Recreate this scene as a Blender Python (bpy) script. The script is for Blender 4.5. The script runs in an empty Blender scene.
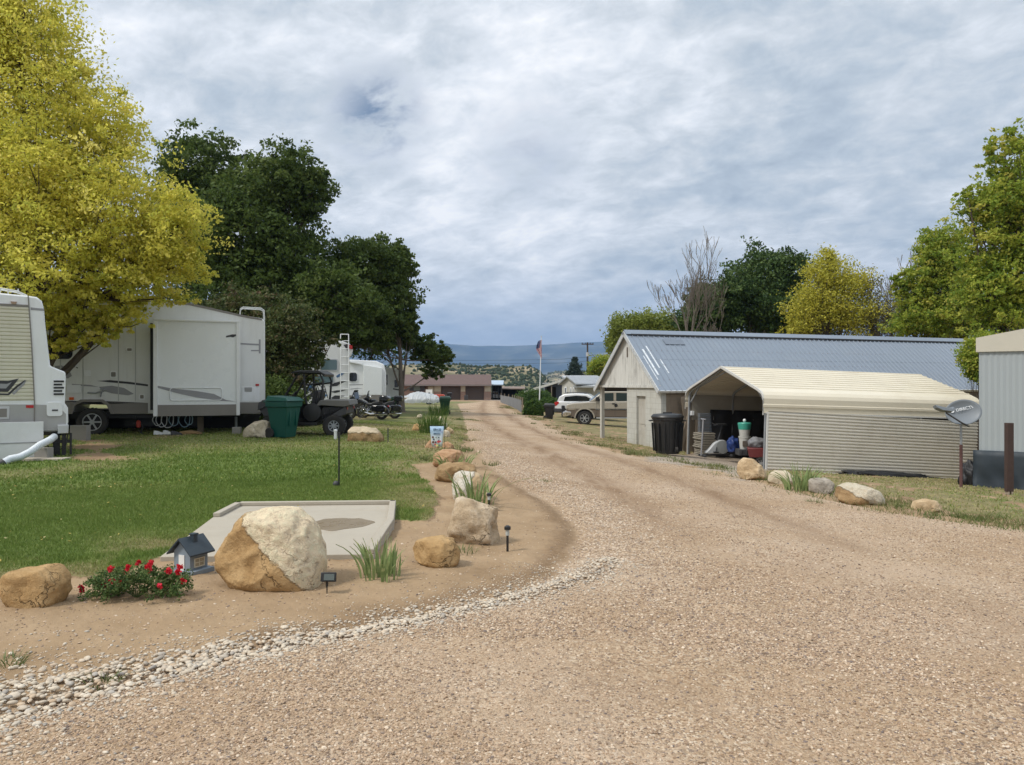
import bpy, bmesh, math, random
import numpy as np
from mathutils import Vector, Matrix, noise as mnoise

# ------------------------------------------------------------------ camera, sky, sun, exposure
S = bpy.context.scene
COL = S.collection
F = 760.0          # focal length in pixels of the 1024 px wide frame
HY = 383.0         # horizon row
CZ = 1.55          # eye height
cam = bpy.data.cameras.new('camera'); camo = bpy.data.objects.new('camera', cam); COL.objects.link(camo)
cam.sensor_width = 36.0; cam.lens = 36.0 * F / 1024.0
cam.clip_start = 0.05; cam.clip_end = 40000
camo.location = (0, 0, CZ); camo.rotation_euler = (math.radians(90.03), 0, 0)
S.camera = camo
S.view_settings.view_transform = 'Standard'; S.view_settings.look = 'None'
S.view_settings.exposure = 0.06; S.view_settings.gamma = 1.0; S.view_settings.use_curve_mapping = False
S.cycles.max_bounces = 6; S.cycles.diffuse_bounces = 3; S.cycles.glossy_bounces = 3
S.cycles.transmission_bounces = 4; S.cycles.transparent_max_bounces = 8; S.cycles.volume_bounces = 0

SUN_EL, SUN_AZ = math.radians(52), math.radians(-118)   # azimuth measured from +Y towards +X (negative = left, behind)
sund = bpy.data.lights.new('sun', 'SUN'); sund.energy = 2.6; sund.angle = math.radians(10); sund.color = (1.0, .95, .87)
suno = bpy.data.objects.new('sun', sund); COL.objects.link(suno)
sdir = Vector((math.sin(SUN_AZ) * math.cos(SUN_EL), math.cos(SUN_AZ) * math.cos(SUN_EL), math.sin(SUN_EL)))
suno.rotation_euler = sdir.to_track_quat('Z', 'Y').to_euler(); suno.location = sdir * 50

W = bpy.data.worlds.new("World"); S.world = W; W.use_nodes = True
nt = W.node_tree; nt.nodes.clear()
class NG:
    """tiny helper to write node trees"""
    def __init__(s, nt): s.nt = nt
    def n(s, typ, ins=None, **kw):
        x = s.nt.nodes.new(typ)
        for k, v in kw.items(): setattr(x, k, v)
        for k, v in (ins or {}).items():
            sock = x.inputs[k]
            if isinstance(v, bpy.types.NodeSocket): s.nt.links.new(v, sock)
            elif isinstance(v, bpy.types.Node): s.nt.links.new(v.outputs[0], sock)
            else: sock.default_value = v
        return x
    def math(s, op, a, b=0.0, c=None, clamp=False):
        d = {0: a, 1: b}
        if c is not None: d[2] = c
        return s.n('ShaderNodeMath', d, operation=op, use_clamp=clamp).outputs[0]
    def mix(s, f, a, b, typ='MIX'):
        x = s.nt.nodes.new('ShaderNodeMix'); x.data_type = 'RGBA'; x.blend_type = typ; x.clamp_factor = True
        for i, v in ((0, f), (6, a), (7, b)):
            if isinstance(v, bpy.types.NodeSocket): s.nt.links.new(v, x.inputs[i])
            else: x.inputs[i].default_value = v if i == 0 or len(v) == 4 else (*v, 1)
        return x.outputs[2]
    def noise(s, vec, scale, detail=4, rough=.5, dist=0.0, out=0):
        return s.n('ShaderNodeTexNoise', {'Vector': vec, 'Scale': scale, 'Detail': detail, 'Roughness': rough, 'Distortion': dist}).outputs[out]
    def mapr(s, v, a, b, c=0., d=1., smooth=False):
        x = s.n('ShaderNodeMapRange', {'Value': v, 'From Min': a, 'From Max': b, 'To Min': c, 'To Max': d}, clamp=True)
        if smooth: x.interpolation_type = 'SMOOTHSTEP'
        return x.outputs[0]
    def ramp(s, f, stops, interp='LINEAR'):
        x = s.n('ShaderNodeValToRGB', {'Fac': f}); cr = x.color_ramp; cr.interpolation = interp
        while len(cr.elements) < len(stops): cr.elements.new(.5)
        for e, (p, c) in zip(cr.elements, stops): e.position = p; e.color = (*c, 1)
        return x.outputs[0]
    def vmul(s, v, m):
        return s.n('ShaderNodeVectorMath', {0: v, 1: m}, operation='MULTIPLY').outputs[0]
    def vadd(s, v, m):
        return s.n('ShaderNodeVectorMath', {0: v, 1: m}, operation='ADD').outputs[0]
g = NG(nt)
SKY_STR = 0.1
sky = g.n('ShaderNodeTexSky', sky_type='NISHITA', sun_disc=False, sun_elevation=SUN_EL, sun_rotation=SUN_AZ, air_density=1.0, dust_density=1.0)
tc = g.n('ShaderNodeTexCoord')
sep = g.n('ShaderNodeSeparateXYZ', {0: tc.outputs['Generated']})
zz = g.math('MAXIMUM', sep.outputs[2], 0.0)
zd = g.math('ADD', zz, 0.30)
px_ = g.math('DIVIDE', sep.outputs[0], zd); py_ = g.math('DIVIDE', sep.outputs[1], zd)
P = g.n('ShaderNodeCombineXYZ', {0: px_, 1: py_, 2: 0.0}).outputs[0]
# slightly rotated, stretched cloud sheets
rot = g.n('ShaderNodeVectorRotate', {'Vector': P, 'Angle': .5}, rotation_type='Z_AXIS').outputs[0]
P1 = g.vmul(rot, (1.15, 1.35, 1))
n1 = g.noise(P1, 1.5, 10, .60, .25)
n2 = g.noise(g.vadd(P1, (7.3, 2.1, 0)), .55, 5, .5, .2)
n3 = g.noise(g.vadd(g.vmul(rot, (1.4, 1.7, 1)), (1.7, 9.1, 0)), 6.5, 9, .62, .3)
cl = g.math('ADD', g.math('MULTIPLY', n1, .42), g.math('ADD', g.math('MULTIPLY', n2, .30), g.math('MULTIPLY', n3, .28)))
k = 1.0 / SKY_STR
def K(c): return tuple(x * k for x in c)
ccol = g.ramp(cl, [(.385, (.41, .48, .56)), (.445, (.53, .60, .67)), (.49, (.66, .71, .76)), (.54, (.82, .86, .91)), (.60, (1.02, 1.03, 1.05))])
# bluish darker band low over the mountains, brighter overhead
low = g.mapr(zz, 0.0, 0.17, 1, 0, True)
ccol = g.mix(g.math('MULTIPLY', low, .62), ccol, (.42, .54, .74))
band = g.mapr(g.noise(g.vmul(tc.outputs['Generated'], (2.5, 2.5, 34)), 1.0, 4, .55), .5, .7)
ccol = g.mix(g.math('MULTIPLY', g.math('MULTIPLY', band, low), .55), ccol, (.62, .70, .82))
up = g.mapr(zz, .45, 1.0, 1.0, 1.7)
sc = g.n('ShaderNodeVectorMath', {0: ccol, 'Scale': g.math('MULTIPLY', up, k)}, operation='SCALE').outputs[0]
hole = g.mapr(g.math('SUBTRACT', n1, g.math('MULTIPLY', n2, -.25)), .49, .40, 0, .55)
# one thin opening with blue behind it
dvec2 = g.n('ShaderNodeVectorMath', {0: tc.outputs['Generated'], 1: (.02, .955, .29)}, operation='DISTANCE').outputs['Value']
dvec = g.n('ShaderNodeVectorMath', {0: tc.outputs['Generated'], 1: (-.165, .93, .325)}, operation='DISTANCE').outputs['Value']
hole2 = g.math('MULTIPLY', g.mapr(dvec, .09, .0, 0, 1, True), g.mapr(n3, .42, .6, .1, 1))
hole2 = g.math('MAXIMUM', hole2, g.math('MULTIPLY', g.mapr(dvec2, .10, .0, 0, .45, True), g.mapr(n3, .4, .6, .2, 1)))
blue = g.n('ShaderNodeVectorMath', {0: sky.outputs[0], 'Scale': .85}, operation='SCALE').outputs[0]
hl = g.math('MAXIMUM', g.math('MULTIPLY', hole, .25), g.math('MULTIPLY', hole2, .95))
allc = g.mix(hl, sc, blue)
bg = g.n('ShaderNodeBackground', {'Color': allc, 'Strength': SKY_STR})
g.n('ShaderNodeOutputWorld', {'Surface': bg.outputs[0]})

# ------------------------------------------------------------------ helpers
R = math.radians
rng = np.random.default_rng(11)
def hash2(ix, iy, s):
    h = (ix.astype(np.int64) * 374761393 + iy.astype(np.int64) * 668265263 + s * 1274126177) & 0xffffffff
    h = ((h ^ (h >> 13)) * 1274126177) & 0xffffffff
    return ((h ^ (h >> 16)) & 0xffff) / 65535.0
def vnoise(x, y, s=0):
    x = np.asarray(x, float); y = np.asarray(y, float)
    ix = np.floor(x); iy = np.floor(y); fx = x - ix; fy = y - iy
    fx = fx * fx * (3 - 2 * fx); fy = fy * fy * (3 - 2 * fy)
    a = hash2(ix, iy, s); b = hash2(ix + 1, iy, s); c = hash2(ix, iy + 1, s); d = hash2(ix + 1, iy + 1, s)
    return (a * (1 - fx) + b * fx) * (1 - fy) + (c * (1 - fx) + d * fx) * fy
def fbm(x, y, o=4, s=0):
    r = 0; a = .5; t = 0
    for i in range(o):
        r = r + a * vnoise(x * 2 ** i + 13.7 * i, y * 2 ** i + 5.1 * i, s + i); t += a; a *= .5
    return r / t * 2 - 1

def X(px, D): return (px - 512.0) / F * D
def Z(py, D): return CZ + (HY - py) / F * D
def P3(px, py, D): return Vector((X(px, D), D, Z(py, D)))

# ------------------------------------------------------------------ ground height
_cp = np.array([(-9.4, 15, .07), (-11.1, 20, .16), (-5.9, 19.7, .12), (-1.2, 5.6, .04), (-1.7, 16.8, .07), (-7, 38, -.28), (-8, 33, -.05), (-5.1, 52, -.43),
 (-6, 70, -.6), (-3, 110, -1.05), (6.95, 10.3, -.42), (10, 17, -.78), (9.8, 15, -.68), (13.6, 22.3, -1.3), (7, 21, -.9), (6.0, 26, -.9), (5.3, 27, -.84), (3.66, 31.6, -.72),
 (5.3, 46, -1.0), (0, 3, 0), (0, 0, 0), (0, 10, 0), (0, 20, -.04), (0, 45, -.5), (0, 70, -.78), (1, 110, -1.07), (-30, 20, .25), (-30, 60, -.3), (30, 20, -1.9), (30, 60, -2.1),
 (0, -20, 0), (-30, -10, .1), (30, -10, -1.1), (-40, 120, -1.0), (40, 120, -2.2), (12, 70, -1.3), (-4, 10, .04), (-8, 7, .06), (3.5, 6, -.12)], float)
def _tps(d2): return np.where(d2 > 1e-9, d2 * np.log(d2 + 1e-12), 0) * .5
def _fit():
    p = _cp[:, :2] / 10; n = len(p)
    K_ = _tps(((p[:, None] - p[None]) ** 2).sum(-1)) + np.eye(n) * .12
    A = np.zeros((n + 3, n + 3)); A[:n, :n] = K_; A[:n, n] = 1; A[:n, n + 1:] = p; A[n, :n] = 1; A[n + 1:, :n] = p.T
    return np.linalg.solve(A, np.r_[_cp[:, 2], 0, 0, 0])
_w = _fit()
def sm(x, a, b):
    t = np.clip((x - a) / (b - a), 0, 1); return t * t * (3 - 2 * t)
def near_h(x, y):
    x = np.atleast_1d(np.asarray(x, float)); y = np.atleast_1d(np.asarray(y, float))
    sh = x.shape; q = np.stack([np.clip(x.ravel(), -60, 60), np.clip(y.ravel(), -40, 150)], -1) / 10
    out = np.empty(len(q)); n = len(_cp)
    for i in range(0, len(q), 100000):
        qq = q[i:i + 100000]
        out[i:i + 100000] = _tps(((qq[:, None] - _cp[None, :, :2] / 10) ** 2).sum(-1)) @ _w[:n] + _w[n] + qq @ _w[n + 1:]
    return out.reshape(sh)
def far_h(x, y):
    r = np.hypot(x, y); u = x / np.maximum(y, 1.0); u = np.where(y > 1, u, np.sign(x) * 3)
    b = np.interp(r, [0, 140, 300, 520, 900, 1600, 2600, 6000, 9500], [-1.2, -1.5, -9, -16, -14, -10, -12, -20, 0])
    e = sm(u, -.9, -.5) * (1 - sm(u, .02, .085))
    h = (33 + 4 * fbm(u * 14, r * 0 + 3.3, 3, 5)) * e * np.exp(-((r - 760) / 190) ** 2)
    e2 = sm(u, .01, .08) + .25
    h2 = (44 + 16 * fbm(u * 9, r / 900., 3, 9)) * np.clip(e2, 0, 1) * np.exp(-((r - 2300) / 500) ** 2)
    h3 = (20 + 16 * fbm(u * 11 + 4, r / 400., 3, 19)) * sm(u, .03, .07) * np.exp(-((r - 1150) / 160) ** 2)
    h4 = (55 + 14 * fbm(u * 8, r / 900., 3, 29)) * np.exp(-((r - 4300) / 700) ** 2)
    n = fbm(x / 60, y / 60, 5, 3) * 5 * sm(r, 300, 700)
    return b + h + h2 + h3 + h4 + n
def gh(x, y):
    x = np.atleast_1d(np.asarray(x, float)); y = np.atleast_1d(np.asarray(y, float))
    r = np.hypot(x, y); t = sm(r, 125, 175)
    return near_h(x, y) * (1 - t) + far_h(x, y) * t
def gz(x, y): return float(gh(x, y)[0])
def G(px, py, dmin=2.5, dmax=130):
    """ground point seen at a pixel"""
    D = np.geomspace(dmin, dmax, 700)
    d = Z(py, D) - gh(X(px, D), D)
    i = np.where(d <= 0)[0]
    if len(i) == 0: dd = dmax
    else:
        i = i[0]
        dd = D[0] if i == 0 else D[i - 1] + (D[i] - D[i - 1]) * d[i - 1] / (d[i - 1] - d[i])
    return Vector((X(px, dd), dd, gz(X(px, dd), dd)))

# ------------------------------------------------------------------ object plumbing
def tag(o, label=None, cat=None, group=None, kind=None):
    if label: o['label'] = label
    if cat: o['category'] = cat
    if group: o['group'] = group
    if kind: o['kind'] = kind
    return o
def thing(name, label, cat, loc=(0, 0, 0), rz=0.0, group=None):
    o = bpy.data.objects.new(name, None); COL.objects.link(o); o.empty_display_size = .2
    o.location = loc; o.rotation_euler = (0, 0, rz)
    return tag(o, label, cat, group)
def invm(o):
    return (Matrix.Translation(o.location) @ o.rotation_euler.to_matrix().to_4x4()).inverted()
def np_mesh(name, V, Fq, mat, parent=None, smooth=False, attrs=None, sharp=None, loc=None):
    """V (n,3) ; Fq (m,k) all faces with the same number of corners"""
    me = bpy.data.meshes.new(name)
    V = np.asarray(V, np.float32); Fq = np.asarray(Fq, np.int32)
    if loc is not None: V = V - np.asarray(loc, np.float32)
    m, kk = Fq.shape
    me.vertices.add(len(V)); me.vertices.foreach_set('co', V.ravel())
    me.loops.add(m * kk); me.loops.foreach_set('vertex_index', Fq.ravel())
    me.polygons.add(m); me.polygons.foreach_set('loop_start', np.arange(0, m * kk, kk, dtype=np.int32))
    me.polygons.foreach_set('loop_total', np.full(m, kk, np.int32))
    me.update(calc_edges=True)
    me.polygons.foreach_set('use_smooth', np.full(m, bool(smooth)))
    for an, (dom, typ, arr) in (attrs or {}).items():
        at = me.attributes.new(an, typ, dom)
        at.data.foreach_set('color' if typ == 'FLOAT_COLOR' else 'value', np.asarray(arr, np.float32).ravel())
    if sharp: me.set_sharp_from_angle(angle=sharp)
    for mm in (mat if isinstance(mat, (list, tuple)) else [mat]): me.materials.append(mm)
    o = bpy.data.objects.new(name, me); COL.objects.link(o)
    if parent: o.parent = parent
    if loc is not None: o.location = loc
    return o

class MB:
    """collects shapes; build() links them as one mesh object"""
    def __init__(s, M=None): s.v = []; s.f = []; s.mi = []; s.M = M or Matrix()
    def add(s, vs, fs, mi=0, M=None):
        b = len(s.v); T = s.M @ M if M is not None else s.M
        s.v += [T @ Vector(v) for v in vs]; s.f += [[b + i for i in f] for f in fs]; s.mi += [mi] * len(fs); return s
    def box(s, x0, x1, y0, y1, z0, z1, mi=0, M=None):
        return s.add([(x0, y0, z0), (x1, y0, z0), (x1, y1, z0), (x0, y1, z0), (x0, y0, z1), (x1, y0, z1), (x1, y1, z1), (x0, y1, z1)],
                     [(3, 2, 1, 0), (4, 5, 6, 7), (0, 1, 5, 4), (1, 2, 6, 5), (2, 3, 7, 6), (3, 0, 4, 7)], mi, M)
    def prism(s, pts, y0, y1, mi=0, M=None):
        """polygon in the XZ plane pushed along Y"""
        n = len(pts)
        a = sum(pts[i][0] * pts[(i + 1) % n][1] - pts[(i + 1) % n][0] * pts[i][1] for i in range(n))
        if a < 0: pts = pts[::-1]
        vs = [(x, y0, z) for x, z in pts] + [(x, y1, z) for x, z in pts]
        fs = [tuple(range(n)), tuple(range(2 * n - 1, n - 1, -1))] + [(i, i + n, (i + 1) % n + n, (i + 1) % n) for i in range(n)]
        return s.add(vs, fs, mi, M)
    def prismz(s, pts, z0, z1, mi=0, M=None):
        n = len(pts)
        a = sum(pts[i][0] * pts[(i + 1) % n][1] - pts[(i + 1) % n][0] * pts[i][1] for i in range(n))
        if a < 0: pts = pts[::-1]
        vs = [(x, y, z0) for x, y in pts] + [(x, y, z1) for x, y in pts]
        fs = [tuple(range(n - 1, -1, -1)), tuple(range(n, 2 * n))] + [(i, (i + 1) % n, (i + 1) % n + n, i + n) for i in range(n)]
        return s.add(vs, fs, mi, M)
    def tube(s, pts, r, n=8, mi=0, cap=True, M=None):
        """r: number or one per point"""
        pts = [Vector(p) for p in pts]; rs = r if isinstance(r, (list, tuple)) else [r] * len(pts)
        vs = []; fs = []; up = None
        for i, p in enumerate(pts):
            t = (pts[min(i + 1, len(pts) - 1)] - pts[max(i - 1, 0)])
            if t.length < 1e-9: t = Vector((0, 0, 1))
            t.normalize()
            if up is None: up = t.orthogonal().normalized()
            up = up - t * up.dot(t)
            up = up.normalized() if up.length > 1e-6 else t.orthogonal().normalized()
            w = t.cross(up)
            for k_ in range(n):
                a = 2 * math.pi * k_ / n; vs.append(p + (up * math.cos(a) + w * math.sin(a)) * rs[i])
        for i in range(len(pts) - 1):
            for k_ in range(n):
                a = i * n + k_; b = i * n + (k_ + 1) % n; fs.append((a, b, b + n, a + n))
        if cap: fs.append(tuple(range(n - 1, -1, -1))); fs.append(tuple(range((len(pts) - 1) * n, len(pts) * n)))
        return s.add(vs, fs, mi, M)
    def lathe(s, prof, n=20, mi=0, M=None, cap=True):
        """profile (r, z) turned round Z"""
        vs = []; fs = []
        for r_, z_ in prof:
            for k_ in range(n):
                a = 2 * math.pi * k_ / n; vs.append((r_ * math.cos(a), r_ * math.sin(a), z_))
        for i in range(len(prof) - 1):
            for k_ in range(n):
                a = i * n + k_; b = i * n + (k_ + 1) % n; fs.append((a, b, b + n, a + n))
        if cap: fs.append(tuple(range(n - 1, -1, -1))); fs.append(tuple(range((len(prof) - 1) * n, len(prof) * n)))
        return s.add(vs, fs, mi, M)
    def ball(s, c, r, n=12, mi=0, M=None):
        rx, ry, rz = r if isinstance(r, (tuple, list)) else (r, r, r); vs = []; fs = []; m = max(4, n // 2 + 1)
        for i in range(m + 1):
            th = math.pi * i / m
            for k_ in range(n):
                a = 2 * math.pi * k_ / n
                vs.append((c[0] + rx * math.sin(th) * math.cos(a), c[1] + ry * math.sin(th) * math.sin(a), c[2] + rz * math.cos(th)))
        for i in range(m):
            for k_ in range(n):
                a = i * n + k_; b = i * n + (k_ + 1) % n; fs.append((a, a + n, b + n, b))
        return s.add(vs, fs, mi, M)
    def quad(s, a, b, c, d, mi=0, M=None): return s.add([a, b, c, d], [(0, 1, 2, 3)], mi, M)
    def build(s, name, mat, parent=None, world=True, bev=0, sharp=R(32), loc=None, smooth=True, label=None, kind=None):
        """vertices are in world coordinates when world is True (converted into the parent's space)"""
        me = bpy.data.meshes.new(name)
        vs = s.v
        if parent is not None and world:
            T = invm(parent)
            if parent.parent: T = T @ invm(parent.parent)
            vs = [T @ v for v in vs]
        elif loc is not None: vs = [v - Vector(loc) for v in vs]
        me.from_pydata([tuple(v) for v in vs], [], s.f)
        if len(me.polygons) == len(s.f): me.polygons.foreach_set('material_index', s.mi)
        me.polygons.foreach_set('use_smooth', [smooth] * len(me.polygons))
        for m_ in (mat if isinstance(mat, (list, tuple)) else [mat]): me.materials.append(m_)
        if smooth: me.set_sharp_from_angle(angle=sharp)
        o = bpy.data.objects.new(name, me); COL.objects.link(o)
        if loc is not None and parent is None: o.location = loc
        if parent is not None: o.parent = parent
        if bev:
            b = o.modifiers.new('bevel', 'BEVEL'); b.width = bev; b.segments = 2; b.limit_method = 'ANGLE'; b.angle_limit = R(40)
        if label: o['label'] = label
        if kind: o['kind'] = kind
        return o

# ------------------------------------------------------------------ materials
MATS = {}
def pmat(name, base, rough=.6, metal=0.0, var=.12, vscale=3.0, dirt=0.0, dirtc=(.12, .09, .06), bump=0.0, bscale=40.0, spec=.5, coat=0.0, streak=0.0, emit=None):
    """painted / plain surface with uneven tone, grime and fine bump"""
    if name in MATS: return MATS[name]
    m = bpy.data.materials.new(name); m.use_nodes = True; g = NG(m.node_tree); b = m.node_tree.nodes['Principled BSDF']
    tc = g.n('ShaderNodeTexCoord').outputs['Object']
    c = g.mix(g.noise(tc, vscale, 5, .6), tuple(x * (1 - var) for x in base), tuple(min(1, x * (1 + var)) for x in base))
    if dirt > 0:
        d = g.mapr(g.noise(tc, vscale * .7, 8, .68), .5, .8, 0, dirt)
        c = g.mix(d, c, dirtc)
    if streak > 0:
        d = g.mapr(g.noise(g.vmul(tc, (9, 9, .8)), 1.0, 6, .65), .5, .78, 0, streak)
        c = g.mix(d, c, dirtc)
    m.node_tree.links.new(c, b.inputs['Base Color'])
    rr = g.mapr(g.noise(tc, vscale * 2.3, 4, .6), .3, .7, max(0, rough - .08), min(1, rough + .08))
    m.node_tree.links.new(rr, b.inputs['Roughness'])
    b.inputs['Metallic'].default_value = metal; b.inputs['Specular IOR Level'].default_value = spec; b.inputs['Coat Weight'].default_value = coat
    if bump > 0:
        bn = g.n('ShaderNodeBump', {'Height': g.noise(tc, bscale, 5, .6), 'Strength': bump, 'Distance': .01})
        m.node_tree.links.new(bn.outputs[0], b.inputs['Normal'])
    MATS[name] = m; return m
# ------------------------------------------------------------------ ground regions (traced on the ground plane, in metres)
def gpoly(pts): return np.array([tuple(G(a, b))[:2] for a, b in pts])
def sdist(poly, x, y):
    """signed distance, positive inside"""
    x = np.asarray(x, float); y = np.asarray(y, float); n = len(poly)
    d = np.full(x.shape, 1e9); ins = np.zeros(x.shape, bool)
    for i in range(n):
        ax, ay = poly[i]; bx, by = poly[(i + 1) % n]; ex, ey = bx - ax, by - ay
        wx, wy = x - ax, y - ay; t = np.clip((wx * ex + wy * ey) / (ex * ex + ey * ey + 1e-12), 0, 1)
        d = np.minimum(d, (wx - ex * t) ** 2 + (wy - ey * t) ** 2)
        c = ((ay > y) != (by > y)) & (x < (bx - ax) * (y - ay) / (by - ay + 1e-12) + ax)
        ins ^= c
    d = np.sqrt(d); return np.where(ins, d, -d)
LANE = np.vstack([[(-7.5, -12), (-7.5, 2.0)], gpoly([(-120, 745), (0, 706), (60, 694), (150, 668), (300, 634), (420, 612), (500, 596), (552, 572), (577, 545), (574, 524), (545, 500), (515, 482), (492, 468), (474, 450), (466, 436), (463, 424), (460, 412), (458, 403.5)]), [(-2.5, 104), (-4.5, 106), (-5.5, 112), (1.5, 112), (-1.2, 104)],
      gpoly([(498, 405.5), (533, 418), (562, 431.5), (590, 445), (640, 457), (700, 469), (760, 481), (830, 499), (900, 512), (960, 521), (1024, 528), (1100, 540)]), [(13, 8.5), (16, -12)]])
LAWN = np.vstack([[(-40, 4.2)], gpoly([(-60, 592), (0, 582), (40, 579), (110, 580), (150, 566), (185, 545), (215, 540), (250, 540), (360, 540), (396, 521), (424, 522), (436, 514), (437, 492), (424, 476), (410, 464), (440, 463), (462, 452), (468, 438), (466, 425), (462, 412), (457, 404)]), [(-4, 100), (-40, 100)]])
VERGE = np.vstack([gpoly([(500, 405.5), (533, 418), (562, 431), (590, 444), (640, 455), (700, 466), (760, 478), (830, 495), (900, 510), (960, 519), (1024, 526), (1090, 536)]), [(14, 8.5), (40, 10), (40, 90), (2, 90)]])
CPORT_GRAVEL = gpoly([(640, 462), (690, 466), (742, 480), (772, 474), (772, 462), (700, 452), (655, 456)])
BARE = [(gpoly([(66, 440), (70, 462), (130, 460), (120, 446), (98, 440)]), 1), ]

def masks(x, y):
    x = np.asarray(x, float); y = np.asarray(y, float)
    r = np.hypot(x, y)
    wob = fbm(x * 1.3, y * 1.3, 4, 3) * .16 + fbm(x * 9, y * 9, 3, 8) * .06
    near = r < 135
    L = np.full(x.shape, -9.); Gr = np.full(x.shape, -9.); Ve = np.full(x.shape, -9.); Cg = np.full(x.shape, -9.); Ba = np.full(x.shape, -9.)
    for arr, pl in ((L, LANE), (Gr, LAWN), (Ve, VERGE), (Cg, CPORT_GRAVEL), (Ba, BARE[0][0])):
        arr[near] = sdist(pl, x[near], y[near])
    lane = sm(L + wob * .8, -.08, .10)
    grass = sm(Gr + wob * 1.0, -.02, .07)
    # thin, patchy grass: near the border of the lawn and in dry patches further off
    thin = fbm(x * .55, y * .32, 4, 21)
    patch = fbm(x * 2.6, y * 1.7, 4, 31)
    bare = sm(Ba + wob * 4, -.3, .4)
    stripes = sm(np.sin(y * .62 + 1.0 + .25 * fbm(x * .3, y * .3, 2, 5)) + patch * .8, .75, 1.25) * sm(y, 21, 26) * (1 - sm(y, 60, 80))
    rightside = sm(x + .0 * y, -2.3, -1.2) * sm(y, 14, 20)
    grass = grass * (1 - .85 * bare) * (1 - .45 * stripes) * (1 - .55 * rightside * sm(patch, -.1, .35))
    dry = np.clip(sm(thin, .0, .5) * .55 * sm(y, 9.5, 12) + .9 * (1 - sm(Gr, .0, 1.3)) * sm(patch, -.5, .3) + .45 * sm(y, 14.5, 17), 0, 1)
    dry = np.maximum(dry, bare * .6)
    ve = sm(Ve + wob * 2.2, .0, .25)
    vg = ve * sm(patch + .35 * sm(Ve, .2, 1.6) + .22 * thin, -.02, .30)
    vg = vg * (1 - sm(Cg + wob * 3, -.2, .2))
    grass = np.maximum(grass, vg * .92); dry = np.where(vg > .05, np.maximum(dry, .75 + .5 * thin), dry)
    far = sm(r, 100, 135)
    grass = grass * (1 - far) + far * .5; lane = lane * (1 - sm(r, 112, 130)); dry = dry * (1 - far) + far * .8
    # spill of gravel around the nose of the bed
    cg = sm(Cg + wob * 3, -.15, .25)
    # wheel tracks along the lane
    ctr = np.interp(y, [0, 7.2, 10, 13.5, 20.5, 30, 43, 70, 110], [2.8, 2.7, 2.55, 2.2, 1.4, .5, -.7, -1.9, -3.0])
    off = x - ctr
    tr = np.exp(-((off - .85) / .34) ** 2) + np.exp(-((off + .85) / .36) ** 2)
    tr = np.clip(tr * sm(y, 6.5, 11) + .35 * sm(fbm(x * .32, y * .5, 3, 77), .12, .5), 0, 1) * lane
    edge = np.exp(-((L + .13 + wob * .5) / .13) ** 2) * (x > -1.6) * (x < 1.6) * (y < 13)
    dry = np.where(grass < .1, np.clip(edge, 0, 1), dry)
    return lane, np.clip(grass, 0, 1), np.clip(cg, 0, 1), tr, np.clip(dry, 0, 1), L, Gr

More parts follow.
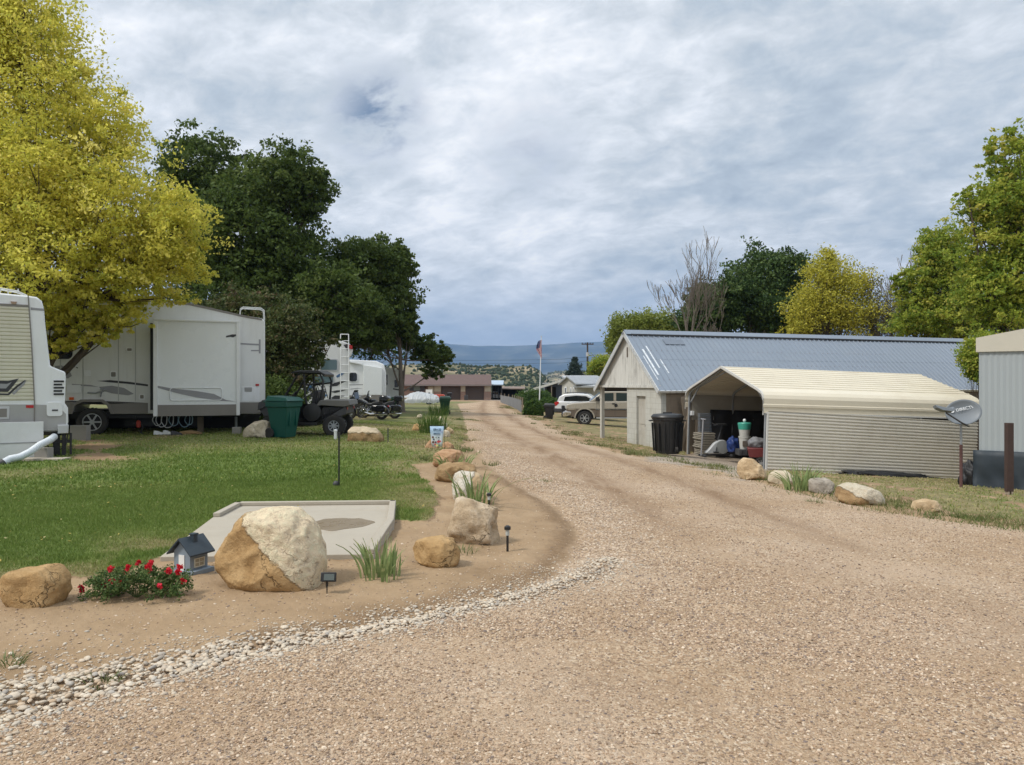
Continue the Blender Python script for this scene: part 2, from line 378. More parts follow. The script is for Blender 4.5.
def ground_mat():
    m = bpy.data.materials.new('ground'); m.use_nodes = True; g = NG(m.node_tree); b = m.node_tree.nodes['Principled BSDF']
    pos = g.n('ShaderNodeNewGeometry').outputs['Position']
    A = g.n('ShaderNodeAttribute', attribute_name='mask'); sp = g.n('ShaderNodeSeparateColor', {0: A.outputs['Color']})
    lane, grass, cg = sp.outputs[0], sp.outputs[1], sp.outputs[2]; trk = A.outputs['Alpha']
    dry = g.n('ShaderNodeAttribute', attribute_name='dry').outputs['Fac']
    # bare earth
    e = g.noise(pos, 1.4, 8, .62); e2 = g.noise(pos, 22, 6, .65)
    dirt = g.ramp(e, [(.3, (.225, .15, .082)), (.46, (.32, .222, .13)), (.58, (.36, .255, .155)), (.72, (.43, .315, .195))])
    dirt = g.mix(g.mapr(e2, .3, .72, 0, .65), dirt, (.29, .20, .12))
    sv = g.n('ShaderNodeTexVoronoi', {'Vector': pos, 'Scale': 55.0, 'Randomness': 1.0})
    spk = g.math('MULTIPLY', g.mapr(sv.outputs['Distance'], .16, .10, 0, 1), g.mapr(g.noise(pos, 3.5, 3), .45, .62, .05, 1))
    spk = g.math('MULTIPLY', spk, g.mapr(g.n('ShaderNodeSeparateColor', {0: sv.outputs['Color']}).outputs[0], .6, .62, 0, 1))
    dirt = g.mix(spk, dirt, (.58, .50, .40))
    dirt = g.mix(g.math('MULTIPLY', dry, g.mapr(e2, .3, .6, .35, .95)), dirt, (.185, .12, .068))
    # gravel: two sizes of stones
    def stones(scale, pal):
        v = g.n('ShaderNodeTexVoronoi', {'Vector': g.vmul(pos, (1, 1, .3)), 'Scale': scale, 'Randomness': 1.0})
        c = g.ramp(g.n('ShaderNodeSeparateColor', {0: v.outputs['Color']}).outputs[0], pal, 'CONSTANT')
        return c, v.outputs['Distance']
    pal = [(0, (.22, .15, .09)), (.16, (.42, .29, .185)), (.34, (.50, .375, .255)), (.52, (.35, .245, .155)), (.66, (.62, .50, .36)), (.78, (.12, .10, .09)), (.87, (.46, .33, .225)), (.95, (.66, .57, .45))]
    c1, d1 = stones(95.0, pal); c2, d2 = stones(48.0, pal)
    grav = g.mix(g.mapr(g.noise(pos, 5.5, 3), .48, .58, 0, .75), c1, c2)
    grav = g.mix(g.mapr(g.noise(pos, 1.1, 6, .6), .38, .66, .15, .75), grav, (.345, .235, .14))
    grav = g.mix(g.mapr(g.noise(pos, .45, 4, .6), .42, .66, 0, .45), grav, (.54, .425, .32))
    grav = g.mix(g.math('MULTIPLY', trk, g.mapr(g.noise(g.vmul(pos, (2.2, .5, 1)), 1.5, 5, .6), .38, .6, .35, .95)), grav, (.235, .152, .09))
    gg = g.mix(.6, c1, (.30, .27, .235))
    gg = g.mix(g.mapr(g.noise(pos, 3, 4), .4, .65, 0, .5), gg, (.20, .165, .13))
    # turf under the blades
    gcol = g.ramp(g.noise(pos, 2.3, 6, .6), [(.3, (.08, .12, .028)), (.55, (.115, .16, .04)), (.72, (.155, .19, .055))])
    gdry = g.ramp(g.noise(pos, 3.1, 7, .65), [(.3, (.14, .13, .055)), (.5, (.20, .17, .08)), (.7, (.30, .24, .13))])
    gr = g.mix(dry, gcol, gdry)
    c = g.mix(lane, dirt, grav); c = g.mix(cg, c, gg)
    gm = g.mapr(g.math('ADD', grass, g.math('MULTIPLY', g.math('SUBTRACT', g.noise(pos, 30, 4, .65), .5), .9)), .36, .64)
    c = g.mix(gm, c, gr)
    m.node_tree.links.new(c, b.inputs['Base Color'])
    b.inputs['Roughness'].default_value = .92; b.inputs['Specular IOR Level'].default_value = .2
    h = g.math('ADD', g.math('MULTIPLY', g.math('MULTIPLY', d1, lane), -1.0), g.math('MULTIPLY', g.noise(pos, 60, 5, .7), .8))
    h = g.math('ADD', h, g.math('MULTIPLY', e, 3.0))
    bn = g.n('ShaderNodeBump', {'Height': h, 'Strength': .6, 'Distance': .012})
    m.node_tree.links.new(bn.outputs[0], b.inputs['Normal'])
    return m
GM = ground_mat()

def build_ground():
    th = np.r_[np.linspace(-180, -60, 60)[:-1], np.linspace(-60, -37, 90)[:-1], np.linspace(-37, 37, 1060)[:-1], np.linspace(37, 60, 90)[:-1], np.linspace(60, 180, 60)]
    rr = np.r_[.02, np.geomspace(.5, 2.4, 14)[:-1], np.geomspace(2.4, 30, 560)[:-1], np.geomspace(30, 170, 190)]
    T, Rr = np.meshgrid(np.radians(th), rr)
    x = Rr * np.sin(T); y = Rr * np.cos(T)
    lane, grass, cg, trk, dry, L, Gr = masks(x, y)
    z = gh(x, y)
    # relief: hummocky bed, worn tracks, raised turf; crown of spilled gravel
    nearw = 1 - sm(Rr, 40, 80)
    z = z + nearw * (fbm(x * .9, y * .9, 4, 41) * .035 * (1 - lane * .6) + fbm(x * 6, y * 6, 4, 43) * .012 + fbm(x * 25, y * 25, 2, 49) * .004)
    z = z + nearw * (grass * .022 - trk * .012 - .03 * np.exp(-((L - .05) / .12) ** 2))
    n, k = x.shape
    V = np.stack([x, y, z], -1).reshape(-1, 3)
    i = np.arange(n - 1)[:, None] * k + np.arange(k - 1)[None]
    Q = np.stack([i, i + k, i + k + 1, i + 1], -1).reshape(-1, 4)
    mk = np.stack([lane, grass, cg, trk], -1).reshape(-1, 4); dr = dry.reshape(-1)
    fx = x[:-1, :-1].reshape(-1); fy = y[:-1, :-1].reshape(-1)
    fl = lane[:-1, :-1].reshape(-1); fg = grass[:-1, :-1].reshape(-1)
    fL = Gr[:-1, :-1].reshape(-1)
    cls = np.where(fl > .5, 0, np.where(fL > 0, 1, np.where((fx < 1.2) & (fy < 40) & (np.hypot(fx, fy) > 2.5) & (fx > -12), 2, 3)))
    for c, nm in ((0, 'gravel_road'), (1, 'lawn'), (2, 'dirt_bed'), (3, 'ground')):
        q = Q[cls == c]; u, inv = np.unique(q, return_inverse=True)
        o = np_mesh(nm, V[u], inv.reshape(-1, 4), GM, smooth=True, attrs={'mask': ('POINT', 'FLOAT_COLOR', mk[u]), 'dry': ('POINT', 'FLOAT', dr[u])})
        tag(o, kind='structure')
build_ground()
def zs(x, y):
    """surface height incl. relief (coarse terms)"""
    x = np.atleast_1d(np.asarray(x, float)); y = np.atleast_1d(np.asarray(y, float))
    lane, grass, cg, trk, dry, L, Gr = masks(x, y)
    w = 1 - sm(np.hypot(x, y), 40, 80)
    return gh(x, y) + w * (fbm(x * .9, y * .9, 4, 41) * .035 * (1 - lane * .6) + fbm(x * 6, y * 6, 4, 43) * .012 + fbm(x * 25, y * 25, 2, 49) * .004 + grass * .022 - trk * .012 - .03 * np.exp(-((L - .05) / .12) ** 2))
def gzs(x, y): return float(zs(x, y)[0])

# ------------------------------------------------------------------ far terrain
def hill_mat(name, dots=True):
    m = bpy.data.materials.new(name); m.use_nodes = True; g = NG(m.node_tree); b = m.node_tree.nodes['Principled BSDF']
    pos = g.n('ShaderNodeNewGeometry').outputs['Position']
    n = g.noise(pos, .02, 8, .62)
    c = g.ramp(n, [(.33, (.085, .095, .045)), (.46, (.19, .165, .10)), (.56, (.36, .29, .19)), (.7, (.46, .38, .26))])
    n3 = g.noise(g.vmul(pos, (1, 1, 1)), .006, 4, .6)
    c = g.mix(g.mapr(n3, .45, .6, 0, .75), c, (.11, .12, .06))
    m.node_tree.links.new(c, b.inputs['Base Color']); b.inputs['Roughness'].default_value = 1; b.inputs['Specular IOR Level'].default_value = 0
    return m
def polar(name, th, rr, hf, mat):
    T, Rr = np.meshgrid(np.radians(th), rr); x = Rr * np.sin(T); y = Rr * np.cos(T); z = hf(x, y)
    n, k = x.shape; i = np.arange(n - 1)[:, None] * k + np.arange(k - 1)[None]
    o = np_mesh(name, np.stack([x, y, z], -1).reshape(-1, 3), np.stack([i, i + k, i + k + 1, i + 1], -1).reshape(-1, 4), mat, smooth=True)
    return tag(o, kind='structure')
polar('hills', np.linspace(-60, 60, 900), np.geomspace(168, 8200, 260), lambda x, y: np.where(np.hypot(x, y) < 176, gh(x, y) - .02, far_h(x, y)), hill_mat('scrub_hills'))
def mount_h(x, y):
    r = np.hypot(x, y); u = x / np.maximum(y, 1)
    prof = np.interp(u, [-1.6, -.8, -.4, -.15, -.095, -.05, -.01, .02, .06, .10, .135, .17, .3, .6, 1.6], [300, 380, 430, 455, 470, 452, 462, 470, 492, 515, 520, 490, 430, 420, 330])
    rid = 1 - np.abs(fbm(x / 2300, y / 2300, 5, 61))
    face = sm(r, 7000, 9400)
    return CZ - 30 + (prof + 26) * face * (1 + .10 * (rid - .8) * 2) + (fbm(x / 700, y / 700, 5, 66) * 55) * sm(r, 7200, 7800) * (1 - .8 * sm(r, 9000, 9500))
mm = bpy.data.materials.new('mountain_slopes'); mm.use_nodes = True; g = NG(mm.node_tree); b = mm.node_tree.nodes['Principled BSDF']
pos = g.n('ShaderNodeNewGeometry').outputs['Position']
mm.node_tree.links.new(g.ramp(g.noise(g.vmul(pos, (1, 1, 3)), .0022, 9, .66), [(.35, (.01, .02, .02)), (.5, (.05, .06, .045)), (.62, (.16, .15, .11)), (.72, (.34, .30, .22))]), b.inputs['Base Color'])
b.inputs['Roughness'].default_value = 1; b.inputs['Specular IOR Level'].default_value = 0
polar('mountains', np.linspace(-60, 60, 700), np.linspace(6900, 9700, 90), mount_h, mm)

# junipers dotted over the near hill: nobody could count them
def ico(sub):
    bm = bmesh.new(); bmesh.ops.create_icosphere(bm, subdivisions=sub, radius=1.0)
    v = np.array([q.co[:] for q in bm.verts]); f = np.array([[q.index for q in p.verts] for p in bm.faces]); bm.free(); return v, f
def scatter(bv, bf, pos, scl, yaw, jit=.0, seed=0, tilt=0):
    """many transformed copies of a base shape merged into one array"""
    rg = np.random.default_rng(seed); n = len(pos); nv = len(bv)
    v = np.repeat(bv[None], n, 0) + (rg.normal(0, jit, (n, nv, 3)) if jit else 0)
    v = v * scl[:, None, :]
    if tilt:
        a = rg.normal(0, tilt, n); c, s_ = np.cos(a)[:, None], np.sin(a)[:, None]
        v = np.stack([v[..., 0], v[..., 1] * c - v[..., 2] * s_, v[..., 1] * s_ + v[..., 2] * c], -1)
    c, s_ = np.cos(yaw)[:, None], np.sin(yaw)[:, None]
    v = np.stack([v[..., 0] * c - v[..., 1] * s_, v[..., 0] * s_ + v[..., 1] * c, v[..., 2]], -1) + pos[:, None, :]
    f = bf[None] + (np.arange(n) * nv)[:, None, None]
    return v.reshape(-1, 3), f.reshape(-1, bf.shape[1])
def junipers():
    rg = np.random.default_rng(5); n = 70000
    r = 470 + rg.random(n) ** 1.2 * 2300; a = np.radians(rg.uniform(-30, 30, n)); x = r * np.sin(a); y = r * np.cos(a)
    keep = fbm(x / 90, y / 90, 4, 12) + rg.normal(0, .3, n) > .02
    x, y, r = x[keep], y[keep], r[keep]; n = len(x); s = rg.uniform(.5, 1.5, n) * (1 + r / 3000)
    p = np.stack([x, y, far_h(x, y) + s * .45], -1); bv, bf = ico(1)
    V, Fc = scatter(bv, bf, p, np.stack([s, s, s * rg.uniform(.8, 1.15, n)], -1), rg.random(n) * 6.3, .12, 3)
    m = pmat('juniper_green', (.045, .06, .03), .95, var=.3, vscale=.1, spec=.1)
    tag(np_mesh('juniper_scrub', V, Fc, m), 'dark green juniper scrub dotted over the pale hillside beyond the houses', 'scrub', kind='stuff')
junipers()

# ------------------------------------------------------------------ loose stones and gravel
def vcol_mat(name, pal, rough=.85, attr='var', bump=0.3):
    m = bpy.data.materials.new(name); m.use_nodes = True; g = NG(m.node_tree); b = m.node_tree.nodes['Principled BSDF']
    a = g.n('ShaderNodeAttribute', attribute_name=attr).outputs['Fac']
    c = g.ramp(a, [(i / (len(pal) - 1), p) for i, p in enumerate(pal)])
    pos = g.n('ShaderNodeNewGeometry').outputs['Position']
    c = g.mix(g.mapr(g.noise(pos, 90, 3, .6), .35, .7, 0, .35), c, (.30, .22, .15))
    m.node_tree.links.new(c, b.inputs['Base Color']); b.inputs['Roughness'].default_value = rough; b.inputs['Specular IOR Level'].default_value = .3
    return m
GPAL = [(.15, .105, .075), (.34, .23, .145), (.46, .33, .22), (.26, .175, .115), (.58, .44, .31), (.39, .27, .175), (.13, .11, .11), (.49, .36, .25), (.70, .59, .46), (.36, .25, .165)]
WPAL = [(.32, .285, .24), (.52, .44, .34), (.63, .55, .43), (.44, .37, .29), (.68, .61, .50), (.48, .35, .23), (.57, .50, .40), (.30, .28, .255), (.72, .66, .55)]
def gravel():
    rg = np.random.default_rng(8)
    M1 = vcol_mat('gravel_stone', GPAL)
    def field(n, r0, r1, s0, s1, base, seed, name, label):
        r = r0 * (r1 / r0) ** rg.random(n); a = np.radians(rg.uniform(-36, 36, n)); x = r * np.sin(a); y = r * np.cos(a)
        lane, grass, cg, trk, dry, L, Gr = masks(x, y)
        cl = sm(fbm(x * 1.1, y * 1.1, 4, 91), -.6, .2)
        p = lane * np.clip(cl, .35, 1) * (1 - .8 * trk) + .06 * (1 - lane) * (1 - grass) + .5 * cg
        kp = rg.random(n) < p; x, y = x[kp], y[kp]; n = len(x)
        s = s0 * (s1 / s0) ** (rg.random(n) ** 1.7)
        z = zs(x, y) + s * .18
        sc = np.stack([s * rg.uniform(.8, 1.35, n), s * rg.uniform(.7, 1.1, n), s * rg.uniform(.4, .7, n)], -1)
        V, Fc = scatter(base[0], base[1], np.stack([x, y, z], -1), sc, rg.random(n) * 6.3, .16, seed, .35)
        o = np_mesh(name, V, Fc, M1, attrs={'var': ('FACE', 'FLOAT', np.repeat(rg.random(n), len(base[1])))})
        tag(o, label, 'gravel', kind='stuff')
    ov = np.array([(1, 0, 0), (0, 1, 0), (-1, 0, 0), (0, -1, 0), (0, 0, 1), (.3, .2, -.8)], float)
    of = np.array([(0, 1, 4), (1, 2, 4), (2, 3, 4), (3, 0, 4), (1, 0, 5), (2, 1, 5), (3, 2, 5), (0, 3, 5)])
    field(110000, 2.6, 7.0, .0028, .0095, (_i1[0], _i1[1]), 4, 'loose_gravel', 'tan and pinkish loose gravel over the road nearest the viewer')
    field(170000, 4.6, 19.0, .0046, .0135, (ov, of), 5, 'road_gravel', 'tan and pinkish gravel spread along the middle stretch of the road')
_i1 = ico(1)
_i1 = (_i1[0][:], _i1[1])
gravel()
def river_rock():
    rg = np.random.default_rng(18); M2 = vcol_mat('river_stone', WPAL, .75)
    base = ico(2)
    line = gpoly([(-60, 712), (0, 698), (70, 686), (140, 672), (200, 660), (260, 645), (330, 634), (400, 620), (450, 610), (500, 600), (548, 588), (590, 574), (610, 560)])
    wd = [.34, .33, .30, .25, .19, .19, .16, .15, .15, .16, .20, .22, .16]
    seg = np.r_[0, np.cumsum(np.hypot(*np.diff(line, axis=0).T))]
    def make(n, smin, smax, spread, seed, nm, lb, lift):
        t = rg.random(n) * seg[-1]; x = np.interp(t, seg, line[:, 0]); y = np.interp(t, seg, line[:, 1]); w = np.interp(t, seg, wd)
        dx = np.interp(t + .05, seg, line[:, 0]) - np.interp(t - .05, seg, line[:, 0]); dy = np.interp(t + .05, seg, line[:, 1]) - np.interp(t - .05, seg, line[:, 1])
        q = np.hypot(dx, dy) + 1e-6; o = rg.normal(0, .5, n) * w * spread
        x = x - dy / q * o; y = y + dx / q * o
        s = smin * (smax / smin) ** (rg.random(n) ** 1.5)
        s = s * np.interp(t / seg[-1], [0, .35, .7, 1], [1.15, 1.0, .8, .75])
        z = zs(x, y) + s * .25 + np.exp(-(o / (w * .5)) ** 2) * .02 * lift
        sc = np.stack([s * rg.uniform(.9, 1.45, n), s * rg.uniform(.7, 1.0, n), s * rg.uniform(.42, .62, n)], -1)
        V, Fc = scatter(base[0], base[1], np.stack([x, y, z], -1), sc, rg.random(n) * 6.3, .035, seed, .3)
        c = np.clip(rg.random(n) * .9 + .1 * (rg.random(n)), 0, 1)
        tag(np_mesh(nm, V, Fc, M2, smooth=True, attrs={'var': ('FACE', 'FLOAT', np.repeat(c, len(base[1])))}), lb, 'river rock', kind='stuff')
    make(3600, .007, .019, 1.25, 6, 'river_rock_strip', 'strip of pale grey and cream river rock between dirt bed and road', 1)
    base = ico(1)
    make(7000, .004, .012, 2.6, 7, 'pale_pebbles', 'pale pebbles scattered either side of the river rock strip', 0)
    # coarse pale gravel hugging the nose of the bed and the bend of the road
    pl = gpoly([(600, 565), (598, 540), (596, 520), (575, 500), (545, 484), (520, 472), (500, 460), (490, 448), (482, 436), (476, 424)])
    n = 12000; t = rg.random(n) * (len(pl) - 1); i = t.astype(int); f = t - i
    x = pl[i, 0] * (1 - f) + pl[np.minimum(i + 1, len(pl) - 1), 0] * f; y = pl[i, 1] * (1 - f) + pl[np.minimum(i + 1, len(pl) - 1), 1] * f
    x = x + rg.normal(.12, .26, n); y = y + rg.normal(0, .26, n); s = .0055 * 2.6 ** rg.random(n) * np.minimum(y / 8, 2) ** .2
    lane = masks(x, y)[0]; kp = lane > .4; x, y, s = x[kp], y[kp], s[kp]; n = len(x)
    V, Fc = scatter(base[0], base[1], np.stack([x, y, zs(x, y) + s * .3], -1), np.stack([s * 1.2, s, s * .6], -1), rg.random(n) * 6.3, .08, 9, .3)
    tag(np_mesh('coarse_gravel', V, Fc, vcol_mat('pale_gravel', [(.46, .34, .24), (.58, .46, .34), (.38, .275, .19), (.66, .56, .44), (.30, .23, .18), (.53, .41, .30), (.70, .63, .52)]), attrs={'var': ('FACE', 'FLOAT', np.repeat(rg.random(n) * .8, len(base[1])))}), 'coarse pale gravel hugging the rounded nose of the dirt bed', 'gravel', kind='stuff')
river_rock()

# ------------------------------------------------------------------ turf
def leaf_mat(name, pal, trans=.35, rough=.55, attr='var'):
    m = bpy.data.materials.new(name); m.use_nodes = True; g = NG(m.node_tree); m.node_tree.nodes.clear()
    a = g.n('ShaderNodeAttribute', attribute_name=attr).outputs['Fac']
    c = g.ramp(a, [(i / (len(pal) - 1), p) for i, p in enumerate(pal)])
    d = g.n('ShaderNodeBsdfPrincipled', {'Base Color': c, 'Roughness': rough, 'Specular IOR Level': .15})
    t = g.n('ShaderNodeBsdfTranslucent', {'Color': c})
    mx = g.n('ShaderNodeMixShader', {0: trans, 1: d.outputs[0], 2: t.outputs[0]})
    g.n('ShaderNodeOutputMaterial', {'Surface': mx.outputs[0]}); return m
def turf():
    rg = np.random.default_rng(31)
    MG = leaf_mat('grass_blade', [(.10, .16, .03), (.145, .215, .045), (.195, .255, .062), (.25, .27, .09), (.35, .30, .14), (.42, .355, .20)], .25)
    def field(n, r0, r1, a0, a1, h, w, name, label, side):
        r = np.sqrt(r0 ** 2 + (r1 ** 2 - r0 ** 2) * rg.random(n) ** 1.35); a = np.radians(rg.uniform(a0, a1, n)); x = r * np.sin(a); y = r * np.cos(a)
        lane, grass, cg, trk, dry, L, Gr = masks(x, y)
        kp = rg.random(n) < sm(grass, .25, .8) * (1 - .45 * dry)
        kp &= (sdist(PAD, x, y) < -.02)
        x, y, r, dry, grass = x[kp], y[kp], r[kp], dry[kp], grass[kp]; n = len(x)
        z = zs(x, y) - .004
        hh = h * rg.uniform(.5, 1.2, n) * (1 - .35 * dry) * (.75 + .5 * vnoise(x * 3, y * 3, 5)); ww = w * (r / 9) ** .6 * rg.uniform(.7, 1.3, n)
        yaw = rg.random(n) * 6.283; lx = rg.normal(0, .45, n) * hh; ly = rg.normal(0, .45, n) * hh
        p0 = np.stack([x - np.cos(yaw) * ww, y - np.sin(yaw) * ww, z], -1); p1 = np.stack([x + np.cos(yaw) * ww, y + np.sin(yaw) * ww, z], -1)
        p2 = np.stack([x + lx, y + ly, z + hh], -1)
        V = np.stack([p0, p1, p2], 1).reshape(-1, 3); Fc = np.arange(3 * n).reshape(-1, 3)
        var = np.clip(rg.normal(.24, .12, n) + .45 * dry * rg.random(n) * 1.5 + .22 * dry + .12 * fbm(x * .8, y * .8, 3, 55), 0, 1)
        tag(np_mesh(name, V, Fc, MG, attrs={'var': ('FACE', 'FLOAT', var)}), label, 'grass', kind='stuff')
    field(330000, 5.6, 12, -48, -2, .038, .0042, 'lawn_grass', 'short mown green lawn grass behind the big rock', 0)
    field(170000, 12, 34, -46, -1.5, .05, .009, 'yard_grass', 'patchy lawn grass running back under the campers', 0)
    field(90000, 9, 33, 3, 42, .06, .009, 'verge_grass', 'dry patchy grass between the road and the carport', 1)
PAD = gpoly([(160, 560), (213, 520), (236, 508), (396, 508), (394, 528), (374, 560)])
turf()
# ------------------------------------------------------------------ shared materials
M_white = pmat('white_gelcoat', (.74, .755, .755), .35, var=.04, vscale=1.5, dirt=.25, dirtc=(.42, .40, .35), streak=.2)
M_greyband = pmat('grey_brown_trim', (.20, .185, .165), .5, var=.08)
M_dgrey = pmat('dark_grey_plastic', (.045, .045, .048), .6)
M_black = pmat('black_plastic', (.013, .013, .014), .5)
M_rubber = pmat('tyre_rubber', (.022, .021, .02), .85, dirt=.3, bump=.3)
M_glass = pmat('dark_glass', (.012, .015, .018), .08, var=.1, spec=.6)
M_alu = pmat('aluminium', (.55, .56, .57), .35, metal=.8)
M_chrome = pmat('chrome', (.75, .75, .76), .12, metal=1.0, var=.03)
M_steel = pmat('galvanised_steel', (.33, .35, .37), .5, metal=.4, var=.15, dirt=.3)
M_bark = pmat('bark', (.085, .065, .048), .95, var=.35, vscale=6, bump=.8, bscale=25)
M_bark2 = pmat('grey_bark', (.15, .125, .10), .95, var=.3, vscale=6, bump=.6, bscale=25)
M_wood = pmat('weathered_wood', (.22, .175, .13), .85, var=.25, vscale=5, streak=.5)
M_conc = pmat('concrete', (.385, .345, .28), .9, var=.10, vscale=2.5, dirt=.5, dirtc=(.30, .235, .16), bump=.25, bscale=90)
M_block = pmat('cinder_block', (.27, .255, .23), .95, var=.15, bump=.5, bscale=60)
M_red = pmat('red_lens', (.42, .015, .015), .3)
M_amber = pmat('amber_lens', (.6, .11, .02), .35)
M_greyd = pmat('grey_decal', (.27, .27, .28), .45, var=.1)
M_blackd = pmat('black_decal', (.03, .03, .035), .45)
M_bluedd = pmat('blue_decal', (.06, .14, .28), .45)

# ------------------------------------------------------------------ rocks
def rock_mat(name, pal, pale=None, split=None, sw=.05, crack=.4, scale=1.0, pits=.3):
    m = bpy.data.materials.new(name); m.use_nodes = True; g = NG(m.node_tree); b = m.node_tree.nodes['Principled BSDF']
    tc = g.n('ShaderNodeTexCoord').outputs['Object']
    n = g.noise(tc, 3.2 * scale, 7, .62, .4)
    st = g.noise(g.vmul(tc, (2, 2, 14)), 1.2 * scale, 5, .6, .3)
    c = g.ramp(g.math('ADD', g.math('MULTIPLY', n, .7), g.math('MULTIPLY', st, .3)), [(.32, pal[0]), (.46, pal[1]), (.58, pal[2]), (.7, pal[1])])
    c = g.mix(g.mapr(g.noise(tc, 38 * scale, 6, .7), .52, .7, 0, pits), c, tuple(x * .5 for x in pal[0]))
    h = g.math('ADD', g.math('MULTIPLY', g.noise(tc, 16 * scale, 9, .72), 1.0), g.math('MULTIPLY', n, 1.5))
    ck = g.n('ShaderNodeTexVoronoi', {'Vector': g.vadd(tc, g.n('ShaderNodeVectorMath', {0: g.noise(tc, 4.0, 4, .6, 0, 1), 'Scale': .5}, operation='SCALE').outputs[0]), 'Scale': 3.2 * scale}, feature='DISTANCE_TO_EDGE').outputs[0]
    ckm = g.math('MULTIPLY', g.mapr(ck, .016, .0, 0, 1), g.mapr(g.noise(tc, 3.0, 3), .48, .6, 0, 1))
    c = g.mix(g.math('MULTIPLY', ckm, .75), c, tuple(x * .4 for x in pal[0])); h = g.math('SUBTRACT', h, g.math('MULTIPLY', ckm, .6))
    if pale:
        sp = g.n('ShaderNodeSeparateXYZ', {0: tc})
        a, bb, cc = split
        f = g.math('ADD', g.math('ADD', g.math('MULTIPLY', sp.outputs[0], a), g.math('MULTIPLY', sp.outputs[2], bb)), cc)
        f = g.math('ADD', f, g.math('MULTIPLY', g.math('SUBTRACT', g.noise(tc, 9, 6, .65), .5), sw * 5))
        mk = g.mapr(f, -.012, .012, 0, 1)
        pn = g.noise(tc, 14 * scale, 8, .72, .5)
        pc = g.ramp(pn, [(.30, (.42, .31, .20)), (.38, (.58, .47, .33)), (.46, pale), (.66, tuple(min(.82, x * 1.08) for x in pale)), (.76, (.60, .47, .33))])
        pv_ = g.n('ShaderNodeTexVoronoi', {'Vector': g.vadd(tc, (3, 1, 2)), 'Scale': 16.0 * scale, 'Randomness': 1.0}, feature='F1')
        pc = g.mix(g.math('MULTIPLY', g.mapr(pv_.outputs['Distance'], .2, .1, 0, .75), g.mapr(g.noise(tc, 4, 3), .54, .62, 0, 1)), pc, (.27, .18, .11))
        c = g.mix(mk, c, pc)
        h = g.math('ADD', h, g.math('MULTIPLY', mk, g.math('MULTIPLY', pn, 2.0)))
    m.node_tree.links.new(c, b.inputs['Base Color']); b.inputs['Roughness'].default_value = .93; b.inputs['Specular IOR Level'].default_value = .2
    bn = g.n('ShaderNodeBump', {'Height': h, 'Strength': .9, 'Distance': .03 / scale ** .5}); m.node_tree.links.new(bn.outputs[0], b.inputs['Normal'])
    return m
OCHRE = [(.27, .16, .07), (.42, .265, .12), (.52, .35, .175)]
TAN = [(.34, .235, .13), (.50, .365, .22), (.62, .48, .31)]
BROWN = [(.20, .125, .06), (.31, .20, .10), (.42, .29, .155)]
ORNG = [(.30, .16, .085), (.42, .25, .14), (.52, .35, .22)]
PALE = [(.36, .29, .20), (.52, .44, .32), (.62, .54, .42)]
GREYR = [(.22, .19, .16), (.34, .30, .25), (.46, .41, .34)]
M_R = {k: rock_mat('rock_' + k, v) for k, v in dict(ochre=OCHRE, tan=TAN, brown=BROWN, orange=ORNG, pale=PALE, grey=GREYR).items()}
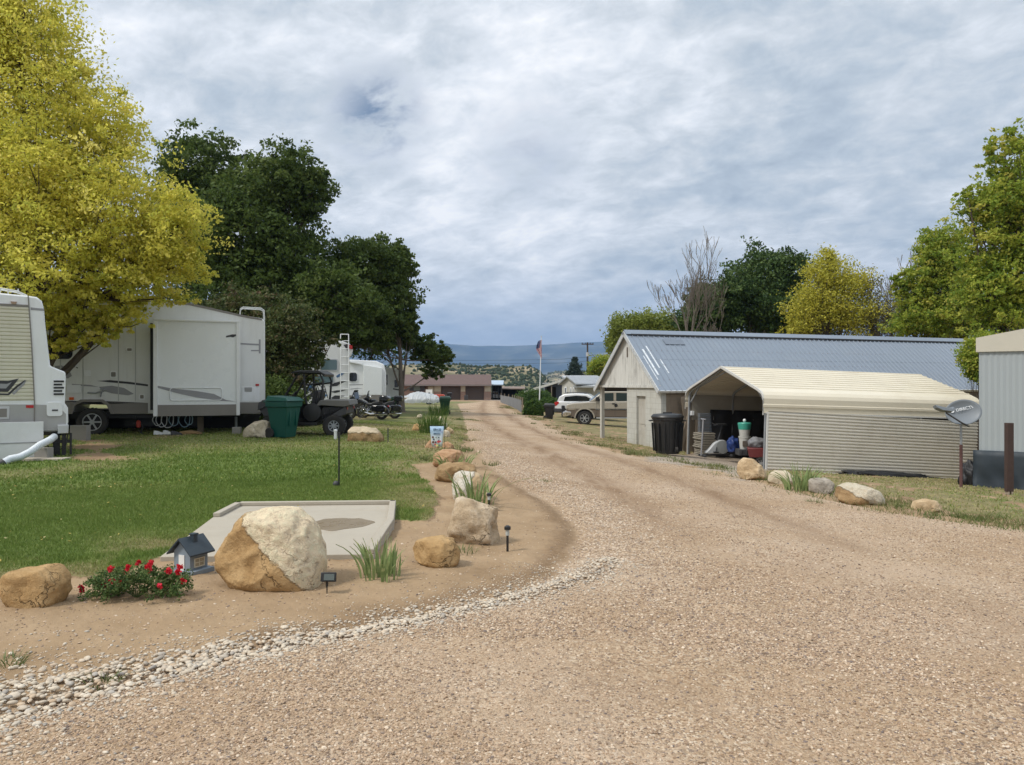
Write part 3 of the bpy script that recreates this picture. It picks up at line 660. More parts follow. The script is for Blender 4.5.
def rock(label, pts, mat, depth=.85, p=2.5, seed=0, rough=.05, sub=5, name='boulder', group=None, D=None, facets=6, sink=.05, cat='rock'):
    """pts: outline in image pixels, given real size at the rock's own distance; depth as a share of its width"""
    pts = np.array(pts, float); bx = pts[:, 0].mean(); by = pts[:, 1].max()
    if by > 545: pts[:, 0] = (pts[:, 0] - bx) * .945 + bx; pts[:, 1] = (pts[:, 1] - by) * .955 + by
    if D is None:
        g0 = G(bx, by - 1); D0 = g0.y
        wid = np.ptp(pts[:, 0]) / F * D0; D = D0 + wid * depth * .5 * .8
    wx = X(pts[:, 0], D); wz = Z(pts[:, 1], D)
    wid = np.ptp(wx); hgt = np.ptp(wz)
    cx = (wx.max() + wx.min()) / 2; gx = gzs(cx, D)
    # let the foot sink into the ground
    low = wz < wz.min() + .16 * hgt; wz = np.where(low, np.minimum(wz, gx) - sink * hgt, wz)
    cz = (wz.max() + wz.min()) / 2
    v, f = ico(sub)
    rho = np.hypot(v[:, 0], v[:, 2]); th = np.arctan2(v[:, 2], v[:, 0])
    ang = np.linspace(-np.pi, np.pi, 181); rad = np.zeros(181); px = wx - cx; pz = wz - cz; n = len(px)
    for i, a in enumerate(ang):
        dx, dz = math.cos(a), math.sin(a); best = 0
        for j in range(n):
            ax, az = px[j], pz[j]; ex, ez = px[(j + 1) % n] - ax, pz[(j + 1) % n] - az
            den = dx * ez - dz * ex
            if abs(den) < 1e-12: continue
            t = (ax * ez - az * ex) / den; s = (ax * dz - az * dx) / den
            if t > 0 and -1e-6 <= s <= 1 + 1e-6: best = max(best, t)
        rad[i] = best
    kk = np.array([1, 2, 3, 2, 1.]); kk /= kk.sum(); rad = np.convolve(np.r_[rad[-3:-1], rad, rad[1:3]], kk, 'valid')
    Rr = np.interp(th, ang, rad)
    s = 1 / (rho ** p + np.abs(v[:, 1]) ** p) ** (1 / p)
    q = np.stack([s * v[:, 0] * Rr, s * v[:, 1] * wid * depth / 2, s * v[:, 2] * Rr], -1)
    rg = np.random.default_rng(seed + 100); size = (wid + hgt) / 2
    # broken planes
    for i in range(facets):
        nrm = rg.normal(0, 1, 3); nrm[1] = -abs(nrm[1]) * 1.3 if rg.random() < .75 else nrm[1]; nrm[2] = abs(nrm[2]) * .7; nrm /= np.linalg.norm(nrm)
        pr = q @ nrm; lim = pr.max() * rg.uniform(.72, .90)
        ex = np.clip(pr - lim, 0, None); q = q - ex[:, None] * nrm * .85
    o3 = rg.uniform(0, 50, 3)
    nz = np.array([mnoise.fractal(Vector(t * 2.2 / size + o3), .9, 2.1, 6) for t in q]); rd = np.array([mnoise.noise(Vector(t * 1.1 / size + o3 + 9)) for t in q])
    ln = np.linalg.norm(q, axis=1, keepdims=True); n3 = np.array([abs(mnoise.noise(Vector(t * 3.5 / size + o3 + 4))) for t in q])
    q = q + q / ln * (nz[:, None] * rough * size * .8 + rd[:, None] * size * .05 - n3[:, None] * size * .05)
    loc = (cx, D, gx)
    q = q + np.array([0, 0, cz - gx])
    o = np_mesh(name, q, f, mat, smooth=True); o.location = loc
    return tag(o, label, cat, group)
EG = 'rocks edging the dirt bed'
big = [(216, 560), (214, 540), (217, 525), (226, 516), (245, 509), (262, 507), (285, 505), (300, 507), (313, 517), (322, 530), (327, 545), (328, 562), (326, 580), (318, 589), (270, 588), (240, 583), (224, 574)]
bigm = rock_mat('rock_split_ochre_white', OCHRE, (.84, .69, .48), (1, 1, -.345), .04, pits=.35)
rock('largest boulder, ochre on the left and crusted cream on the right, before the concrete pad', big, bigm, .8, 2.7, 1, .06, 6, facets=4)
rock('squared ochre rock at the far left beside the red flowers', [(7, 584), (9, 572), (15, 568), (32, 566), (59, 564), (65, 572), (66, 592), (60, 602), (44, 608), (17, 603), (9, 596)], M_R['ochre'], .8, 5.0, 2, .04, group=EG, facets=3)
rock('smooth ochre loaf shaped rock right of the iris clump beside the tall boulder', [(410, 549), (413, 541), (425, 537), (443, 534), (456, 537), (462, 550), (460, 562), (452, 568), (441, 570), (425, 565), (412, 560)], M_R['ochre'], .8, 2.4, 3, .035, facets=3, group=EG)
rock('tall cream and tan boulder beside the small path light', [(444.6, 529.6), (448, 518), (451, 508), (456, 496), (461, 495), (470, 497), (486, 501), (499, 506.5), (503.5, 524), (506.4, 541), (500.7, 546), (480.5, 547), (464.7, 547), (457.5, 541), (446, 535)], rock_mat('rock_cream_tan', [(.31, .22, .135), (.46, .35, .23), (.60, .49, .36)], pits=.45), .75, 2.2, 4, .08, facets=4, group=EG)
rock('white faced tan rock standing behind the tall boulder', [(452, 492), (454, 474), (460, 470), (475, 472), (486, 479), (491, 492), (489, 502), (466, 503), (456, 500)], rock_mat('rock_white_face', TAN, (.70, .64, .54), (-1, .25, -.05), .03), .8, 2.8, 5, .04, group=EG)
rock('small round tan stone tucked behind the tall boulder among iris leaves', [(482, 497), (484, 493), (491, 493), (494, 498), (492, 506), (484, 506)], M_R['tan'], .9, 2.2, 6, .03, 3, group=EG)
rock('long brown rock lying behind the white faced rock', [(433, 474), (437, 466), (448, 462), (465, 462), (475, 466), (478, 474), (474, 481), (455, 483), (442, 481), (435, 479)], M_R['brown'], .7, 2.8, 7, .05, group=EG)
rock('orange tan rock behind a spiky iris, farthest of the roadside boulders', [(433, 464), (434, 454), (442, 450), (458, 450), (466, 453), (468, 462), (462, 468), (440, 468)], M_R['orange'], .8, 2.7, 8, .04, group=EG)
rock('tan rock on the grass beside the green cart and camper', [(241, 436), (246, 428), (256, 421), (266, 420), (271, 424), (270, 437), (255, 438)], M_R['pale'], .7, 2.8, 9, .05, D=19.5)
rock('flat layered brown and cream rock on the lawn near the wire edging', [(349, 440), (350, 430), (353, 427), (375, 429), (381, 433), (384, 438), (383, 443), (352, 443)], rock_mat('rock_layered', BROWN, (.56, .46, .32), (0, 1, -.22), .035), .6, 7.0, 10, .07, 5, D=18.6, facets=2)
rock('orange tan rock at the foot of the garden flag, left side', [(424, 449), (426, 443), (431, 439), (436, 441), (440, 447), (438, 451), (427, 451)], M_R['orange'], .8, 2.4, 11, .05, 4, D=17.3, group=EG)
rock('reddish rock at the foot of the garden flag, right side', [(442, 449), (443, 443), (448, 441), (453, 444), (455, 449), (449, 452)], M_R['orange'], .8, 2.4, 12, .05, 4, D=17.3, group=EG)
for i, (x, y, w, h, k, D, lb) in enumerate([(420, 404, 7, 5, 'pale', 40, 'cream stone on the grass left of the tall grass clump'), (417, 413.5, 11, 8, 'ochre', 26, 'ochre stone in front of the tall grass clump'),
        (437.5, 399, 7, 5, 'pale', 46, 'cream stone below the covered boat beside the green bin'), (440, 405, 7, 7, 'pale', 36, 'upright cream stone along the grass edge below the bin'),
        (444, 411, 9, 8, 'pale', 29, 'cream stone edging the road, third from the bin'), (449, 415.5, 10, 7, 'tan', 25, 'tan stone edging the road nearest above the garden flag'), (445, 421, 11, 8, 'pale', 22, 'pale stone just behind the garden flag')]):
    # these stones line the road edge; size and distance are real
    yb = HY + (CZ - gz(X(x, D), D)) * F / D
    rock(lb, [(x - w / 2, yb - h * .3), (x - w * .35, yb - h * .8), (x, yb - h), (x + w * .4, yb - h * .75), (x + w / 2, yb - h * .3), (x + w * .4, yb), (x - w * .4, yb)], M_R[k], .8, 2.4, 30 + i, .05, 3, D=D, name='edging_stone', group='stones edging the grass by the road')
RG_ = 'rocks on the verge beside the carport'
rock('upright tan rock at the mouth of the carport', [(738, 474), (739, 463), (744, 457), (752, 458), (762, 465), (768, 476), (762, 480), (742, 479)], M_R['tan'], .8, 2.6, 40, .05, group=RG_)
rock('low cream rock under the corner of the carport siding', [(769, 482), (770, 474), (776, 471), (790, 471), (796, 476), (794, 484), (776, 485)], M_R['pale'], .8, 2.6, 41, .05, 4, group=RG_)
rock('grey mottled rock right of the roadside iris clump', [(808, 491), (809, 480), (817, 477), (828, 478), (834, 484), (830, 494), (816, 495)], M_R['grey'], .8, 2.6, 42, .08, 4, group=RG_)
rock('long flat cream rock before the carport siding', [(835, 496), (838, 487), (846, 483), (868, 487), (882, 492), (887, 498), (882, 505), (865, 505), (842, 502)], rock_mat('rock_cream_brown', BROWN, (.60, .53, .41), (.6, 1, -.06), .04), .6, 3.0, 43, .05, group=RG_)
rock('small smooth yellow tan rock farthest right, by the dish post', [(912, 508), (915, 502), (925, 499), (936, 501), (943, 507), (938, 512), (918, 512)], M_R['tan'], .8, 2.4, 44, .03, 4, group=RG_)

# ------------------------------------------------------------------ concrete pad with a low rim and a puddle
pz = gzs(-1.8, 7.6) + .02
pad = MB(); pc = [(x, y) for x, y in PAD]
pad.prismz(pc, pz - .12, pz + .0, 0)
o = pad.build('pad_slab', M_conc, None, bev=.006); o.name = 'concrete_pad'; tag(o, kind='structure')
rim = MB()
def rimseg(a, b, w=.075, h=.045):
    a = np.array(a); b = np.array(b); d = (b - a) / np.linalg.norm(b - a); nn = np.array([-d[1], d[0]])
    if np.dot(nn, np.mean(pc, 0) - a) < 0: nn = -nn
    rim.prismz([tuple(a), tuple(b), tuple(b + nn * w), tuple(a + nn * w)], pz + .0, pz + h)
idx = [1, 2, 3, 4, 5]
for a, b in zip(idx[:-1], idx[1:]): rimseg(pc[a], pc[b])
o = rim.build('kerb_rim', M_conc, None, bev=.008); o.name = 'pad_kerb'; tag(o, kind='structure')
pw = MB(); cxp, cyp = G(340, 528)[:2]
pw.prismz([(cxp + .30 * math.cos(a_ / 40 * 6.283) * (1 + .14 * math.sin(a_ * .5 + 1) + .07 * math.sin(a_ * 1.1)), cyp + .34 * math.sin(a_ / 40 * 6.283) * (1 + .12 * math.sin(a_ * .47) + .05 * math.sin(a_ * 1.3))) for a_ in range(40)], pz, pz + .003)
pm = pmat('wet_silt', (.23, .175, .11), .3, var=.08, vscale=3)
tag(pw.build('puddle', pm, None, smooth=False), kind='structure')

# ------------------------------------------------------------------ plants
M_iris = leaf_mat('iris_leaf', [(.14, .20, .075), (.22, .29, .11), (.33, .38, .17), (.48, .46, .24)], .25)
def blades(name, label, base, n, h, w, spread, seed, mat=None, lean=.35, cat='plant', group=None, flat=1.0):
    rg = np.random.default_rng(seed); V = []; Q = []; va = []
    for i in range(n):
        a = rg.random() * 6.283; r0 = spread * rg.random() ** .6; bx, by = r0 * math.cos(a), r0 * math.sin(a) * flat
        la = a + rg.normal(0, .5); hh = h * rg.uniform(.55, 1.08); le = abs(rg.normal(lean, .18)) * hh * (.4 + r0 / spread); ww = w * rg.uniform(.7, 1.2)
        dz = np.array([math.cos(la), math.sin(la) * flat]); yw = rg.random() * 3.14; tx, ty = math.cos(yw), math.sin(yw)
        b0 = len(V); K_ = 6
        for k_ in range(K_ + 1):
            t = k_ / K_; wd = ww * (1 - t ** 2.2) * (.65 + .7 * t if t < .5 else 1.0); q = le * t ** 1.9; zt = hh * (t - .22 * t ** 3 * min(1, le / hh * 1.6))
            c = np.array([bx + dz[0] * q, by + dz[1] * q, zt - .01]); V += [c - [tx * wd, ty * wd, 0], c + [0, 0, -ww * .25] + [-ty * ww * .2, tx * ww * .2, 0], c + [tx * wd, ty * wd, 0]]
        for k_ in range(K_):
            s0 = b0 + 3 * k_; Q += [(s0, s0 + 1, s0 + 4, s0 + 3), (s0 + 1, s0 + 2, s0 + 5, s0 + 4)]; vv = min(1, max(0, rg.normal(.4, .15) + .25 * (k_ > 4))); va += [vv, vv]
    o = np_mesh(name, np.array(V), np.array(Q), mat or M_iris, smooth=True, attrs={'var': ('FACE', 'FLOAT', va)}); o.location = base
    return tag(o, label, cat, group)
def at(px, py):
    p = G(px, py); return Vector((p.x, p.y, gzs(p.x, p.y)))
blades('iris', 'spiky iris clump with upright pale green leaves between the largest boulder and loaf rock', at(381, 577), 44, .33, .017, .16, 1, lean=.24)
blades('iris', 'iris leaves sprouting between the tall boulder and white faced rock', at(476, 508) + Vector((0, .15, 0)), 34, .52, .020, .28, 2, lean=.45)
blades('iris', 'low spiky iris in front of the orange tan rock', at(455, 467), 44, .36, .020, .28, 3, lean=.6)
blades('iris', 'spiky green iris clump on the verge before the carport siding', at(800, 490), 60, .52, .022, .26, 4, lean=.45)
M_tall = leaf_mat('tall_grass', [(.07, .13, .03), (.12, .19, .045), (.20, .24, .08)], .3)
p = Vector((X(433, 24), 24, gzs(X(433, 24), 24)))
blades('ornamental_grass', 'tall green grass clump behind the garden flag', p, 240, .78, .012, .42, 5, M_tall, .22)
p = Vector((X(438, 44), 44, gz(X(438, 44), 44)))
blades('ornamental_grass', 'yellow green grass clump below the green bin', p, 120, .8, .02, .6, 6, M_tall, .3)
M_weed = leaf_mat('weed_leaf', [(.09, .13, .045), (.15, .19, .07), (.24, .25, .12)], .25)
for i, (x, y, h, lb) in enumerate([(102, 678, .06, 'small green weed growing through the river rock strip'), (8, 662, .07, 'small weed at the far left edge of the dirt bed'), (815, 503, .08, 'low weeds at the road edge in front of the grey rock'),
                                   (545, 481, .06, 'weed tuft on the bend of the road'), (318, 545, .05, 'tiny weed between boulder and concrete pad'), (462, 553, .08, 'small weed between the loaf rock and tall boulder')]):
    blades('weed', lb, at(x, y), 60, h, .004, .09 if i < 2 else .13, 60 + i, M_weed, .8)

def verge_weeds():
    rg = np.random.default_rng(91); line = VERGE[:12]; m = 150; C = []
    for i in range(m):
        j = rg.integers(0, 11); f = rg.random(); p = line[j] * (1 - f) + line[j + 1] * f; C.append(p + rg.normal(0, [.35, .35]) + [.1, .15])
    ln2 = gpoly([(461, 412), (463, 420), (466, 430), (470, 440), (462, 446), (470, 452), (440, 462), (480, 462)])
    for i in range(26): p = ln2[rg.integers(0, 8)] + rg.normal(0, .3, 2); C.append(p)
    C = np.array(C); n = 9000; idx = rg.integers(0, len(C), n); sp = rg.uniform(.05, .22, len(C)); x = C[idx, 0] + rg.normal(0, 1, n) * sp[idx] * 1.5; y = C[idx, 1] + rg.normal(0, 1, n) * sp[idx]
    z = zs(x, y); r = np.hypot(x, y); h = rg.uniform(.03, .12, n); w = .006 * (r / 12) ** .7; a = rg.random(n) * 6.28; lx, ly = rg.normal(0, .6, n) * h, rg.normal(0, .6, n) * h
    V = np.stack([np.stack([x - np.cos(a) * w, y - np.sin(a) * w, z], -1), np.stack([x + np.cos(a) * w, y + np.sin(a) * w, z], -1), np.stack([x + lx, y + ly, z + h], -1)], 1).reshape(-1, 3)
    cv = rg.random(len(C)); tag(np_mesh('verge_weeds', V, np.arange(3 * n).reshape(-1, 3), leaf_mat('verge_weed_leaf', [(.07, .11, .03), (.12, .16, .05), (.20, .19, .08), (.32, .26, .14)], .25), attrs={'var': ('FACE', 'FLOAT', np.clip(cv[idx] * .7 + .3 * rg.random(n), 0, 1))}), 'scattered green and straw coloured weeds along both road edges', 'weeds', kind='stuff')
verge_weeds()
# red flowering bush
bp = at(137, 596); t = thing('flower_bush', 'low red flowering bush beside the miniature house', 'flower bush', bp)
def leafcloud(n, centres, radii, size, seed, up=.35, ratio=.55):
    rg = np.random.default_rng(seed); m = len(centres); idx = rg.integers(0, m, n)
    dd = rg.normal(0, 1, (n, 3)); dl = np.linalg.norm(dd, axis=1, keepdims=True); dd = dd * np.minimum(1, 1.9 / dl)
    c = centres[idx] + dd * radii[idx]
    u = rg.normal(0, 1, (n, 3)); u /= np.linalg.norm(u, axis=1, keepdims=True)
    nn = rg.normal(0, 1, (n, 3)); nn[:, 2] += up * 2; v = np.cross(nn, u); v /= np.linalg.norm(v, axis=1, keepdims=True) + 1e-9
    s = (size * rg.uniform(.6, 1.25, n))[:, None]
    V = np.stack([c - u * s, c + v * s * ratio, c + u * s, c - v * s * ratio], 1).reshape(-1, 3)
    return V, np.arange(4 * n).reshape(-1, 4), idx, rg
rg = np.random.default_rng(3)
cc = np.stack([rg.uniform(-.34, .36, 150), rg.uniform(-.15, .15, 150), np.zeros(150)], -1); cc[:, 2] = rg.random(150) ** .7 * .19 * np.sqrt(np.clip(1 - (cc[:, 0] / .40) ** 2, 0, 1)) + .01
V, Q, idx, _ = leafcloud(6500, cc, np.full((150, 1), .018), .011, 5)
np_mesh('foliage', V, Q, leaf_mat('bush_leaf', [(.05, .10, .03), (.09, .15, .045), (.16, .20, .07)], .25), t, attrs={'var': ('FACE', 'FLOAT', rg.random(len(Q)))})
M_petal = leaf_mat('red_petal', [(.45, .01, .02), (.62, .02, .035), (.75, .06, .10)], .3)
for i, (a, b) in enumerate([(112, 581), (120, 583), (126, 572), (128, 567), (151, 563), (150, 570), (148, 566), (169, 571), (166, 574), (180, 567), (183, 581), (138, 563), (111, 569), (104, 585), (81, 587), (160, 586), (178, 572), (82, 590)]):
    D = bp.y - .05 + .1 * ((i * 7) % 3 - 1) * .7; c = Vector((X(a, D), D, Z(b, D)))
    V, Q, _, r2 = leafcloud(34, np.array([[0, 0, 0.]]), np.array([[.010]]), .011, 70 + i, .1, .8)
    o = np_mesh('blossom', V, Q, M_petal, t, attrs={'var': ('FACE', 'FLOAT', r2.random(len(Q)))}); o.location = c - bp
tb = MB(); rg = random.Random(4)
for i in range(22):
    a = rg.random() * 6.28; tb.tube([(0, 0, -.01), (.1 * math.cos(a), .05 * math.sin(a), .06), (.30 * math.cos(a), .12 * math.sin(a), .06 + .12 * rg.random())], .003, 5)
tb.tube([(-.28, 0, .02), (-.38, 0, .03), (-.405, 0, .09)], .003, 5)
tb.build('stem', pmat('green_stem', (.09, .13, .04), .7), t, world=False)

def fallen():
    rg = np.random.default_rng(77); n = 2600; r = 6 + 16 * rg.random(n) ** .8; a = np.radians(rg.uniform(-42, -4, n)); x = r * np.sin(a); y = r * np.cos(a)
    kp = (sdist(LAWN, x, y) > -.4) & (rg.random(n) < .08 + .16 * (x < -4)); x, y = x[kp], y[kp]
    V, Q, _, r2 = leafcloud(len(x), np.stack([x, y, zs(x, y) + .03], -1), np.zeros((len(x), 1)), .017, 12, 2.0)
    C = np.stack([x, y, zs(x, y) + .03], -1); rgg = np.random.default_rng(13); n = len(x); yaw = rgg.random(n) * 6.28; s = rgg.uniform(.010, .022, n)[:, None]
    u = np.stack([np.cos(yaw), np.sin(yaw), rgg.normal(0, .35, n)], -1); v = np.stack([-np.sin(yaw), np.cos(yaw), rgg.normal(0, .35, n)], -1)
    V = np.stack([C - u * s, C + v * s * .6, C + u * s, C - v * s * .6], 1).reshape(-1, 3); Q = np.arange(4 * n).reshape(-1, 4)
    tag(np_mesh('fallen_leaves', V, Q, leaf_mat('fallen_leaf', [(.35, .26, .08), (.52, .42, .12), (.45, .38, .2)], .2), attrs={'var': ('FACE', 'FLOAT', rgg.random(n))}), 'small yellow and tan fallen leaves scattered over the lawn', 'leaves', kind='stuff')
fallen()
# ------------------------------------------------------------------ small garden things
# miniature house
hp = at(190, 573); hp = Vector((X(191, hp.y + .1), hp.y + .1, hp.z)); th_ = thing('miniature_house', 'small blue grey miniature house with dark roof, chimney and cream window, beside the red flowers', 'garden ornament', hp, R(38))
bl = pmat('slate_blue_paint', (.20, .245, .29), .6, dirt=.3, dirtc=(.25, .2, .15)); dr = pmat('dark_slate_roof', (.028, .042, .055), .6); crm = pmat('cream_paint', (.62, .58, .46), .6)
s = 1.04
m_ = MB(); m_.box(-.125 * s, .125 * s, -.105 * s, .115 * s, -.02, .03); m_.build('base', bl, th_, world=False, bev=.004)
m_ = MB(); m_.prism([(-.085 * s, .03), (.085 * s, .03), (.085 * s, .17 * s), (0, .255 * s), (-.085 * s, .17 * s)], -.085 * s, .085 * s); m_.build('wall', bl, th_, world=False, bev=.002)
m_ = MB()
for sg in (-1, 1):
    m_.prism([(0, .275 * s), (sg * .125 * s, .155 * s), (sg * .125 * s, .143 * s), (0, .262 * s)], -.12 * s, .12 * s)
rf = m_.build('roof', dr, th_, world=False)
m_ = MB(); m_.box(.01, .05, -.02, .02, .2 * s, .288 * s); m_.box(.004, .056, -.026, .026, .288 * s, .298 * s); m_.build('chimney', dr, rf, world=False)
def win(parent, x0, x1, z0, z1, y, cm, gm_, names=('window', 'pane'), nx=2, nz=2, fw=.006, M=None, dp=.008):
    a = MB(M); a.box(x0, x1, y - dp, y, z0, z0 + fw); a.box(x0, x1, y - dp, y, z1 - fw, z1); a.box(x0, x0 + fw, y - dp, y, z0 + fw, z1 - fw); a.box(x1 - fw, x1, y - dp, y, z0 + fw, z1 - fw)
    for i in range(1, nx):
        xx = x0 + (x1 - x0) * i / nx; a.box(xx - fw / 3, xx + fw / 3, y - dp * .8, y, z0 + fw, z1 - fw)
    for i in range(1, nz):
        z_ = z0 + (z1 - z0) * i / nz; a.box(x0 + fw, x1 - fw, y - dp * .7, y, z_ - fw / 3, z_ + fw / 3)
    w = a.build(names[0], cm, parent, world=False); b_ = MB(M); b_.box(x0 + fw, x1 - fw, y - dp * .3, y - .0005, z0 + fw, z1 - fw); b_.build(names[1], gm_, w, world=False); return w
RM = Matrix.Rotation(R(90), 4, 'Z')
win(th_, -.05, .05, .05, .12, -.085 * s, crm, pmat('tan_pane', (.30, .26, .18), .3), M=Matrix.Rotation(R(90), 4, 'Z'))
m_ = MB(); m_.box(-.03, .03, -.085 * s - .006, -.085 * s, .03, .15); m_.build('door', pmat('white_paint', (.72, .72, .70), .5), th_, world=False)
th_.rotation_euler[2] = R(-28)
th_.rotation_euler[2] = R(-25)

# solar spotlight before the big boulder
sp = at(327, 591); t = thing('solar_spotlight', 'black solar spotlight on a stake before the largest boulder', 'garden light', sp)
m_ = MB(); m_.tube([(0, 0, -.03), (0, 0, .085)], [.003, .006], 8); m_.tube([(0, 0, .05), (0, 0, .09)], .009, 10); m_.build('stake', M_black, t, world=False)
Mt = Matrix.Translation((.012, 0, .118)) @ Matrix.Rotation(R(-15), 4, 'X') @ Matrix.Rotation(R(8), 4, 'Z')
m_ = MB(Mt); m_.box(-.055, .055, -.018, .02, -.034, .034); m_.build('lamp_head', M_black, t, world=False, bev=.006)
m_ = MB(Mt); m_.box(-.032, .042, -.0215, -.018, -.022, .022); m_.build('lens', pmat('lens_glass', (.10, .12, .11), .1), t, world=False)
def path_light(px, py, label, h=.24):
    q = at(px, py); t = thing('path_light', label, 'garden light', q, group='black path lights beside the boulders')
    a = MB(); a.lathe([(.002, -.03), (.011, .0), (.011, h * .62)], 10); a.build('post', M_black, t, world=False)
    a = MB(); a.lathe([(.018, h * .62), (.018, h * .84)], 12); a.build('lens', pmat('clear_lens', (.42, .44, .42), .15), t, world=False)
    a = MB(); a.lathe([(.03, h * .84), (.03, h * .95), (.012, h)], 14); a.build('cap', M_black, t, world=False)
path_light(507.5, 551, 'black path light right of the tall boulder'); path_light(489, 512, 'black path light behind the tall boulder near iris leaves', .22)
# tall thin hook post on the lawn with a ball at its foot
q = at(339, 487); t = thing('garden_post', 'tall thin black post on the lawn behind the concrete pad', 'post', q)
a = MB(); a.tube([(0, 0, -.05), (0, 0, .74)], .012, 8); a.box(-.015, .015, -.015, .015, .70, .78); a.build('pole', M_black, t, world=False)
a = MB(); a.ball((-.045, 0, .035), .045, 14); a.tube([(-.045, 0, .01), (0, 0, .02)], .012, 6); a.build('foot', M_dgrey, t, world=False)
q = Vector((X(335.5, 19), 19, gzs(X(335.5, 19), 19))); t = thing('hydrant_stub', 'short white capped stub standing by the off-road buggy wheel', 'utility stub', q)
a = MB(); a.tube([(0, 0, -.05), (0, 0, .2)], .04, 12); a.build('pipe', M_white, t, world=False); a = MB(); a.lathe([(.048, .2), (.048, .23), (.02, .25)], 12); a.build('cap', M_white, t, world=False)

# garden flag
fq = Vector((X(437, 16.8), 16.8, gzs(X(437, 16.8), 16.8))); t = thing('garden_flag', 'pale blue and white garden flag with red and brown flowers, standing by the road', 'garden flag', fq)
fm = bpy.data.materials.new('flag_print'); fm.use_nodes = True; g = NG(fm.node_tree); b = fm.node_tree.nodes['Principled BSDF']
tcx = g.n('ShaderNodeTexCoord').outputs['Object']; sz = g.n('ShaderNodeSeparateXYZ', {0: tcx}).outputs[2]
c = g.mix(g.mapr(g.math('ADD', sz, g.math('MULTIPLY', g.noise(tcx, 14, 3), .10)), .30, .44), (.62, .66, .66), (.36, .50, .64))
g.nt.links.new(c, b.inputs['Base Color']); b.inputs['Roughness'].default_value = .8
a = MB(); n = 10
prof = [(-.155 + .31 * i / n, .006 * math.sin(i * 1.3)) for i in range(n + 1)]
def flq(u0, u1, z0, z1): pass
vs = []; fs = []
for j, (zz_, k_) in enumerate([(.52, 1.0), (.40, .96), (.28, .88), (.16, .80), (.07, .70)]):
    for x, y in prof: vs.append((x * k_, y - .004, zz_)); 
for j in range(4):
    for i in range(n): a_ = j * (n + 1) + i; fs.append((a_, a_ + n + 1, a_ + n + 2, a_ + 1))
a.add(vs, fs); fo = a.build('cloth', fm, t, world=False); so = fo.modifiers.new('thick', 'SOLIDIFY'); so.thickness = .003
a = MB(); a.tube([(.17, .006, -.05), (.17, .006, .54), (-.16, .006, .54)], .005, 6); a.build('stand', M_black, t, world=False)
pr = MB(); rg = random.Random(9)
for i, (x, z_, r_, mi) in enumerate([(-.09, .28, .022, 0), (-.07, .23, .02, 2), (-.085, .17, .026, 0), (-.03, .17, .022, 0), (.03, .18, .028, 1), (.07, .19, .02, 1), (.04, .215, .014, 2), (.04, .27, .016, 2), (-.02, .275, .012, 3), (0, .10, .03, 4), (.05, .10, .02, 3), (-.04, .12, .02, 1), (.10, .40, .012, 5)]):
    pr.lathe([(r_, -.0035), (r_, 0)], 9, mi, Matrix.Translation((x, -.015, z_)) @ Matrix.Rotation(R(90), 4, 'X'))
pr.build('flower_print', [pmat('print_brown', (.13, .05, .035), .8), pmat('print_red', (.55, .06, .07), .8), pmat('print_navy', (.05, .08, .12), .8), pmat('print_green', (.12, .25, .12), .8), pmat('print_yellow', (.7, .6, .25), .8), pmat('print_lilac', (.45, .35, .6), .8)], fo, world=False)
# two rows of dark script strokes on the flag, too small to read in the photograph
lt = MB()
for (zc, x0, x1, nn_) in ((.445, -.09, .09, 7), (.355, -.08, .07, 8)):
    pts = []
    for i in range(nn_ * 6 + 1):
        u = i / (nn_ * 6); pts.append((x0 + (x1 - x0) * u + .008 * math.sin(u * nn_ * 6.28), -.0135, zc + (.024 if zc > .4 else .014) * math.sin(u * nn_ * 6.28 + 1) * (1 + .4 * math.sin(u * 9))))
    lt.tube(pts, .0035, 4)
lt.build('script', pmat('script_blue', (.06, .12, .22), .8), fo, world=False)

# low wire edging across the lawn
e0 = Vector((X(396, 17.6), 17.6)); e1 = Vector((X(430, 17.6), 17.6)); t = thing('wire_edging', 'low brown wire garden edging across the lawn beside the flag', 'garden edging', (e0.x, 17.6, gz(e0.x, 17.6)))
a = MB(); n = 11
for i in range(n):
    x = (e1.x - e0.x) * i / n; w = (e1.x - e0.x) / n
    a.tube([(x, 0, -.03), (x, 0, .16), (x + w * .25, 0, .20), (x + w * .5, 0, .16), (x + w * .5, 0, -.03)], .0045, 4)
    a.tube([(x + w * .5, 0, .06), (x + w, 0, .06)], .004, 4)
a.build('hoops', pmat('rusty_wire', (.12, .075, .045), .8), t, world=False)
q = Vector((X(388, 18.0), 18.0, gzs(X(388, 18.0), 18.0))); t = thing('garden_stake', 'short dark stake at the end of the wire edging beside the layered rock', 'stake', q)
a = MB(); a.tube([(0, 0, -.05), (0, 0, .36)], .014, 6); a.build('stake_rod', M_dgrey, t, world=False)
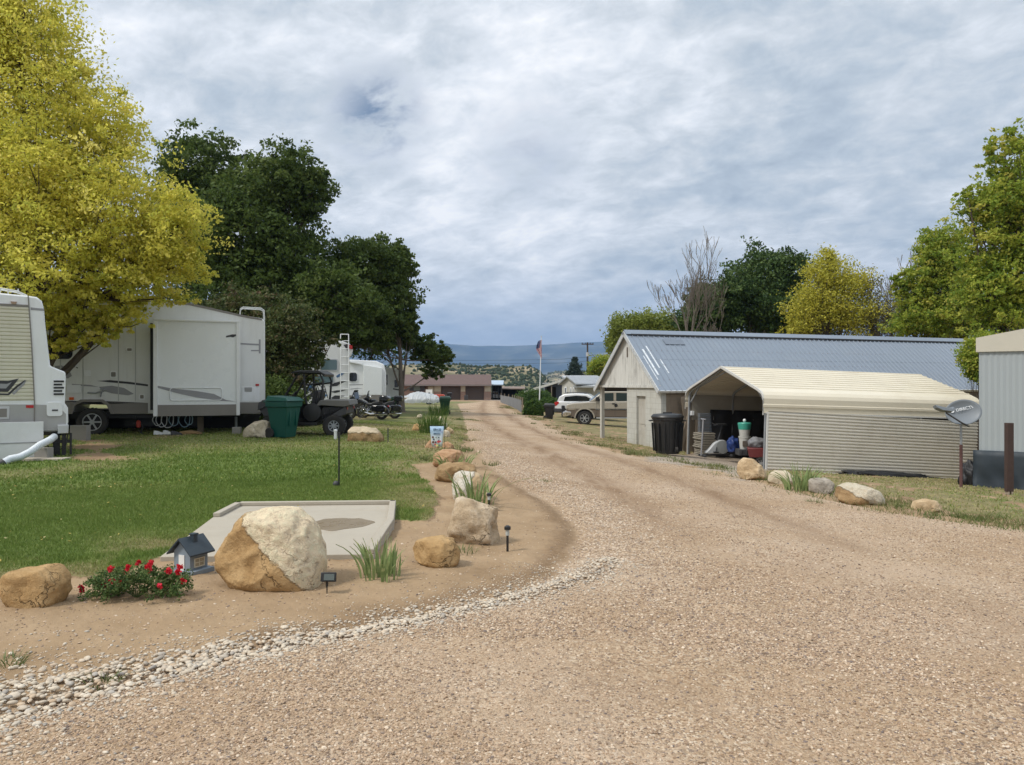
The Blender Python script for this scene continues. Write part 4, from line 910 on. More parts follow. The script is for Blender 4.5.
# ------------------------------------------------------------------ campers on the left
def local(o_xy, ang, z=0.0):
    """matrix of a frame at ground point o_xy turned by ang about Z"""
    return Matrix.Translation((o_xy[0], o_xy[1], z)) @ Matrix.Rotation(ang, 4, 'Z')
class Plane:
    """turns pixels into (s, z) on a vertical plane through o_xy along angle ang; y0 shifts it off the plane (negative = nearer)"""
    def __init__(s, o, ang, y0=0.0):
        s.o = o; s.a = ang; s.y0 = y0
    def __call__(s, px, py):
        dx, dy = math.cos(s.a), math.sin(s.a); nx, ny = -dy, dx
        ox, oy = s.o[0] + nx * s.y0, s.o[1] + ny * s.y0; k = (px - 512) / F
        t = (k * oy - ox) / (dx - k * dy); D = oy + dy * t
        return (t, Z(py, D))
    def poly(s, pts): return [s(*p) for p in pts]
def rrect(x0, x1, z0, z1, r, n=4):
    out = []
    for cx, cz, a0 in ((x1 - r, z1 - r, 0), (x0 + r, z1 - r, 90), (x0 + r, z0 + r, 180), (x1 - r, z0 + r, 270)):
        for i in range(n + 1): a = R(a0 + 90 * i / n); out.append((cx + r * math.cos(a), cz + r * math.sin(a)))
    return out
def wheel(parent, M, x, z, r, w, y0, rim=M_alu, spokes=8, name='wheel', rr=.62):
    """axis along local Y, outer face at y0, tyre going to y0+w"""
    T = M @ Matrix.Translation((x, y0, z)) @ Matrix.Rotation(R(-90), 4, 'X')
    a = MB(T); n = 28
    a.lathe([(r * rr, .012), (r * .80, 0), (r * .93, .012), (r, w * .2), (r, w * .8), (r * .93, w - .01), (r * rr, w)], n, cap=False)
    for i in range(26):   # tread blocks
        q = 2 * math.pi * i / 26; a.box(-.018, .018, r - .004, r + .010, w * .15, w * .85, M=Matrix.Rotation(q, 4, 'Z'))
    ty = a.build(name, M_rubber, parent)
    b = MB(T); b.lathe([(r * rr + .004, .02), (r * (rr - .05), .02), (r * (rr - .06), .09)], n, cap=False); b.lathe([(r * (rr - .05), .09), (r * .1, .095)], n, 1)
    b.lathe([(r * .16, .02), (r * .16, .09)], 12)
    for i in range(spokes):
        q = 2 * math.pi * i / spokes; b.box(r * .12, r * (rr - .04), -r * .055, r * .055, .028, .06, M=Matrix.Rotation(q, 4, 'Z'))
    b.build('rim', [rim, M_black], ty)
    return ty
def stack(parent, M, name, pts, y0, y1, mat, bev=0.0, **k):
    return MB(M).prism(pts, y0, y1).build(name, mat, parent, bev=bev, **k)

# ---- travel trailer at the left edge
o = (X(68.5, 15), 15.0); RV = R(31.5); M0 = local(o, RV); gz0 = gz(*o)
t = thing('travel_trailer', 'cream ribbed travel trailer at the far left edge with white rounded end cap', 'camper', (o[0], o[1], gz0), RV)
P = Plane(o, RV)
prof = P.poly([(-560, 283), (-100, 289), (0, 293), (27.5, 295.7), (36.6, 297), (41.8, 301), (44, 309), (45, 322), (48.4, 350.6), (50.2, 366), (65.4, 372), (65.9, 377), (64.8, 403), (68, 408), (68.3, 422), (66, 430), (62.7, 431.5), (43, 431.6), (34, 427), (-560, 427)])
stack(t, M0, 'body', prof, 0, 2.45, M_white, .03)
# ribbed siding as real ridges
cream = pmat('cream_siding', (.60, .575, .46), .45, var=.05, vscale=1, dirt=.3, dirtc=(.40, .36, .27), streak=.25)
def ribs(xL, xR, zt, zb, pitch, y):
    vs = []; z_ = zt; n = int((zt - zb) / pitch)
    pts = []
    for i in range(n):
        a = zt - pitch * i; pts += [(y - .004, a), (y - .020, a - pitch * .12), (y - .020, a - pitch * .62), (y - .004, a - pitch * .86)]
    pts.append((y - .004, zt - n * pitch)); return pts
sidz1 = P(0, 306)[1]; sidz0 = P(0, 404.5)[1]
a = MB(M0); xl = P(-560, 0)[0]
rows = ribs(0, 0, sidz1, sidz0, .072, 0)
for i in range(len(rows) - 1):
    (ya, za), (yb, zb) = rows[i], rows[i + 1]
    def xr(z): py = HY - (z - CZ) * F / 14.6; return P(np.interp(py, [296, 345, 404], [28.0, 31.5, 34.5]), 0)[0]
    a.quad((xl, ya, za), (xr(za), ya, za), (xr(zb), yb, zb), (xl, yb, zb))
a.build('siding', cream, t, smooth=False)
seam = MB(M0); seam.prism(P.poly([(27.6, 296), (28.8, 296), (32.3, 345), (35.2, 404), (34.9, 427), (33.6, 427), (34.0, 404), (31, 345)]), -.024, -.002); seam.build('seam_trim', M_greyband, t)
stack(t, M0, 'top_trim', P.poly([(-560, 296), (0, 303.5), (28, 305), (28, 307), (0, 305.5), (-560, 300)]), -.026, -.001, M_greyband)
stack(t, M0, 'cap_stripe', P.poly([(30.5, 307.5), (44, 308.8), (44, 311), (30.7, 310)]), -.006, -.001, M_greyd)
stack(t, M0, 'lower_band', P.poly([(-560, 404.5), (34, 404.5), (60, 405.5), (62, 410), (66, 414), (66, 429), (60, 430.5), (44, 430.5), (35, 426.5), (-560, 426.5)]), -.012, -.001, pmat('band_grey', (.36, .355, .34), .5, dirt=.3, dirtc=(.25, .22, .18)), .004)
v = MB(M0)
x0, z0 = P(53.6, 395.5); x1, z1 = P(61, 379.5); v.prism(rrect(x0, x1 + .06, z0, z1, .01), -.007, -.001, 0)
for i in range(5):
    zz_ = z0 + (z1 - z0) * (i + .12) / 5; v.box(x0, x1 + (.05 if i in (0, 2, 4) else .02), -.02, -.007, zz_, zz_ + .035, 1)
v.build('louvre_vent', [M_white, M_black], t)
x0, z0 = P(46.7, 416.5); x1, z1 = P(62.5, 402); ac = stack(t, M0, 'access_hatch', rrect(x0, x1, z0, z1, .05), -.035, -.001, M_white, .006)
stack(ac, M0, 'latch', P.poly([(52, 409.5), (58, 409.5), (58, 411), (52, 411)]), -.045, -.036, M_dgrey)
stack(t, M0, 'reflector', P.poly([(26, 405.2), (33.6, 405.2), (33.6, 408), (26, 408)]), -.02, -.013, M_red)
x0, z0 = P(-6, 419.5); x1, z1 = P(9.5, 406.5)
h = stack(t, M0, 'storage_door', [(x0, z0), (x1, z0), (x1, z1), (x0, z1)], -.022, -.013, M_alu, .004); stack(h, M0, 'inset', [(x0 + .04, z0 + .04), (x1 - .04, z0 + .04), (x1 - .04, z1 - .04), (x0 + .04, z1 - .04)], -.026, -.023, M_greyband)
stack(t, M0, 'marker_lamp', P.poly([(10.5, 301.5), (17, 302), (16, 304.5), (11.5, 304)]), -.04, -.001, pmat('marker_tan', (.32, .22, .15), .4))
g_ = MB(M0)
for pts, mi in (([(-20, 380), (8, 381), (19, 378.5), (14, 385), (8, 392), (-20, 391)], 0), ([(-20, 392.8), (8, 393.6), (16, 386), (25, 380), (26, 381), (17, 388), (9, 395.3), (-20, 395)], 0), ([(12, 393), (19, 387), (23, 383), (26.5, 380), (25, 384), (19, 390), (14, 395)], 1)):
    g_.prism(P.poly(pts), -.0225, -.0205, mi)
g_.prism(P.poly([(-20, 383), (7, 384), (12, 382), (6, 388.6), (-20, 388)]), -.0235, -.0226, 2)
g_.build('side_graphic', [M_blackd, M_greyd, M_greyd], t)
bx, bz = P(57.5, 433.5); bx1, bz1 = P(68.5, 424.5)
bb = MB(M0); bb.box(bx, bx1, -.10, .6, bz, bz1); bb.build('bumper_box', M_alu, t, bev=.01)
u = MB(M0)
x_ = P(53, 0)[0]; u.box(x_, x_ + .12, .05, .2, gz0 + .0, bz + .1); x_ = P(62, 0)[0]; u.box(x_, x_ + .07, -.02, .09, gz0 + .02, bz); u.box(x_ + .13, x_ + .17, .0, .06, gz0 + .05, bz); u.box(P(48, 0)[0], P(70, 0)[0], .0, .1, gz0 + .28, gz0 + .34)
u.tube([(x_ + .1, -.03, bz), (x_ + .06, -.05, gz0 + .2), (x_ - .2, -.03, gz0 + .1), (x_ - .25, .0, gz0 + .3)], .012, 6)
u.box(xl, P(43, 0)[0], .3, 2.2, .34, .56); u.build('chassis', M_black, t)
wheel(t, M0, P(-130, 0)[0], gz0 + .36, .36, .2, .05); wheel(t, M0, P(-90, 0)[0], gz0 + .36, .36, .2, .05)
rr_ = MB(M0)
za = P(0, 288)[1]
for yy in (.05, .32):
    rr_.tube([P(-60, 285)[0:1] and (P(-60, 285)[0], yy, P(-60, 286)[1]), (P(0, 0)[0], yy, P(0, 288)[1]), (P(17, 0)[0], yy, P(17, 291)[1]), (P(27, 0)[0], yy, P(27, 295.5)[1])], .014, 6)
for px in (-40, -20, 0, 8, 18): rr_.tube([(P(px, 0)[0], .05, P(px, 294)[1]), (P(px, 0)[0], .05, P(px, 289)[1]), (P(px, 0)[0], .32, P(px, 289)[1])], .011, 6)
rr_.build('roof_rack', M_white, t)
# board, block, slab, sewer hose
t = thing('skirting_board', 'plain white panel leaning against the bottom of the cream travel trailer', 'panel', (o[0], o[1], gz0), RV)
P = Plane(o, RV, -.16); a = MB(); w0, w1 = P(-60, 0)[0], P(43.5, 0)[0]; a.box(w0, w1, -.20, -.17, 0, .72); a.build('panel_sheet', pmat('white_board', (.66, .67, .66), .6, dirt=.2, dirtc=(.4, .36, .3)), t, world=False, bev=.004)
a = MB(); a.box(w0, w1, -.212, -.201, .32, .335); a.build('seam', M_greyd, t, world=False)
q = Vector((X(41, 14.4), 14.4, gzs(X(41, 14.4), 14.4)))
a = MB(); a.box(-.13, .12, 0, .2, -.02, .21); tag(a.build('concrete_block', M_block, None, world=False, bev=.006), 'tan concrete block under the trailer end beside the white panel', 'block').location = q
a = MB(); a.box(-.42, .42, -.14, .16, -.03, .035); tag(a.build('paving_slab', M_conc, None, world=False, bev=.01), 'pale paving slab lying in the grass under the trailer end', 'paving slab').location = q + Vector((.12, -.1, 0))
q2 = Vector((X(78, 18.5), 18.5, gzs(X(78, 18.5), 18.5))); a = MB(); a.box(-.20, .20, 0, .2, -.02, .36); tag(a.build('concrete_block', M_block, None, world=False, bev=.006), 'grey concrete block against the wheel of the fifth wheel camper', 'block').location = q2
hs = MB(); pts = []
ctrl = [(3, 463, 13.7), (10, 459, 13.8), (20, 457, 13.95), (30, 452, 14.1), (40, 445, 14.3), (50, 440, 14.5), (54, 437, 14.8)]
for i in range(90):
    f_ = i / 89 * (len(ctrl) - 1); j = min(int(f_), len(ctrl) - 2); e = f_ - j; A_, B_ = P3(*ctrl[j][:2], ctrl[j][2]), P3(*ctrl[j + 1][:2], ctrl[j + 1][2]); pts.append(A_.lerp(B_, e * e * (3 - 2 * e) * .4 + e * .6))
hl_ = thing('sewer_hose', 'white ribbed hose sloping from the trailer to the ground before the white panel', 'hose', P3(3, 463, 13.9))
hs.tube(pts, [.062 + .006 * (i % 2) for i in range(90)], 12); hs.build('tube', pmat('hose_white', (.62, .66, .70), .4), hl_)
a = MB(); a.tube([pts[0] + Vector((-.09, 0, -.03)), pts[0], pts[2]], .078, 12); a.build('coupling', M_dgrey, hl_)

# ---- fifth wheel camper with slide-out
A0 = np.array([X(90, 20), 20.0]); B0 = np.array([X(265, 21.5), 21.5]); ang = math.atan2(B0[1] - A0[1], B0[0] - A0[0])
M5 = local(B0, ang); P = Plane(B0, ang); gB = gz(*B0)
t = thing('fifth_wheel_camper', 'long white camper with a big square slide-out, behind the yellow tree', 'camper', (B0[0], B0[1], gB), ang)
prof = P.poly([(-70, 282), (60, 286), (150, 297), (190, 303), (240, 314.5), (262, 318.5), (265, 321), (265.3, 402), (264, 411), (260, 414), (150, 414), (112, 414), (108, 405), (102, 402), (82, 402), (74, 405), (71, 414), (-70, 414)])
stack(t, M5, 'body', prof, 0, 2.5, pmat('camper_white', (.68, .69, .67), .35, var=.04, vscale=1.2, dirt=.3, dirtc=(.40, .38, .33), streak=.25), .03)
stack(t, M5, 'lower_trim', P.poly([(240, 402.5), (265, 402.5), (264, 410.5), (259, 413.5), (240, 413.5)]), -.012, -.001, M_greyband)
stack(t, M5, 'lower_trim', P.poly([(-20, 401), (148, 403), (148, 413.5), (112, 414), (108, 405), (102, 401), (82, 401), (74, 405), (71, 414), (-20, 414)]), -.012, -.001, M_greyband)
stack(t, M5, 'fender_flare', P.poly([(70, 414), (73, 404), (81, 399.5), (103, 399.5), (110, 404), (114, 414), (111, 414), (107, 405.5), (101, 402), (83, 402), (75, 405.5), (72.5, 414)]), -.05, -.002, M_greyband)
stack(t, M5, 'roof_trim', P.poly([(150, 297), (190, 303), (240, 314.5), (262, 318.8), (262, 320.6), (240, 316.6), (190, 305.5), (150, 300)]), -.012, -.001, M_greyband)
w_ = stack(t, M5, 'window', rrect(P(46, 0)[0], P(72.5, 0)[0], P(60, 359)[1], P(60, 336.5)[1], .12), -.02, -.001, M_black); x0, x1 = P(47, 0)[0], P(71.5, 0)[0]; stack(w_, M5, 'pane', rrect(x0, x1, P(60, 358)[1], P(60, 337.5)[1], .1), -.024, -.021, M_glass)
g_ = MB(M5)
for pts, mi in (([(97, 381), (110, 380.2), (130, 382), (148, 384.5), (148, 386.5), (128, 384), (110, 382.5)], 1), ([(99, 387), (112, 385.8), (124, 388), (134, 394), (128, 395.5), (112, 393.5), (102, 390.5)], 0),
                ([(55, 366), (62, 365.5), (69, 370), (72, 376), (68, 378.5), (60, 377.5), (55, 376)], 0), ([(72, 384), (90, 385), (99, 387), (90, 386.5), (72, 385.5)], 0), ([(73.5, 366), (75, 366.5), (75, 367.5), (73.5, 367)], 1), ([(76, 367), (78, 367.5), (78, 368.5), (76, 368)], 1)):
    g_.prism(P.poly(pts), -.005, -.001, mi)
g_.build('side_graphic', [M_greyd, M_blackd], t)
for (a1, a2, b1, b2, nm) in ((84, 91, 376.5, 370.5, 'fuel_hatch'), (67, 81, 393, 385, 'storage_hatch')):
    stack(t, M5, nm, rrect(P(a1, 0)[0], P(a2, 0)[0], P(85, b1)[1], P(85, b2)[1], .02), -.012, -.001, M_white, .003)
stack(t, M5, 'marker_lamp', P.poly([(69.5, 397.3), (74, 397.3), (74, 400), (69.5, 400)]), -.03, -.001, M_amber)
hh = MB(M5); x0, z0 = P(88, 395); hh.tube([(x0, -.05, z0 + .06), (x0 + .2, -.08, z0 + .05), (x0 + .42, -.06, z0 + .12), (x0 + .3, -.08, z0 + .16)], .022, 6); hh.tube([(x0 + .3, -.05, z0 - .05), (x0 + .33, -.07, z0 + .1)], .018, 6); hh.build('water_tap', M_steel, t)
for nm, pts, mt in (('tail_lamp', [(255.5, 384), (259, 384), (259, 386), (255.5, 386)], M_red),):
    stack(t, M5, nm, P.poly(pts), -.02, -.001, mt)
vd = stack(t, M5, 'utility_door', rrect(P(242, 0)[0], P(259.5, 0)[0], P(250, 402)[1], P(250, 387)[1], .02), -.012, -.001, M_white, .004)
lv = MB(M5)
for i in range(4): zt = P(248, 387.6 + i * 1.1)[1]; lv.box(P(244.5, 0)[0], P(252, 0)[0], -.022, -.013, zt - .018, zt)
lv.build('louvre', M_greyband, vd)
g_ = MB(M5)
for pts in ([(240.5, 343), (259, 344), (259, 345.6), (240.5, 344.6)], [(258.8, 339.5), (260.6, 339.5), (260.6, 353.5), (258.8, 353.5)], [(251, 350), (259, 350), (259, 351.3), (251, 351.3)]): g_.prism(P.poly(pts), -.006, -.001)
g_.build('rear_graphic', M_greyd, t)
rl = MB(M5)
for yy in (.08, .5):
    rl.tube([(P(240, 0)[0], yy, P(240, 314)[1]), (P(240.5, 0)[0], yy, P(240, 308.5)[1]), (P(243, 0)[0], yy, P(243, 307)[1]), (P(261, 0)[0], yy, P(261, 308)[1]), (P(264, 0)[0], yy, P(264, 310)[1]), (P(264.6, 0)[0], yy, P(264, 320)[1])], .018, 8)
rl.tube([(P(261, 0)[0], .08, P(261, 308)[1]), (P(261, 0)[0], .5, P(261, 308)[1])], .016, 6); rl.tube([(P(243, 0)[0], .08, P(243, 307)[1]), (P(243, 0)[0], .5, P(243, 307)[1])], .016, 6)
rl.build('roof_ladder_rail', M_white, t)
# the slide-out
S5 = -.62; Q = Plane(B0, ang, S5)
x0, x1 = Q(154.5, 0)[0], Q(239.2, 0)[0]; zt, zb = Q(156, 320)[1], Q(156, 416.5)[1]
so = MB(M5); so.box(x0, x1, S5 + .002, -.002, zb, zt); so = so.build('slide_out', pmat('slide_white', (.73, .755, .745), .3, var=.03, vscale=.8, dirt=.15, dirtc=(.55, .54, .5)), t, bev=.01)
ft = MB(M5); w = .075
for (a1, a2, b1, b2) in ((x0 - .03, x1 + .02, zt - .02, zt + .03), (x0 - .03, x0 + w, zb, zt - .021), (x1 - w, x1 + .02, zb, zt - .021)): ft.box(a1, a2, S5 - .035, S5 + .06, b1, b2)
ft.build('slide_frame', pmat('frame_white', (.72, .73, .72), .35), so, bev=.006)
MB(M5).box(x0 + w + .003, x1 - w - .003, S5 - .022, S5, zb, zb + .30).build('slide_lower_band', M_greyband, so, bev=.004)
g_ = MB(M5)
g_.prism(Q.poly([(156, 385.5), (172, 388.5), (196, 391), (214, 394), (226, 400), (236, 401.5), (222, 401), (196, 397.5), (176, 393), (156, 387.5)]), S5 - .006, S5 - .001, 0)
g_.build('slide_graphic', M_greyd, so)
g_ = MB(M5); g_.prism(Q.poly([(226, 336), (232, 334.5), (236, 334.5), (236, 336), (233, 337.5), (230, 337), (226, 337.5)]), S5 - .006, S5 - .001, 1)
g_.build('logo_mark', [M_greyd, M_dgrey], so)
rw = MB(M5); a1, a2, b1, b2 = Q(170, 0)[0], Q(222, 0)[0], Q(195, 400.5)[1], Q(195, 388)[1]
ro = rrect(a1, a2, b1, b2, .07); rw.tube([(x, S5 - .015, z) for x, z in ro] + [(ro[0][0], S5 - .015, ro[0][1])], .011, 6); rw.build('hatch_outline', M_white, so)
gap = MB(M5); gap.box(x0 - .16, x0 - .031, -.02, -.001, zb + .15, zt - .05); gap.build('slide_gap_shadow', M_black, t)  # black strip paints the shadow in the gap left of the slide-out
# panel seams, gutter and small fittings
for px in (60, 82.5, 118, 135): a = MB(M5); x_ = P(px, 0)[0]; a.box(x_, x_ + .022, -.006, -.001, P(px, 401)[1], P(px, 300)[1]); a.build('panel_seam', pmat('seam_shade', (.42, .43, .42), .5), t)
for (a1, a2, b1, b2) in ((110, 117, 378, 371), (139, 145, 400, 394), (126, 133, 352, 347)): vt = stack(t, M5, 'wall_vent', rrect(P(a1, 0)[0], P(a2, 0)[0], P(115, b1)[1], P(115, b2)[1], .03), -.02, -.001, M_white, .004); stack(vt, M5, 'vent_grille', rrect(P(a1 + 1.2, 0)[0], P(a2 - 1.2, 0)[0], P(115, b1 - 1.2)[1], P(115, b2 + 1.2)[1], .02), -.024, -.021, M_greyband)
a = MB(M5); a.box(P(50, 0)[0], P(150, 0)[0], -.05, -.001, P(100, 300)[1], P(100, 298)[1]); a.build('gutter', M_white, t)
# wheels and running gear
wz = gz(A0[0], A0[1]) + .36
wheel(t, M5, P(92, 0)[0], wz, .37, .22, -.03, M_alu, 6); wheel(t, M5, P(92, 0)[0] - 0.92, wz, .37, .22, -.03, M_alu, 6)
u = MB(M5)
L0, L1 = P(-60, 0)[0], P(262, 0)[0]
u.box(L0, L1, .25, .37, .60, .78); u.box(L0, L1, 2.0, 2.12, .60, .78)
for i in range(8): xx = L0 + (L1 - L0) * (i + .5) / 8; u.box(xx, xx + .08, .2, 2.2, .58, .66)
u.box(P(190, 0)[0], P(200, 0)[0], .5, 2.3, .35, .62); u.box(P(120, 0)[0], P(150, 0)[0], .8, 2.0, .35, .6)
u.box(L0, L1, 2.42, 2.46, gB - .1, .8)
u.build('chassis', M_black, t)
for px, D in ((197, .0), (236, .1)):
    a = MB(M5); xx = P(px, 0)[0]
    if px == 197: a.box(xx, xx + .16, .25, .42, gB - .05, .66)
    else: a.tube([(xx, .3, gB - .02), (xx, .3, .66)], .035, 8); a.box(xx - .12, xx + .12, .2, .4, gB - .05, gB + .04)
    a.build('jack', M_wood if px == 197 else M_steel, t)
def blk(px, D, w, h, label, mat=M_block, name='cinder_block', cat='block', rot=0.0):
    q = Vector((X(px, D), D, gzs(X(px, D), D) - .02)); a = MB(); a.box(-w / 2, w / 2, 0, w * .6, 0, h)
    o = a.build(name, mat, None, world=False, bev=.006); o.location = q; o.rotation_euler = (0, 0, rot); return tag(o, label, cat)
blk(236, 20.5, .22, .20, 'grey cinder block under the right end of the slide-out')
# hoses, cable coils and shoes under the slide-out
q = Vector((X(172, 20.7), 20.7, gz(X(172, 20.7), 20.7))); t = thing('hose_coil', 'pale blue hose coils hanging under the slide-out', 'hose', q)
for i, (dx, r_) in enumerate([(-.40, .16), (-.28, .2), (-.12, .22), (.05, .17), (.34, .2), (.46, .14)]):
    a = MB(); a.tube([(dx + r_ * .75 * math.cos(k_ / 22 * 5.2 + 2.1), .02 * math.sin(k_), .40 + r_ * math.sin(k_ / 22 * 5.2 + 2.1)) for k_ in range(23)], .012, 6)
    a.build('loop', pmat('hose_blue', (.28, .42, .50), .4) if i > 2 else M_white, t, world=False)
for k_, (px, lb) in enumerate([(159, 'white shoe, left one of those under the slide-out'), (168, 'white and black shoe, second from the left under the slide-out'), (176, 'dark grey shoe lying on its side under the slide-out')]):
    q = Vector((X(px, 20.2), 20.2, gzs(X(px, 20.2), 20.2)))
    t = thing('shoe', lb, 'shoe', q, (.3, -.2, .5)[k_], group='shoes under the slide-out')
    mt = (M_white, M_white, M_dgrey)[k_]
    a = MB(); a.prism([(-.13, .0), (.14, .0), (.15, .03), (.12, .06), (.04, .075), (-.03, .11), (-.12, .12), (-.13, .06)], -.045, .045); a.build('upper', mt, t, world=False, bev=.012)
    a = MB(); a.box(-.138, .152, -.05, .05, -.012, .012); a.build('sole', M_black, t, world=False, bev=.006)
q = Vector((X(137, 20.6), 20.6, gz(X(137, 20.6), 20.6))); t = thing('water_filter', 'red valve and hose hanging behind the camper wheel', 'hose fitting', q)
a = MB(); a.tube([(-.1, 0, .30), (.02, 0, .24), (.1, 0, .33), (.16, 0, .18), (.1, 0, .05), (.2, 0, .0)], .02, 8); a.build('hose', M_dgrey, t, world=False)
a = MB(); a.lathe([(.03, 0), (.06, .03), (.06, .16), (.03, .2)], 12, 0, Matrix.Translation((.05, -.02, .18))); a.build('valve', pmat('red_plastic', (.42, .05, .03), .5), t, world=False)
q = Vector((X(187, 20.3), 20.3, gzs(X(187, 20.3), 20.3)))
a = MB(); a.prism([(-.3, 0), (.32, 0), (.2, .06), (0, .1), (-.2, .07)], 0, .3); tag(a.build('dirt_clod', M_R['brown'], None, world=False, bev=.02), 'low brown clod on the grass under the middle of the slide-out', 'stone').location = q

# ---- green wheeled refuse cart
def cart(label, q, rz, mat, h=1.07, name='wheeled_cart', group=None, lidopen=False):
    t = thing(name, label, 'refuse cart', q, rz, group); s = h / 1.07
    def ring(w, d, z): return [(-w, -d, z), (w, -d, z), (w, d, z), (-w, d, z)]
    vs = ring(.20 * s, .20 * s, .02) + ring(.285 * s, .30 * s, .78 * s) + ring(.315 * s, .33 * s, .79 * s) + ring(.32 * s, .335 * s, .93 * s); fs = [(3, 2, 1, 0)]
    for k_ in range(3):
        for i in range(4): a = 4 * k_ + i; b = 4 * k_ + (i + 1) % 4; fs.append((a, b, b + 4, a + 4))
    fs.append((12, 13, 14, 15)); a = MB(); a.add(vs, fs)
    for sx in (-.12, .12): a.box(sx * s - .012, sx * s + .012, -.30 * s, -.24 * s, .3 * s, .76 * s)
    a.build('body', mat, t, world=False, bev=.012)
    a = MB(); a.add([(-.34 * s, -.38 * s, .935 * s), (.34 * s, -.38 * s, .935 * s), (.34 * s, .33 * s, .935 * s), (-.34 * s, .33 * s, .935 * s), (-.27 * s, -.28 * s, 1.03 * s), (.27 * s, -.28 * s, 1.03 * s), (.27 * s, .30 * s, 1.07 * s), (-.27 * s, .30 * s, 1.07 * s)],
                    [(3, 2, 1, 0), (4, 5, 6, 7), (0, 1, 5, 4), (1, 2, 6, 5), (2, 3, 7, 6), (3, 0, 4, 7)]); a.build('lid', mat, t, world=False, bev=.015)
    a = MB(); a.tube([(-.26 * s, .32 * s, .90 * s), (-.26 * s, .42 * s, .92 * s), (.26 * s, .42 * s, .92 * s), (.26 * s, .32 * s, .90 * s)], .016, 8); a.build('handle', mat, t, world=False)
    for sx in (-1, 1):
        a = MB(Matrix.Translation((sx * .27 * s, .24 * s, .13)) @ Matrix.Rotation(R(90), 4, 'Y')); a.lathe([(.02, -.03), (.12, -.03), (.135, -.015), (.135, .015), (.12, .03), (.02, .03)], 18); w = a.build('wheel', M_rubber, t, world=False)
    return t
M_green = pmat('green_bin_plastic', (.006, .075, .058), .45, var=.15, dirt=.2, dirtc=(.05, .07, .06))
cart('dark green wheeled refuse cart beside the white camper and off-road buggy', Vector((X(284, 19.5), 19.5, gzs(X(284, 19.5), 19.5))), R(68), M_green, 1.08)
# ------------------------------------------------------------------ side-by-side buggy, facing left
def veh(px, D, rz=0.0, dz=0.0):
    x = X(px, D); return Vector((x, D, gz(x, D) + dz)), local((x, D), rz, gz(x, D) + dz)
q, M = veh(307, 21.0, R(3))
t = thing('off_road_buggy', 'black off-road side-by-side buggy with roof canopy and small cargo bed, behind the green cart', 'buggy', q, R(3))
Mx = Matrix()
def part(name, mat, bev=.008, par=None, **k): return lambda mb: mb.build(name, mat, par or t, world=False, bev=bev)
a = MB(); a.prism([(-1.0, .55), (-1.12, .75), (-1.05, .98), (-.55, 1.08), (-.42, .62), (-.35, .36), (.35, .36), (.45, .55), (.55, .80), (1.18, .82), (1.18, .60), (.8, .42), (-.62, .40)], -.68, .68); part('body', M_dgrey, .02)(a)
a = MB(); a.prism([(.36, .80), (.50, .98), (1.25, .98), (1.30, .84), (1.12, .80), (.52, .84)], -.72, .72); part('cargo_bed', pmat('bed_grey', (.12, .115, .105), .6, dirt=.4), .015)(a)
a = MB(); a.prism([(-1.15, .72), (-1.12, .92), (-.9, 1.0), (-.55, .98), (-.5, .9), (-.62, .86), (-.85, .88), (-1.0, .76)], -.73, .73); part('front_fender', M_dgrey, .015)(a)
a = MB(); a.prism([(-.35, .30), (.42, .30), (.42, .40), (-.35, .40)], -.74, .74); part('side_step', M_black)(a)
for sy in (-1, 1):
    a = MB(); y = sy * .60
    a.tube([(-.50, y, 1.0), (-.12, y, 1.66), (.0, y, 1.72), (.46, y, 1.70), (.56, y, 1.5), (.50, y, .82)], .03, 8)
    a.tube([(.05, y, 1.70), (.08, y, 1.1), (.14, y, .78)], .03, 8); a.tube([(.56, y, 1.45), (.10, y, 1.38)], .022, 8)
    for k_ in range(3): a.tube([(.16 + .1 * k_, y, 1.36), (.30 + .08 * k_, y, 1.0)], .012, 6)
    part('roll_cage', M_black, 0)(a)
a = MB()
for x in (-.10, .48): a.tube([(x, -.6, 1.70), (x, .6, 1.70)], .028, 8)
part('cage_crossbar', M_black, 0)(a)
a = MB(); a.prism([(-.32, 1.70), (-.12, 1.77), (.44, 1.78), (.62, 1.68), (.60, 1.60), (.50, 1.69), (-.12, 1.715)], -.70, .70); part('canopy', M_black, .012)(a)
for sy in (-.34, .34):
    a = MB(); a.prism([(-.12, .62), (.28, .60), (.30, .74), (-.12, .76)], sy - .24, sy + .24); a.prism([(.18, .70), (.30, .68), (.42, 1.22), (.30, 1.25)], sy - .22, sy + .22); part('seat', M_black, .03)(a)
a = MB(Matrix.Translation((-.30, -.34, 1.06)) @ Matrix.Rotation(R(-60), 4, 'Y')); a.tube([(.17 * math.cos(k_ / 12 * 6.283), .17 * math.sin(k_ / 12 * 6.283), 0) for k_ in range(13)], .014, 6); a.tube([(0, 0, 0), (0, 0, -.2)], .02, 6); a.tube([(-.16, 0, 0), (.16, 0, 0)], .012, 6); part('steering_wheel', M_black, 0)(a)
a = MB(Matrix.Translation((.30, -.76, .66)) @ Matrix.Rotation(R(90), 4, 'X')); a.lathe([(.03, -.02), (.20, -.02), (.24, .0), (.24, .06), (.1, .08)], 20); part('side_panel', M_black, 0)(a)
for x in (-.78, .86):
    for sy in (-1, 1):
        T = M @ (Matrix.Rotation(math.pi, 4, 'Z') if sy > 0 else Matrix()) ; xx = x if sy < 0 else -x
        w = wheel(t, M, x, .29, .295, .24, (-.76 if sy < 0 else .52), M_steel, 8, rr=.5)
a = MB(); a.box(1.19, 1.205, -.60, -.50, .72, .79); a.box(1.19, 1.205, .50, .60, .72, .79); part('tail_lamp', M_red, 0)(a)
a = MB(); a.box(-1.15, -1.12, -.5, -.3, .80, .88); a.box(-1.15, -1.12, .3, .5, .80, .88); part('headlight', M_alu, 0)(a)

